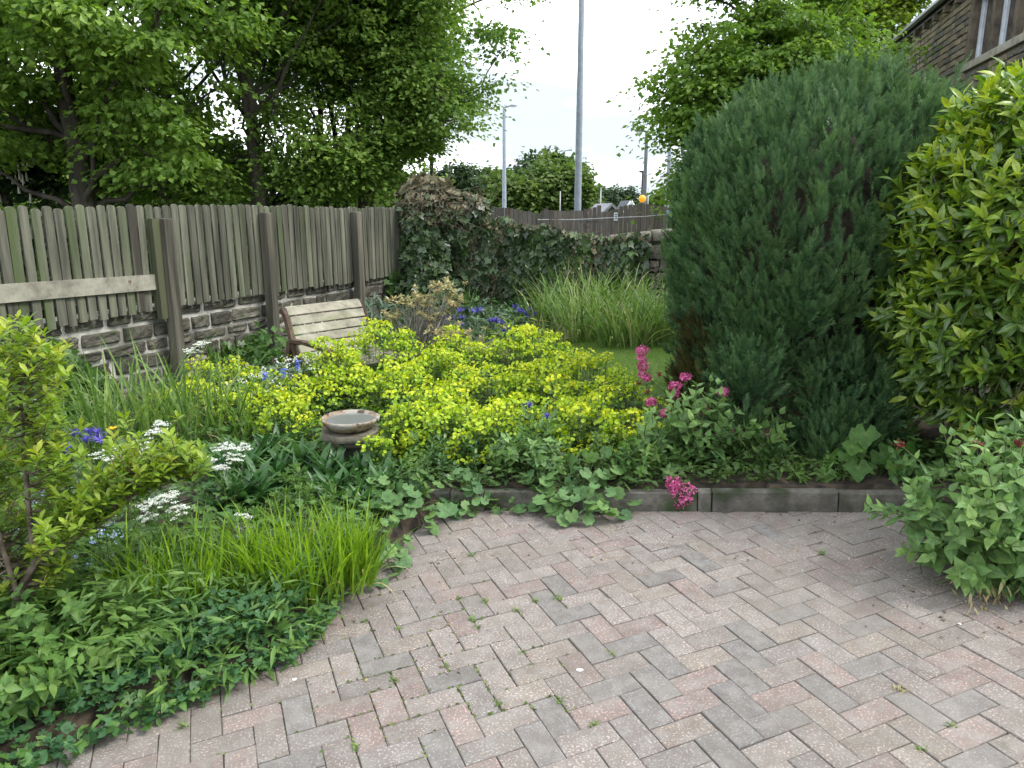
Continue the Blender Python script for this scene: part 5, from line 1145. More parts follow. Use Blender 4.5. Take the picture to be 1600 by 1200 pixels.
# ---- the euphorbia drift
def euphorbia():
    cl = [(480, 592, 6.7, .50, 'airy euphorbia clump left of the bench end with the highest heads to its right'), (592, 540, 6.7, .38, 'tallest yellow green euphorbia in front of the right arm of the bench'),
          (545, 612, 5.9, .45, 'yellow green euphorbia just behind the bird bath bowl'), (665, 585, 6.3, .42, 'euphorbia clump below the bleached twiggy shrub'), (715, 556, 7.0, .40, 'euphorbia farthest back in front of the pale variegated leaves'),
          (828, 550, 6.9, .46, 'euphorbia clump with a raised peak in front of the tall grass'), (905, 590, 6.2, .42, 'euphorbia sloping down to the lawn patch'), (968, 632, 5.4, .36, 'bright rightmost euphorbia beside the pink flowers'),
          (775, 612, 5.7, .48, 'dense bright euphorbia in the middle of the drift'), (690, 660, 5.0, .38, 'euphorbia just right of the bird bath with heads over dark stems'), (800, 675, 4.85, .36, 'front euphorbia above the two violet flowers'),
          (905, 675, 4.95, .40, 'front euphorbia near the kerb in the right half of the drift'), (618, 652, 4.75, .20, 'euphorbia leaning over the right rim of the bird bath'), (345, 612, 6.2, .50, 'loose euphorbia beside the first fence post'),
          (462, 668, 5.1, .26, 'small euphorbia group left of the bird bath'), (592, 705, 4.35, .10, 'small euphorbia sprig hanging below the bird bath'), (1022, 695, 4.45, .15, 'small euphorbia sprig beside the pink valerian leaves'),
          (630, 600, 5.6, .30, 'euphorbia between the bird bath and the middle of the drift'), (860, 615, 5.6, .40, 'euphorbia mass behind the front row on the right')]
    cl += [(515, 560, 6.15, .24, 'euphorbia heads hiding the left seat end of the bench'), (700, 668, 4.62, .24, 'front row euphorbia between the bird bath and the middle'), (785, 660, 4.6, .24, 'front row euphorbia over the grey green kerb plants'),
           (925, 668, 4.62, .26, 'front row euphorbia left of the pink flowers'), (990, 672, 4.6, .18, 'last front euphorbia touching the valerian'), (655, 640, 4.9, .24, 'euphorbia right of the bird bath rim'), (860, 648, 4.75, .22, 'front euphorbia just right of the violet flowers'), (405, 640, 5.5, .34, 'loose euphorbia just left of the bluebells and the white flowers'), (440, 625, 5.9, .32, 'euphorbia below the bluebells, left of the bird bath'), (295, 628, 5.7, .3, 'loose yellow green euphorbia heads among the arching sedges'), (520, 590, 6.3, .36, 'euphorbia heads directly in front of the left leg of the bench'), (650, 702, 4.55, .17, 'low euphorbia heads above the left kerb stones'), (735, 705, 4.5, .19, 'low euphorbia heads above the second kerb stone'), (955, 708, 4.5, .20, 'low euphorbia heads right above the round kerb leaves'), (875, 712, 4.45, .12, 'small low euphorbia sprig above the round kerb leaves')]
    for ci, (px, py, Y, rad, lab) in enumerate(cl):
        py -= 12 if Y > 4.6 else 4
        c = at(px, py, Y); zb = gz(c[0], c[1]); t = thing('euphorbia', lab, 'euphorbia', (c[0], c[1], zb), 'yellow green euphorbias filling the bed'); rr = np.random.default_rng(100 + ci)
        n = max(7, int(150 * math.pi * rad * rad)); a = rr.uniform(0, 6.28, n); q = rad * np.sqrt(rr.random(n)); x = c[0] + q * np.cos(a); y = c[1] + q * np.sin(a) * .9
        zt = c[2] + .115 - .25 * (q / rad) ** 2 + .05 * wob(np.stack([x, y, 0 * x], -1), 6, 5) + rr.normal(0, .04, n); zb_ = soil(x, y)
        bs, st, lf = Soup(), Soup(), Leaves()
        for i in range(n):
            tip = np.array([x[i], y[i], max(zt[i], zb_[i] + .1)]); b = np.array([c[0] + (x[i] - c[0]) * .8, c[1] + (y[i] - c[1]) * .8, zb_[i] - .02]); C = curve(b, tip, (0, 0, .02), 5); tube(st, C, .0022, 3, cap=False)
            m_ = int(rr.integers(13, 22)); d = nrm(rr.normal(0, 1, (m_, 3)) * [1, 1, .6] + [0, 0, .45]); hr = rr.uniform(.04, .075); P = tip + d * hr * [1, 1, .62] - [0, 0, .01]
            if rr.random() < .5: k2 = int(rr.integers(4, 9)); ang = rr.uniform(0, 6.28, k2); P = np.vstack([P, tip + np.stack([.045 * np.cos(ang), .045 * np.sin(ang), rr.uniform(-.10, -.03, k2)], -1)]); d = np.vstack([d, nrm(np.stack([np.cos(ang), np.sin(ang), np.full(k2, 1.1)], -1))])
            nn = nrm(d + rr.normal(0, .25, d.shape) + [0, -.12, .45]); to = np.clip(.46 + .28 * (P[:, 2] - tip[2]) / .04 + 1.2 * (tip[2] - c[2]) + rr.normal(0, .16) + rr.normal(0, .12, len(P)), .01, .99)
            bs.inst(T_BRACT, P, basis(nrm(rr.normal(0, 1, P.shape)), nn), rr.uniform(.017, .029, len(P)), to)
            k3 = 13; u = np.linspace(.25, .97, k3)[:, None]; Pl = C[0] + (C[-1] - C[0]) * u; az = rr.uniform(0, 6.28) + np.arange(k3) * 2.4; D = np.stack([np.cos(az), np.sin(az), np.full(k3, .35)], -1)
            lf.add(Pl, nrm(D), nrm(np.array([0, 0, 1.]) + rr.normal(0, .2, (k3, 3))), rr.uniform(.03, .048, k3), np.clip(rr.normal(.45, .2, k3) + .2 * u[:, 0], .01, .99))
        bs.obj('flower_bracts', L_EUB, t); s = Soup(); lf.soup(s, T_OBL); s.obj('foliage', L_EUL, t); st.obj('stems', STEMG, t)
euphorbia()

# ---- grasses and strap leaves
def clump(name, label, px, py, rx, ry, n, ln, wd, lean, droop, mat, group=None, cat='grass plant', tone=(.5, .26), base=None, out=.6):
    c = gnd(px, py) if base is None else np.array(base); t = thing(name, label, cat, tuple(c), group); rr = rng
    a = rr.uniform(0, 6.28, n); q = np.sqrt(rr.random(n)); P = np.stack([c[0] + rx * q * np.cos(a), c[1] + ry * q * np.sin(a), np.zeros(n)], -1); P[:, 2] = soil(P[:, 0], P[:, 1]) - .01
    az = np.where(rr.random(n) < out, a + rr.normal(0, .6, n), rr.uniform(0, 6.28, n)); s = Soup()
    blades(s, P, az, rr.uniform(*ln, n), rr.uniform(*wd, n), np.abs(rr.normal(lean, lean * .6, n)), np.abs(rr.normal(droop, droop * .5, n)), 6, np.clip(rr.normal(*tone, n), .01, .99))
    k = max(4, n // 14); q2 = rr.integers(0, n, k); blades(s, P[q2] + [0, .01, 0], rr.uniform(0, 6.28, k), rr.uniform(*ln, k) * .85, rr.uniform(*wd, k) * .8, rr.uniform(.3, 1.0, k), rr.uniform(.6, 1.8, k), 6, rr.random(k), 1)
    s.obj('blades', [mat, L_PIE], t, True); return t, c
clump('iris_clump', 'bright fresh green clump of upright blades beside the curved paving edge', 480, 915, .30, .20, 400, (.20, .44), (.007, .014), .24, .55, L_GRB, 'bright grassy clumps by the paving', out=.4)
clump('iris_clump', 'bright green clump of upright blades left of the one by the paving edge', 290, 935, .30, .20, 300, (.18, .42), (.007, .013), .26, .6, L_GRB, 'bright grassy clumps by the paving', out=.4)
clump('iris_clump', 'small bright green tuft farthest right among the round leaves at the paving edge', 560, 905, .08, .07, 110, (.2, .36), (.007, .012), .2, .3, L_GRB, 'bright grassy clumps by the paving', out=.4)
clump('sedge_clump', 'tall arching pendulous sedge in front of the first fence post', 225, 700, .36, .26, 95, (.5, .95), (.014, .026), .22, .9, L_GRS, 'arching sedges by the wall', tone=(.5, .22))
clump('sedge_clump', 'arching sedge with paler blades right of the tall one', 330, 690, .34, .24, 100, (.4, .78), (.012, .022), .25, .95, L_GRS, 'arching sedges by the wall', tone=(.5, .22))
clump('sedge_clump', 'low arching sedge on the left behind the blue cornflowers', 150, 720, .24, .2, 70, (.4, .7), (.009, .014), .35, 1.0, L_GRS, 'arching sedges by the wall', tone=(.45, .22))
for k, (px, Y, n, r1) in enumerate(((865, 9.3, 230, .34), (930, 8.6, 300, .40), (1000, 8.15, 340, .40), (1045, 8.2, 220, .3), (905, 10.0, 240, .4), (975, 9.9, 300, .45))):
    clump('tall_grass', ['tall arching grass at the left end of the back row', 'tall grass just left of the lawn patch', 'tall grass directly behind the lawn patch', 'tall grass touching the big conifer', 'tall grass against the dark ivy curtain', 'tall grass below the bare coping stones'][k],
          0, 0, r1, .25, int(n * .62), (.35, .95), (.015, .029), .28, 1.0, L_GRD, 'tall grasses in front of the boundary wall', tone=(.42, .22), base=(gx(px, Y), Y, gz(gx(px, Y), Y)))
clump('dry_grass_tuft', 'dry bleached grass tuft at the foot of the tall grass', 0, 0, .2, .12, 90, (.2, .4), (.005, .01), .5, .9, L_GRD, tone=(.92, .08), base=(gx(862, 8.5), 8.5, gz(gx(862, 8.5), 8.5)))
clump('strap_plant', 'green strap leaved clump under the ivy hump', 0, 0, .16, .12, 70, (.4, .7), (.016, .026), .2, .6, L_GRD, cat='plant', tone=(.25, .15), base=(gx(712, 9.8), 9.8, gz(gx(712, 9.8), 9.8)))

# ---- lawn behind the bed
def lawn():
    x0, x1, y0, y1 = .55, 2.4, 5.9, 8.9; n = 13000; P = np.stack([rng.uniform(x0, x1, n), rng.uniform(y0, y1, n)], -1); P = np.c_[P, soil(P[:, 0], P[:, 1]) + .01]; s = Soup()
    blades(s, P, rng.uniform(0, 6.28, n), rng.uniform(.03, .055, n), .006, .3, .6, 1, np.clip(rng.normal(.28, .2, n) + .22 * wob(P, 5, 3), 0, .99)); s.obj('grass', L_GRB, None, kind='stuff')
    s = Soup(); gxs = np.linspace(x0, x1, 15); gys = np.linspace(y0, y1, 15); X, Y = np.meshgrid(gxs, gys, indexing='ij'); i, j = np.meshgrid(np.arange(14), np.arange(14), indexing='ij'); a = (i * 15 + j).ravel()
    s.add(np.stack([X, Y, soil(X, Y) + .014], -1).reshape(-1, 3), np.stack([a, a + 15, a + 16, a + 1], 1)); s.obj('lawn', surf_mat('turf', [(.04, .075, .015), (.075, .13, .025), (.11, .17, .035)], 60, bump=.8, bscale=300, objrand=0), kind='structure')
lawn()

# ================================================================== SMALLER PLANTS
def up_n(n, s=.3): return nrm(rng.normal(0, s, (n, 3)) + [0, 0, 1])
# ---- the leaning branch of the azalea at the left
def azalea():
    rr = np.random.default_rng(21); b0 = gnd(20, 985); t = thing('azalea', 'azalea with a woody branch leaning right under tiers of yellow green leaves', 'shrub', tuple(b0))
    wood = Soup(); main = [b0 + [0, 0, -.03], at(28, 930, 2.55), at(55, 878, 2.6), at(108, 845, 2.65), at(165, 812, 2.72), at(205, 775, 2.8), at(262, 748, 2.86), at(318, 742, 2.9)]
    tube(wood, main, [.020, .018, .015, .013, .011, .008, .006, .004], 7)
    m2 = [main[2], at(45, 800, 2.65), at(38, 700, 2.75), at(30, 600, 2.85), at(22, 540, 2.9)]; tube(wood, m2, [.012, .010, .008, .005, .003], 6)
    m3 = [main[1], at(5, 860, 2.6), at(-20, 760, 2.7), at(-25, 640, 2.8)]; tube(wood, m3, [.011, .009, .006, .003], 6)
    m4 = [main[3], at(120, 800, 2.75), at(95, 740, 2.85), at(70, 690, 2.9)]; tube(wood, m4, [.008, .006, .004, .003], 5)
    wood.obj('branches', STEMB, t, True)
    P0 = np.vstack([curve(np.array(a), np.array(b), (0, 0, 0), 6) for poly in (main[2:], m2, m3, m4) for a, b in zip(poly[:-1], poly[1:])])
    tips = []
    for _ in range(360):   # tiers above the leaning branch
        u = rr.random(); px = 60 + 260 * u; by = np.interp(px, [60, 108, 165, 205, 262, 318], [878, 845, 812, 775, 748, 742]); tips.append(at(px + rr.normal(0, 6), by - 8 - abs(rr.normal(0, 1)) * np.interp(px, [60, 200, 318], [70, 48, 16]), np.interp(px, [60, 318], [2.62, 2.9]) + rr.normal(0, .10)))
    for _ in range(430): px = rr.uniform(-30, 105); tips.append(at(px, rr.uniform(490 + abs(px - 30) * .5, 930), 2.8 + rr.normal(0, .14)))
    lv = Leaves(); tw = Soup()
    for p in tips:
        j = np.argmin(np.linalg.norm(P0 - p, axis=1) + .25 * np.abs(P0[:, 2] > p[2])); a = P0[j]; C = curve(a, p, (rr.normal(0, .02), 0, -.03), 4); tube(tw, C, [.0035, .003, .002, .0015], 3, cap=False)
        k = int(rr.integers(6, 10)); az = rr.uniform(0, 6.28) + np.arange(k) * 2.4; el = np.linspace(.15, 1.0, k); D = np.stack([np.cos(az) * np.cos(el), np.sin(az) * np.cos(el), np.sin(el)], -1); hh = p[2]
        lv.add(np.tile(p, (k, 1)) - [0, 0, .004] * np.arange(k)[::-1, None], nrm(D + rr.normal(0, .1, D.shape)), up_n(k, .25), rr.uniform(.030, .050, k), np.clip(rr.normal(.52, .2) + .25 * (np.linspace(0, 1, k) - .5) + rr.normal(0, .07, k), .01, .99))
        k = 3; D = nrm(rr.normal(0, 1, (k, 3)) * [1, 1, .3]); lv.add(C[2] + rr.normal(0, .008, (k, 3)), D, up_n(k, .3), rr.uniform(.025, .04, k), np.clip(rr.normal(.3, .15, k), .01, .99))
    tw.obj('twigs', STEMB, t); s = Soup(); lv.soup(s, T_OBL); s.obj('leaves', L_AZA, t, True)
azalea()

# ---- lady's mantle and other round or lobed leaves, each leaf a part
def leaf_mound(name, label, cat, pxs, T, mat, n, size, h, spread, group=None, tone=(.5, .2), parts=True, tilt=.35, Y=None, base=None, droopy=.0, seed=1, face=0.0):
    c = gnd(*pxs) if base is None else np.array(base); t = thing(name, label, cat, tuple(c), group); rr = np.random.default_rng(seed); lv = Leaves(); st = Soup()
    a = rr.uniform(0, 6.28, n); q = np.sqrt(rr.random(n)); x = c[0] + spread[0] * q * np.cos(a); y = c[1] + spread[1] * q * np.sin(a); inp = in_poly(x, y)
    g = np.where(inp, pz(x, y), soil(x, y)); z = g + np.clip(h * (1 - .65 * q ** 2) * rr.uniform(.2, 1.1, n), .015, 9); P = np.stack([x, y, z], -1)
    out = np.stack([np.cos(a) * q, np.sin(a) * q, 0 * a], -1); nn = nrm(out * (tilt + .4) + rr.normal(0, tilt * .6, P.shape) + [0, -.25 - face, 1]); D = nrm(out + rr.normal(0, .4, P.shape) + [0, 0, -.15 - droopy])
    lv.add(P, D, nn, rr.uniform(*size, n), np.clip(rr.normal(*tone, n), .01, .99))
    for i in range(n): b = c + np.array([(x[i] - c[0]) * .35, (y[i] - c[1]) * .35, 0]); b[2] = min(c[2], z[i]); tube(st, [b, (b + P[i]) / 2 + [0, 0, .02], P[i]], .0014, 3, cap=False)
    st.obj('stems', STEMG, t)
    if parts: lv.parts(t, 'leaf', T, mat, 300)
    else: s = Soup(); lv.soup(s, T); s.obj('foliage', mat, t, True)
    return t
leaf_mound('lady_mantle', 'large round pleated leaves spilling over the middle of the kerb', 'plant', (905, 775), T_ALCH, L_ALC, 120, (.058, .095), .24, (.34, .24), 'round pleated leaved plants along the kerb', seed=1, base=(.38, 4.0, .12))
leaf_mound('lady_mantle', 'round leaves hanging over the kerb right of its left end', 'plant', (728, 760), T_ALCH, L_ALC, 46, (.05, .075), .16, (.15, .15), 'round pleated leaved plants along the kerb', seed=2, base=(-.22, 4.06, .13))
leaf_mound('lady_mantle', 'round pleated leaves spilling onto the paving at the left end of the kerb', 'plant', (640, 800), T_ALCH, L_ALC, 90, (.055, .09), .18, (.27, .22), 'round pleated leaved plants along the kerb', seed=3, base=(-.60, 3.92, .06))
leaf_mound('lady_mantle', 'smaller round leaves creeping over the rim beside the bright blades', 'plant', (590, 860), T_ALCH, L_ALC, 100, (.042, .066), .13, (.16, .30), 'round pleated leaved plants along the kerb', seed=4, base=(-.66, 3.45, .04))
leaf_mound('lady_mantle', 'round leaves between the feathery spurges and the bright blades', 'plant', (535, 815), T_ALCH, L_ALC, 40, (.045, .065), .14, (.22, .16), 'round pleated leaved plants along the kerb', seed=5, base=(-.88, 3.75, .06))
leaf_mound('sycamore_seedling', 'sycamore seedling with a few big lobed leaves by the right end of the kerb', 'seedling', (1390, 770), T_SYC, leaf_mat('seedling_leaf', [(.035, .095, .016), (.06, .14, .022), (.09, .18, .028)], .5, .4, ribc=(.12, .2, .05)), 14, (.10, .15), .30, (.26, .16), seed=6, base=(1.98, 4.02, .2), tilt=.4, droopy=.5, face=1.3)
leaf_mound('hellebore', 'fresh green broad lobed leaves under the azalea branch', 'plant', (120, 930), [T_CLUB, T_LANCE], L_MID, 110, (.10, .15), .20, (.30, .22), seed=7, base=(-1.78, 2.75, .05), tone=(.75, .15))
leaf_mound('hellebore', 'broad leaves behind the bright blades and under the tip of the azalea branch', 'plant', (150, 860), [T_CLUB, T_LANCE], L_MID, 110, (.09, .14), .22, (.34, .26), seed=8, base=(-1.85, 3.2, .05), tone=(.35, .18))
leaf_mound('hellebore', 'broad dark green leaves left of the feathery spurges', 'plant', (250, 850), [T_CLUB, T_LANCE], L_MID, 90, (.09, .13), .18, (.30, .22), seed=9, base=(-1.35, 3.35, .05), tone=(.25, .15))
def pinnate(name, label, base, n, hgt, spread, size, mat, seed, T=T_OVATE, tone=(.5, .18), group=None, parts=True):
    t = thing(name, label, 'plant', tuple(base), group); rr = np.random.default_rng(seed); lv, st = Leaves(), Soup(); base = np.array(base, float)
    for i in range(n):
        d = nrm(rr.normal(0, 1, 3) * [1, 1, 0]); tip = base + d * spread * rr.uniform(.2, 1) + [0, 0, hgt * rr.uniform(.35, 1)]; leafy_stem(lv, st, base + rr.normal(0, .03, 3) * [1, 1, 0], tip, (d[0] * .05, d[1] * .05, .1), int(rr.integers(4, 7)), size, size * .75, rr.normal(*tone), .002, .4, .15)
    st.obj('stems', STEMG, t)
    if parts: lv.parts(t, 'leaf', T, mat, 260, 'more_leaves')
    else: s = Soup(); lv.soup(s, T); s.obj('foliage', mat, t, True)
pinnate('rose_plant', 'young plant with neat oval leaflets at the lower left corner', (-1.72, 2.26, -.03), 40, .36, .30, .062, L_MID, 31, tone=(.62, .15))
pinnate('rose_plant', 'oval leaved plant right of the one in the lower left corner', (-1.52, 2.5, -.02), 26, .26, .24, .060, L_MID, 39, tone=(.75, .12))
pinnate('rose_plant', 'low oval leaved plant behind the lower left corner plants', (-1.75, 2.62, .0), 30, .34, .26, .060, L_MID, 40, tone=(.55, .15))
pinnate('rose_plant', 'oval leaved plant at the left edge below the azalea stem', (-1.98, 2.5, .0), 30, .38, .28, .058, L_MID, 32, tone=(.42, .15))
pinnate('leafy_plant', 'dull green oval leaved plant under the left front euphorbias', (.02, 4.28, .15), 20, .26, .18, .062, L_VAL, 33, tone=(.5, .12))
pinnate('leafy_plant', 'grey green oval leaved plant left of the round kerb leaves', (.17, 4.18, .15), 18, .24, .16, .06, L_VAL, 34, tone=(.42, .12))
pinnate('leafy_plant', 'pointed leaves low between the round leaves and the pink valerian', (.72, 4.15, .16), 22, .24, .2, .05, L_MID, 35, tone=(.4, .15))
pinnate('leaf_sprig', 'pale five leaved sprig hanging over the kerb below the conifer', (1.62, 4.02, .15), 4, .12, .05, .075, L_MID, 36, T=T_LANCE, tone=(.85, .08))
pinnate('leaf_sprig', 'upright pale leafy sprig right of the five leaved one', (1.80, 4.05, .15), 7, .15, .09, .065, L_MID, 37, T=T_LANCE, tone=(.7, .08))
pinnate('leafy_plant', 'mid green leafy plant behind the sycamore seedling under the laurel', (2.3, 4.0, .15), 26, .34, .34, .07, L_MID, 38, tone=(.25, .12))

# ---- dark strap leaved rosettes (sweet william) and the feathery spurges
def rosettes(name, cat, items, T, mat, size, k, group, hgt=.0):
    for i, (px, py, Y, lab) in enumerate(items):
        c = at(px, py, Y); zb = gz(c[0], c[1]); t = thing(name, lab, cat, (c[0], c[1], zb), group); rr = np.random.default_rng(400 + i); lv = Leaves(); st = Soup()
        for j in range(k):
            q = np.array([c[0] + rr.normal(0, .07), c[1] + rr.normal(0, .07), 0]); q[2] = max(c[2] + rr.normal(-.02, .03), zb + .03); tube(st, [[q[0], q[1], zb - .02], q], .003, 4, cap=False)
            m = int(rr.integers(11, 16)); az = rr.uniform(0, 6.28) + np.arange(m) * 2.4; el = np.linspace(.15, 1.25, m); D = np.stack([np.cos(az) * np.cos(el), np.sin(az) * np.cos(el), np.sin(el)], -1)
            lv.add(q - np.array([0, 0, .05]) * (1 - np.linspace(0, 1, m))[:, None], nrm(D + rr.normal(0, .08, D.shape)), nrm(np.array([0, 0, 1.]) - D * .2 + rr.normal(0, .15, D.shape)), rr.uniform(*size, m), np.clip(rr.normal(.45, .18, m), .01, .99))
        st.obj('stems', STEMG, t); lv.parts(t, 'leaf', T, mat, 300, 'more_leaves')
rosettes('sweet_william', 'plant', [(372, 735, 4.3, 'dark strap leaves in front of the right sedge'), (425, 705, 4.7, 'dark strap leaves behind the others left of the bird bath'), (352, 775, 3.95, 'dark strap leaves beside the tip of the azalea branch'), (455, 725, 4.35, 'dark strap leaves just left of the bird bath pillar'),
    (505, 735, 4.25, 'dark strap leaves in front of the bird bath pillar'), (545, 770, 4.05, 'dark strap leaves nearest the feathery spurges on their right'), (575, 735, 4.3, 'dark strap leaves right of the bird bath pillar'), (400, 765, 4.0, 'dark strap leaves behind the white flower sprig'), (590, 790, 4.0, 'dark strap leaves above the left round kerb leaves')], T_LANCE, L_DKG, (.13, .21), 7, 'dark strap leaved plants around the bird bath')
def feathery(items):
    for i, (px, py, Y, lab) in enumerate(items):
        c = at(px, py, Y); zb = gz(c[0], c[1]); t = thing('feathery_spurge', lab, 'spurge', (c[0], c[1], zb), 'feathery needle leaved spurges'); rr = np.random.default_rng(430 + i); lv, st = Leaves(), Soup()
        for j in range(5):
            tip = c + [rr.normal(0, .06), rr.normal(0, .05), rr.normal(0, .025)]; b = np.array([c[0] + rr.normal(0, .03), c[1], zb]); tube(st, [b, (b + tip) / 2 + [0, 0, .02], tip], .003, 4, cap=False); m = 95; u = rr.random(m) ** .6; P = b + (tip - b) * u[:, None]; az = rr.uniform(0, 6.28, m); el = rr.uniform(.1, .8, m) + .5 * (u > .9)
            lv.add(P, np.stack([np.cos(az) * np.cos(el), np.sin(az) * np.cos(el), np.sin(el)], -1), up_n(m, .3), rr.uniform(.035, .055, m), np.clip(rr.normal(.55, .2, m) + .2 * (u > .9), .01, .99))
        st.obj('stems', STEMG, t); s = Soup(); lv.soup(s, T_NARROW); s.obj('foliage', L_MID, t)
feathery([(440, 775, 3.8, 'feathery spurge behind the left end of the bright blades'), (500, 775, 3.8, 'rightmost feathery spurge above the bright blades'), (470, 745, 4.05, 'feathery spurge farthest back left of the bird bath'), (412, 800, 3.65, 'leftmost feathery spurge beside the white sprig'), (545, 830, 3.6, 'low feathery spurge among the round rim leaves')])

# ---- leafy shoots under the euphorbias along the kerb
def kerb_shoots():
    rr = np.random.default_rng(50)
    for k, (px0, px1, Y, lab) in enumerate(((595, 665, 4.15, 'whorled leafy shoots at the left end of the kerb'), (660, 760, 4.35, 'dark whorled leafy shoots under the euphorbias beside the left kerb stones'), (760, 860, 4.4, 'whorled leafy shoots under the middle of the euphorbias'), (930, 1040, 4.3, 'whorled leafy shoots between the round leaves and the pink flowers'), (1040, 1240, 4.3, 'low leafy shoots along the kerb below the pink valerian'))):
        x0, x1 = gx(px0, Y), gx(px1, Y); t = thing('spurge_shoots', lab, 'plant', ((x0 + x1) / 2, Y, gz((x0 + x1) / 2, Y)), 'leafy shoots along the kerb'); lv, st = Leaves(), Soup()
        for _ in range(int(34 * (x1 - x0) / .35)):
            x = rr.uniform(x0, x1); y = Y + rr.uniform(-.2, .35); h = rr.uniform(.10, .26); b = np.array([x, y, gz(x, y)]); tip = b + [rr.normal(0, .03), rr.normal(-.02, .03), h]; tube(st, [b, tip], .002, 3, cap=False)
            m = 14; u = np.linspace(.35, 1, m)[:, None]; az = rr.uniform(0, 6.28) + np.arange(m) * 2.4; el = np.linspace(0, .9, m); lv.add(b + (tip - b) * u, np.stack([np.cos(az) * np.cos(el), np.sin(az) * np.cos(el), np.sin(el)], -1), up_n(m, .25), rr.uniform(.035, .055, m), np.clip(rr.normal(.4, .2) + rr.normal(0, .1, m), .01, .99))
        st.obj('stems', STEMG, t); s = Soup(); lv.soup(s, T_OBL); s.obj('foliage', [L_MID, L_DKG, L_MID, L_EUL, L_DKG][k], t, True)
kerb_shoots()

# ---- flowers
def umbels(name, label, pts, mat=WHITE, r_=.045, group=None, dens=60):
    P = [at(*p[:3]) for p in pts]; c = np.mean(P, 0); zb = gz(c[0], c[1]); t = thing(name, label, 'flower', (c[0], c[1], zb), group); st = Soup(); lf = Leaves(); base = np.array([c[0], c[1], zb - .02])
    for p, q in zip(P, pts):
        rad = q[3] if len(q) > 3 else r_; hub = p - [0, 0, .04]; tube(st, [base + rng.normal(0, .03, 3) * [1, 1, 0], (base + hub) / 2 + rng.normal(0, .01, 3), hub], .002, 4, cap=False)
        s = Soup(); m = 18
        for k in range(m):
            a = k * 2.4; rr_ = 1.25 * rad * math.sqrt((k + .5) / m) * rng.uniform(.8, 1.15); o = p + [rr_ * math.cos(a), rr_ * math.sin(a), -.3 * rr_ + rng.normal(0, .009)]; tube(st, [hub, o], .0008, 3, cap=False)
            n = 16; Q = o + np.stack([rng.normal(0, .007, n), rng.normal(0, .007, n), rng.normal(0, .0015, n)], -1); s.inst(T_BRACT, Q, basis(nrm(rng.normal(0, 1, (n, 3))), up_n(n, .3)), rng.uniform(.005, .009, n) * (rad / .045) ** .3, rng.random(n))
        s.obj('flower_head', mat, t)
        n = 14; u = rng.random(n)[:, None]; lf.add(base + (hub - base) * u, nrm(rng.normal(0, 1, (n, 3)) * [1, 1, .4]), up_n(n), rng.uniform(.02, .05, n), rng.random(n))
    st.obj('stems', STEMG, t); s = Soup(); lf.soup(s, T_LANCE); s.obj('foliage', L_MID, t)
umbels('candytuft', 'wide flat white flower heads left of centre under the arching sedge', [(165, 704, 3.5, .05), (190, 696, 3.5, .055), (215, 692, 3.55, .05), (178, 712, 3.45, .045), (205, 702, 3.45, .045)])
umbels('cow_parsley', 'white umbels above the dark strap leaves near the right sedge', [(352, 695, 3.9, .05), (365, 712, 3.85, .04), (325, 718, 3.8, .035), (345, 728, 3.8, .035), (380, 696, 3.95, .035)])
umbels('cow_parsley', 'white umbels just above the end of the azalea branch', [(240, 718, 3.3, .035), (232, 730, 3.3, .03), (262, 722, 3.3, .03)])
umbels('cow_parsley', 'white umbels below the azalea branch in the middle of the left bed', [(255, 775, 3.25, .045), (235, 785, 3.2, .04), (278, 792, 3.25, .035), (230, 805, 3.2, .03), (265, 770, 3.3, .03)])
umbels('cow_parsley', 'small white sprig hanging beside the feathery spurges', [(378, 805, 3.5, .03), (385, 822, 3.45, .03), (372, 840, 3.4, .02), (374, 820, 3.45, .02)])
umbels('cow_parsley', 'small white umbel below the woody branch', [(163, 812, 2.9, .028), (150, 820, 2.9, .02)])
umbels('cow_parsley', 'pale green white umbels near the top of the arching sedge', [(243, 672, 3.9, .04), (250, 660, 3.95, .03), (300, 545, 5.2, .05), (315, 535, 5.2, .04)])
def cornflowers(label, base, pts, mound, seed, leafmat=L_GRY, size=.028, name='cornflower'):
    P = [at(*p) for p in pts]; t = thing(name, label, 'flower', tuple(base)); st = Soup(); base = np.array(base, float); rr = np.random.default_rng(seed)
    for p in P:
        tube(st, [base + rr.normal(0, .04, 3) * [1, 1, 0] + (p - base) * [.6, .6, 0], p - [0, 0, .01]], .002, 4, cap=False); s = Soup(); n = 26; az = rr.uniform(0, 6.28, n); el = rr.uniform(.0, 1.1, n); D = np.stack([np.cos(az) * np.cos(el), np.sin(az) * np.cos(el), np.sin(el)], -1)
        s.inst(T_NARROW, np.tile(p, (n, 1)), basis(D, up_n(n)), rr.uniform(.7, 1.3, n) * size * [1.6], rr.random(n)); tube(s, [p - [0, 0, .014], p], [.006, .008], 6, tone=.1); s.obj('flower_head', BLUE, t)
    lv = Leaves(); n, rx, ry, h = mound; a = rr.uniform(0, 6.28, n); q = np.sqrt(rr.random(n)); Pm = np.stack([base[0] + rx * q * np.cos(a), base[1] + ry * q * np.sin(a), base[2] + h * rr.random(n) * (1 - .5 * q * q)], -1)
    lv.add(Pm, nrm(np.stack([np.cos(a), np.sin(a), rr.uniform(-.1, 1.2, n)], -1) + rr.normal(0, .4, (n, 3))), up_n(n, .4), rr.uniform(.06, .11, n), np.clip(rr.normal(.5, .2, n), .01, .99)); st.obj('stems', STEMG, t); s = Soup(); lv.soup(s, T_LANCE); s.obj('foliage', leafmat, t, True)
cornflowers('violet blue cornflowers at the left beyond the azalea', (-2.15, 3.75, .06), [(115, 678, 3.5), (135, 688, 3.45), (100, 704, 3.3), (90, 700, 3.3), (152, 678, 3.6), (158, 688, 3.55), (108, 708, 3.3), (140, 676, 3.6)], (200, .35, .3, .35), 61, size=.026)
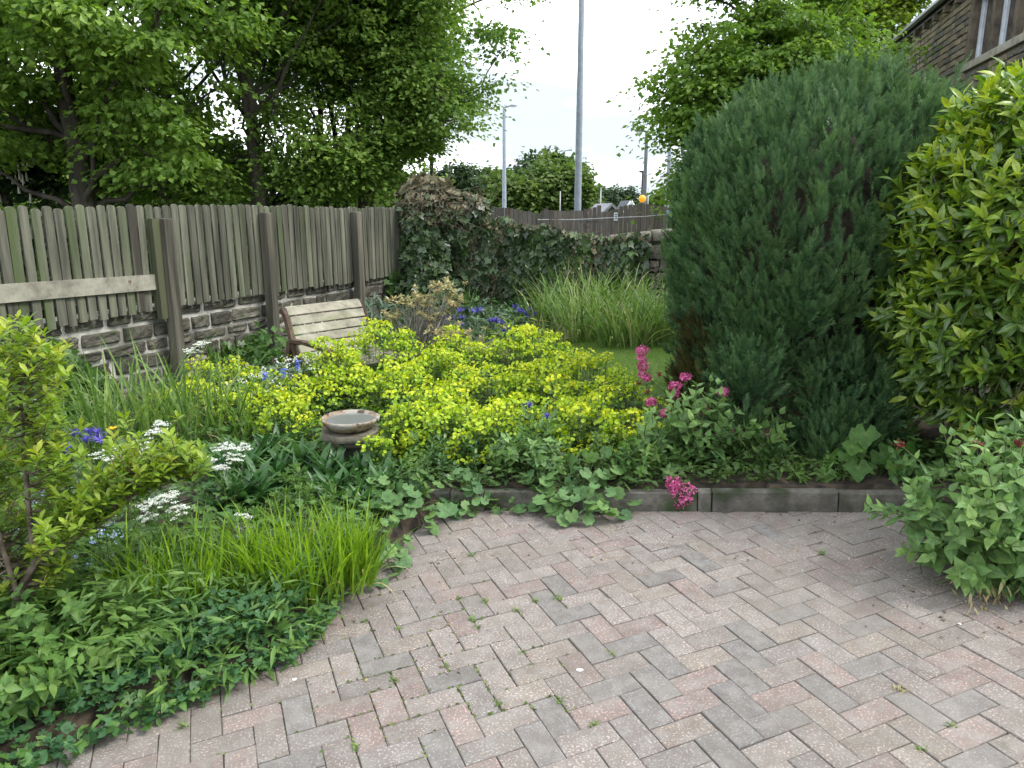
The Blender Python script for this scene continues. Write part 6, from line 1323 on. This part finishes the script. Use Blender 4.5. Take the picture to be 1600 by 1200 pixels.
cornflowers('two violet flowers above the kerb leaves at the front of the euphorbias', (.15, 4.45, .15), [(827, 634, 4.45), (855, 651, 4.4)], (160, .16, .14, .36), 62, L_VAL, .022)
gb = at(745, 530, 8.0)
cornflowers('leafy grey green cornflower mound with violet blue heads behind the euphorbias', (gb[0], 8.0, gz(gb[0], 8)), [(720, 487, 8), (722, 497, 8), (738, 487, 8.1), (745, 488, 8), (752, 487, 8.1), (770, 503, 7.9), (776, 503, 7.9), (783, 505, 7.9), (700, 503, 7.9), (705, 500, 7.9), (790, 520, 7.8), (721, 510, 7.8), (812, 487, 8.3), (695, 497, 8)], (800, .55, .35, .62), 63, size=.04)
cornflowers('small dark blue flowers low beside the ivy curtain and the tall grass', (gx(822, 9.3), 9.3, gz(gx(822, 9.3), 9.3)), [(805, 480, 9.2), (812, 485, 9.2), (820, 490, 9.2), (830, 484, 9.2), (825, 495, 9.1), (835, 492, 9.1)], (420, .32, .22, .45), 64, L_DKG, .03)
def spike(label, px, py, Y, h, mat=BLUE, sz=.012, name='bluebell', n=46):
    p = at(px, py, Y); zb = gz(p[0], p[1]); t = thing(name, label, 'flower', (p[0], p[1], zb)); st = Soup(); tube(st, [(p[0], p[1], zb), p + [0, 0, h * .5]], .002, 4, cap=False); st.obj('stem', STEMG, t)
    s = Soup(); u = rng.uniform(-.5, .5, n); Q = p + np.stack([rng.normal(0, .012, n), rng.normal(0, .012, n), u * h], -1); s.inst(T_CLUB, Q, basis(nrm(rng.normal(0, 1, (n, 3)) + [0, 0, -.4]), up_n(n)), rng.uniform(.8, 1.3, n) * sz * 1.8, rng.random(n)); s.obj('flower_head', mat, t)
HY = leaf_mat('bluebell_petal', [(.12, .16, .55), (.22, .28, .72)], .6, .3)
spike('bluebell nearest the bench, rightmost of three', 465, 569, 6.0, .09, HY); spike('middle bluebell of three left of the bench', 443, 583, 5.8, .08, HY); spike('bluebell farthest left of three, above the airy euphorbia', 413, 587, 5.8, .07, HY)
def mound_flowers(name, label, cat, base, r_, n, T, mat, size, fl, flmat, flsize, seed, lobes=None, tone=(.5, .2)):
    t = thing(name, label, cat, tuple(base)); rr = np.random.default_rng(seed); base = np.array(base, float); lv = Leaves()
    p, nn = ellip(n, base, r_, .22, .15, seed, zmin=base[2] + .01); lv.add(p, nrm(nn * [1, 1, .3] + rr.normal(0, .5, p.shape)), nrm(nn + [0, 0, .6] + rr.normal(0, .35, p.shape)), rr.uniform(*size, len(p)), np.clip(rr.normal(*tone, len(p)), .01, .99)); s = Soup(); lv.soup(s, T); s.obj('foliage', mat, t, True)
    if fl:
        p, nn = ellip(fl * 3, base + [0, 0, .02], np.array(r_) * 1.06, .04, .15, seed + 1, zmin=base[2] + r_[2] * .35); p = p[:fl]; nn = nn[:fl]; s = Soup(); k = 5; P = np.repeat(p, k, 0) + rr.normal(0, flsize * .8, (len(p) * k, 3)); s.inst(T_BRACT, P, basis(nrm(rr.normal(0, 1, P.shape)), nrm(np.repeat(nn, k, 0) + rr.normal(0, .4, P.shape))), rr.uniform(.7, 1.3, len(P)) * flsize, rr.random(len(P))); s.obj('florets', flmat, t)
    return t
b = at(470, 600, 6.15); mound_flowers('white_comfrey', 'green leafed mound dotted with small white flowers in front of the bench', 'plant', (b[0], 6.15, gz(b[0], 6.15)), (.40, .3, .40), 700, T_OVS, L_GRY, (.05, .08), 150, WHITE, .014, 71)
b = at(400, 600, 5.8); mound_flowers('white_comfrey', 'low leafy mound with scattered white flowers beside the second fence post', 'plant', (b[0], 5.8, gz(b[0], 5.8)), (.36, .3, .32), 600, T_OVS, L_MID, (.05, .08), 70, WHITE, .012, 72)
b = at(85, 745, 3.1); mound_flowers('forget_me_not', 'pale blue and white small flowers behind the azalea', 'flower', (b[0], 3.1, gz(b[0], 3.1)), (.22, .2, .40), 300, T_OVS, L_MID, (.03, .05), 130, SKYB, .010, 73)
b = at(435, 560, 7.4); mound_flowers('leafy_plant', 'dark leafy plant behind the bench beside the second fence post', 'plant', (b[0], 7.4, gz(b[0], 7.4)), (.40, .25, .45), 380, T_OVS, L_MID, (.08, .12), 0, None, 0, 74, tone=(.25, .15))
b = at(590, 500, 8.2); mound_flowers('leafy_plant', 'leafy plant behind the right arm of the bench under the wall', 'plant', (b[0], 8.2, gz(b[0], 8.2)), (.30, .25, .68), 420, T_LANCE, L_GRY, (.12, .17), 0, None, 0, 75, tone=(.3, .2))
b = at(330, 560, 6.2); mound_flowers('leafy_plant', 'dull green leafy plant against the wall between the first two posts', 'plant', (b[0] + .1, 6.6, gz(b[0], 6.6)), (.5, .2, .26), 380, T_OVS, L_GRY, (.06, .09), 26, WHITE, .012, 76, tone=(.25, .2))
b = at(690, 480, 9.0); mound_flowers('leafy_plant', 'dark green leaves at the foot of the ivy hump', 'plant', (b[0], 9.4, gz(b[0], 9.4)), (.75, .3, .55), 800, T_OVS, L_IVYG, (.09, .13), 0, None, 0, 77, tone=(.35, .2))
b = at(805, 560, 7.6); mound_flowers('leafy_plant', 'leafy stems behind the middle of the euphorbias', 'plant', (b[0], 7.6, gz(b[0], 7.6)), (.35, .3, .5), 420, T_LANCE, L_AZA, (.07, .10), 0, None, 0, 78, tone=(.4, .2))
b = at(176, 668, 3.9); t = thing('yellow_poppy', 'single yellow orange poppy beside the cornflowers', 'flower', (b[0], 3.9, gz(b[0], 3.9))); s = Soup(); tube(s, [(b[0], 3.9, gz(b[0], 3.9)), b - [0, 0, .012]], .0015, 4); s.obj('stem', STEMG, t)
s = Soup(); a = np.arange(5) * 1.257; s.inst(T_CLUB, np.tile(b - [0, 0, .012], (5, 1)), basis(np.stack([np.cos(a), np.sin(a), np.full(5, .9)], -1), np.stack([-np.cos(a), -np.sin(a), np.full(5, .9)], -1)), .030, .5); s.obj('flower_head', leaf_mat('poppy_petal', [(.75, .42, .01), (.8, .5, .02)], .5, .3), t)

# ---- bleached twiggy shrub
def twiggy(label, foot, tips, n, seed, lw=1.0):
    t = thing('bleached_shrub', label, 'shrub', tuple(foot)); rr = np.random.default_rng(seed); st = Soup(); lv = Leaves(); foot = np.array(foot, float)
    for i in range(n):
        c, r_ = tips[int(rr.integers(len(tips)))]; p = c + rr.normal(0, 1, 3) * r_; f0 = foot + rr.normal(0, .05, 3) * [1, 1, 0]; mid = (f0 + p) / 2 + rr.normal(0, .05, 3) + [0, 0, .04]; tube(st, [f0, mid, p], [.006, .004, .002], 3, cap=False)
        q2 = mid + (p - mid) * .4 + rr.normal(0, .09, 3); tube(st, [mid, q2], [.003, .0015], 3, cap=False)
        m = 11; az = rr.uniform(0, 6.28) + np.arange(m) * 2.4; el = np.linspace(-.2, 1.0, m); lv.add(np.tile(p, (m, 1)), np.stack([np.cos(az) * np.cos(el), np.sin(az) * np.cos(el), np.sin(el)], -1), up_n(m, .3), rr.uniform(.04, .07, m) * lw, np.clip(rr.normal(.5, .25, m), .01, .99))
    st.obj('twigs', STEMW, t); s = Soup(); lv.soup(s, T_OBL); s.obj('leaves', L_PIE, t, True)
Y = 7.7; b = at(650, 560, Y); twiggy('pale twiggy shrub with bleached yellow leaf tufts in front of the ivy', (b[0], Y, gz(b[0], Y)), [(at(685, 452, Y), (.13, .12, .04)), (at(650, 470, Y), (.08, .1, .03)), (at(712, 470, Y), (.08, .1, .03)), (at(612, 492, Y), (.05, .1, .03)), (at(685, 492, Y), (.08, .1, .03)), (at(640, 470, Y + .1), (.10, .1, .03))], 95, 81, .85)
Y = 7.4; b = at(735, 570, Y); twiggy('low pale cream leaved shrub behind the middle euphorbias', (b[0], Y, gz(b[0], Y)), [(at(722, 525, Y), (.15, .12, .06)), (at(745, 545, Y), (.15, .12, .05)), (at(775, 555, Y), (.10, .1, .04)), (at(700, 520, Y), (.1, .1, .05))], 90, 82, .85)

# ---- ground cover filling the beds
def cover(label, n, region, T, mat, size, h, seed, name='ground_cover', tone=(.5, .2), hump=.5):
    rr = np.random.default_rng(seed); P = []
    x0, x1, y0, y1 = region[:4]; x = rr.uniform(x0, x1, n); y = rr.uniform(y0, y1, n); keep = ~in_poly(x, y)
    # also hang a little over the rim
    near = in_poly(x, y) & ~in_poly(x + .07, y - .05) | (in_poly(x, y) & (in_poly(x - .10, y + .08) == False)); keep |= near & (rr.random(n) < .8)
    if len(region) > 4: keep &= region[4](x, y)
    x, y = x[keep], y[keep]; m = len(x); k = 1 + hump * wob(np.stack([x, y, 0 * x], -1), 6, seed); z = soil(x, y) + h * np.clip(k, .2, 2) * rr.random(m) ** .7; z = np.where(near[keep], pz(x, y) + .01 + (z - soil(x, y)) * .6, z)
    D = nrm(rr.normal(0, 1, (m, 3)) * [1, 1, .35]); nn = nrm(rr.normal(0, .45, (m, 3)) + [0, -.15, 1]); s = Soup(); Pm = np.stack([x, y, z], -1); to = np.clip(rr.normal(*tone, m) + .15 * wob(Pm, 7, seed + 1), .01, .99); M = basis(D, nn); sc = rr.uniform(*size, m); Ts = T if isinstance(T, list) else [T]
    for i, t_ in enumerate(Ts): s.inst(t_, Pm[i::len(Ts)], M[i::len(Ts)], sc[i::len(Ts)], to[i::len(Ts)])
    o = s.obj(name, mat, None, True, 'stuff'); o['label'] = label; o['category'] = 'ground cover'
cover('deep green cranesbill mat along the paving rim', 8500, (-2.6, -.62, 1.6, 3.0, lambda x, y: (y < 2.75 + .25 * (x + 1.4)) & (y < 3)), [T_GERAN, T_GERAN8], L_GER, (.026, .046), .13, 91, name='cranesbill_mat', tone=(.42, .2))
cover('mixed low leaves filling the left bed', 12000, (-3.4, -.7, 1.6, 5.2), [T_OVS, T_GERAN, T_GERAN8, T_OBL], L_MID, (.028, .055), .12, 92, tone=(.42, .22))
cover('mixed low leaves filling the back of the bed', 9000, (-3.6, .9, 4.6, 9.3, lambda x, y: (x * math.cos(FA) - y * math.sin(FA) > -5.5) & ~((x > .5) & (y > 5.85))), [T_OVS, T_LAS], L_MID, (.05, .09), .16, 93, tone=(.25, .2))
cover('low leaves along the kerb and under the conifer', 5200, (-.6, 2.6, 3.95, 4.9), [T_OVS, T_OBL], L_EUL, (.03, .055), .11, 94, tone=(.3, .2))
cover('ferny fine leaves among the bright blades', 4200, (-2.4, -.75, 2.3, 3.4), [T_NARROW, T_LAS], L_MID, (.05, .09), .20, 95, name='ferny_leaves', tone=(.6, .2))
cover('dark leaves at the foot of the boundary wall', 3500, (-1.6, 3.2, 9.0, 10.9), [T_OVS, T_LAS], L_IVYG, (.07, .12), .25, 96, tone=(.25, .2))

# ---- weeds, moss and litter in the joints of the paving
def weeds():
    named = {(738, 868): 'small green weed in a paving joint nearest the left end of the kerb', (840, 938): 'green weed in the joint above dark blocks near the middle of the patio', (716, 933): 'green weed in a joint close to the curved rim and the bright blades',
             (780, 1102): 'green weed below the buff block near the bottom of the paving', (928, 1130): 'green weed beside the dark block at the bottom middle of the paving', (1295, 862): 'flat dark green weed on the paving in front of the conifer',
             (288, 1140): 'tallest weed on the paving, among the big blocks at the lower left', (1402, 1075): 'straw coloured star shaped dry weed on the right part of the paving', (1540, 952): 'straw coloured dry weed on the paving under the right valerian'}
    spots = [(757, 940), (810, 953), (738, 970), (746, 980), (820, 1018), (692, 1042), (875, 1095), (952, 1023), (570, 970), (622, 982), (860, 935), (873, 937), (1480, 1130), (1445, 1168), (610, 1065), (550, 1170)]
    tiny = Soup(); A_ = np.array([math.cos(.38723), math.sin(.38723)]); B_ = np.array([math.sin(.38723), -math.cos(.38723)]); O_ = np.array([-.0164, 2.50313])
    def cell_(i, j):
        k = (i + j) % 4; return (i, j, 0) if k == 0 else (i - 1, j, 0) if k == 1 else (i, j, 1) if k == 2 else (i, j - 1, 1)
    def snap(c):
        a, b = (c - O_) @ A_ / .1, (c - O_) @ B_ / .1; best = None
        for aa, bb in ((round(a), b), (a, round(b)), (round(a), round(b)), (round(a) + 1, b), (a, round(b) + 1), (round(a) - 1, b)):
            if cell_(math.floor(aa + .01), math.floor(bb + .01)) != cell_(math.floor(aa - .01), math.floor(bb - .01)):
                d = abs(aa - a) + abs(bb - b)
                if best is None or d < best[0]: best = (d, aa, bb)
        return O_ + .1 * (best[1] * A_ + best[2] * B_) if best else c
    for i, (px, py) in enumerate(list(named) + spots):
        c = snap(on_patio(px, py)); z = pz(*c) - .004; lab = named.get((px, py)); dry = bool(lab) and 'straw' in lab; s = Soup() if lab else tiny; n = 26; rr = np.random.default_rng(600 + i); big = 1.5 if px in (288, 738, 1295, 1402) else 1
        P = np.stack([c[0] + rr.normal(0, .008, n), c[1] + rr.normal(0, .008, n), np.full(n, z)], -1); blades(s, P, rr.uniform(0, 6.28, n), rr.uniform(.008, .028, n) * big, rr.uniform(.003, .006, n), .9, .5, 2, rr.uniform(.1, .9, n))
        if lab: tag(s.obj('weed_tuft', L_PIE if dry else L_GRS, None, True), lab, 'weed')
    o = tiny.obj('tiny_weeds', L_GRS, None, True, 'stuff'); o['label'] = 'tiny green weeds dotted along the paving joints'; o['category'] = 'weeds'
    lit = Soup(); n = 300; px = np.r_[rng.uniform(420, 720, 120), rng.uniform(700, 1500, 110), rng.uniform(1350, 1600, 70)]; py = np.r_[rng.uniform(800, 1080, 120), rng.uniform(800, 880, 110), rng.uniform(900, 1000, 70)]
    P = np.array([on_patio(a, b) for a, b in zip(px, py)]); k = in_poly(P[:, 0], P[:, 1]) & (rng.random(n) < .7); P = P[k]; P = np.c_[P, pz(P[:, 0], P[:, 1]) + .003]
    lit.inst(T_OVATE, P, basis(nrm(rng.normal(0, 1, P.shape) * [1, 1, .1]), up_n(len(P), .4)), rng.uniform(.006, .022, len(P)), rng.random(len(P)))
    o = lit.obj('leaf_litter', leaf_mat('brown_litter', [(.05, .03, .02), (.16, .09, .05), (.30, .22, .12)], .8, .1), None, True, 'stuff'); o['label'] = 'scattered brown petals and bits of dry leaf on the paving'; o['category'] = 'litter'
    ms = Soup(); n = 7000; px = np.r_[rng.uniform(540, 900, n // 2), rng.uniform(100, 800, n // 2)]; py = np.r_[rng.uniform(900, 1120, n // 2), rng.uniform(880, 1190, n // 2)]; P = np.array([on_patio(a, b) for a, b in zip(px, py)])
    v = P - np.array([-.0164, 2.50313]); A = np.array([math.cos(.38723), math.sin(.38723)]); B = np.array([math.sin(.38723), -math.cos(.38723)]); a, b = v @ A / .1, v @ B / .1
    # keep only crumbs that lie in a joint of the herringbone
    i, j = np.floor(a), np.floor(b); fa, fb = a - i, b - j; edge = []
    def cell(i, j):
        k = (i + j) % 4; return np.where(k == 0, (i * 7919 + j * 104729), np.where(k == 1, ((i - 1) * 7919 + j * 104729), np.where(k == 2, (i * 7919 + j * 104729) + .5, (i * 7919 + (j - 1) * 104729) + .5)))
    w_ = .05; here = cell(i, j); e = np.zeros(len(a), bool)
    for di, dj, m in ((-1, 0, fa < w_), (1, 0, fa > 1 - w_), (0, -1, fb < w_), (0, 1, fb > 1 - w_)): e |= m & (cell(i + di, j + dj) != here)
    k = e & in_poly(P[:, 0], P[:, 1]) & (wob(np.c_[P, P[:, 0] * 0], 5, 77) + rng.normal(0, .4, len(P)) > .1); P = P[k]; P = np.c_[P, pz(P[:, 0], P[:, 1]) - .0005]
    ms.inst(T_BRACT, P, basis(nrm(rng.normal(0, 1, P.shape)), up_n(len(P), .5)), rng.uniform(.007, .015, len(P)), rng.random(len(P)))
    o = ms.obj('moss', leaf_mat('moss_green', [(.04, .07, .02), (.09, .13, .035), (.15, .17, .06)], .9, .05), None, False, 'stuff'); o['label'] = 'crumbs of green moss in the paving joints'; o['category'] = 'moss'
    for px, py, r_, lab in ((906, 1047, .012, 'round white splash on a pink block near the bottom middle of the paving'), (1500, 975, .007, 'small white spot on the paving below the right valerian'), (460, 1062, .010, 'white splash on the paving near the lower left rim')):
        c = on_patio(px, py); s = Soup(); n = 11; rr = np.random.default_rng(px); V = [(c[0], c[1], pz(*c) + .0035)] + [(c[0] + r_ * rr.uniform(.6, 1.2) * math.cos(k * 6.283 / n), c[1] + r_ * rr.uniform(.6, 1.2) * math.sin(k * 6.283 / n), pz(*c) + .0015) for k in range(n)]
        s.add(V, np.array([(0, 1 + k, 1 + (k + 1) % n) for k in range(n)])); tag(s.obj('bird_dropping', flat_mat('chalky_white', (.7, .7, .68), .9), None, True), lab, 'stain')
weeds()

# ---- rough dark growth behind the fence
def behind_fence():
    for k, (s0, s1, zt, lab) in enumerate(((1.5, 5.6, 1.62, 'dark undergrowth behind the left half of the fence'), (5.6, 10.4, 1.60, 'dark undergrowth behind the right half of the fence'))):
        t = thing('undergrowth_hedge', lab, 'hedge', (*fl((s0 + s1) / 2, -1.0), .55)); rr = np.random.default_rng(800 + k); n = 6000; sv = rr.uniform(s0, s1, n); z = rr.uniform(.55, zt, n); off = -.75 + rr.normal(0, .12, n) - .2
        P = np.c_[np.stack([fl(a, 0) for a in sv]) + off[:, None] * FN, z]; lv = Leaves(); lv.add(P, nrm(rr.normal(0, 1, P.shape) + [0, 0, -.3]), nrm(np.r_[FN, .5] + rr.normal(0, .5, P.shape)), rr.uniform(.07, .13, n), rr.random(n)); s = Soup(); lv.soup(s, TSIMPLE); s.obj('foliage', LDRK, t)
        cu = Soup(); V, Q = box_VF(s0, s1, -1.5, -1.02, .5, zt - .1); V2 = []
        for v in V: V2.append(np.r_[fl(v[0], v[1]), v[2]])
        cu.add(np.array(V2), Q); cu.obj('dark_inner_hull', INNER_SHADE, t)  # plain box behind the leaves, coloured as deep shade
behind_fence()
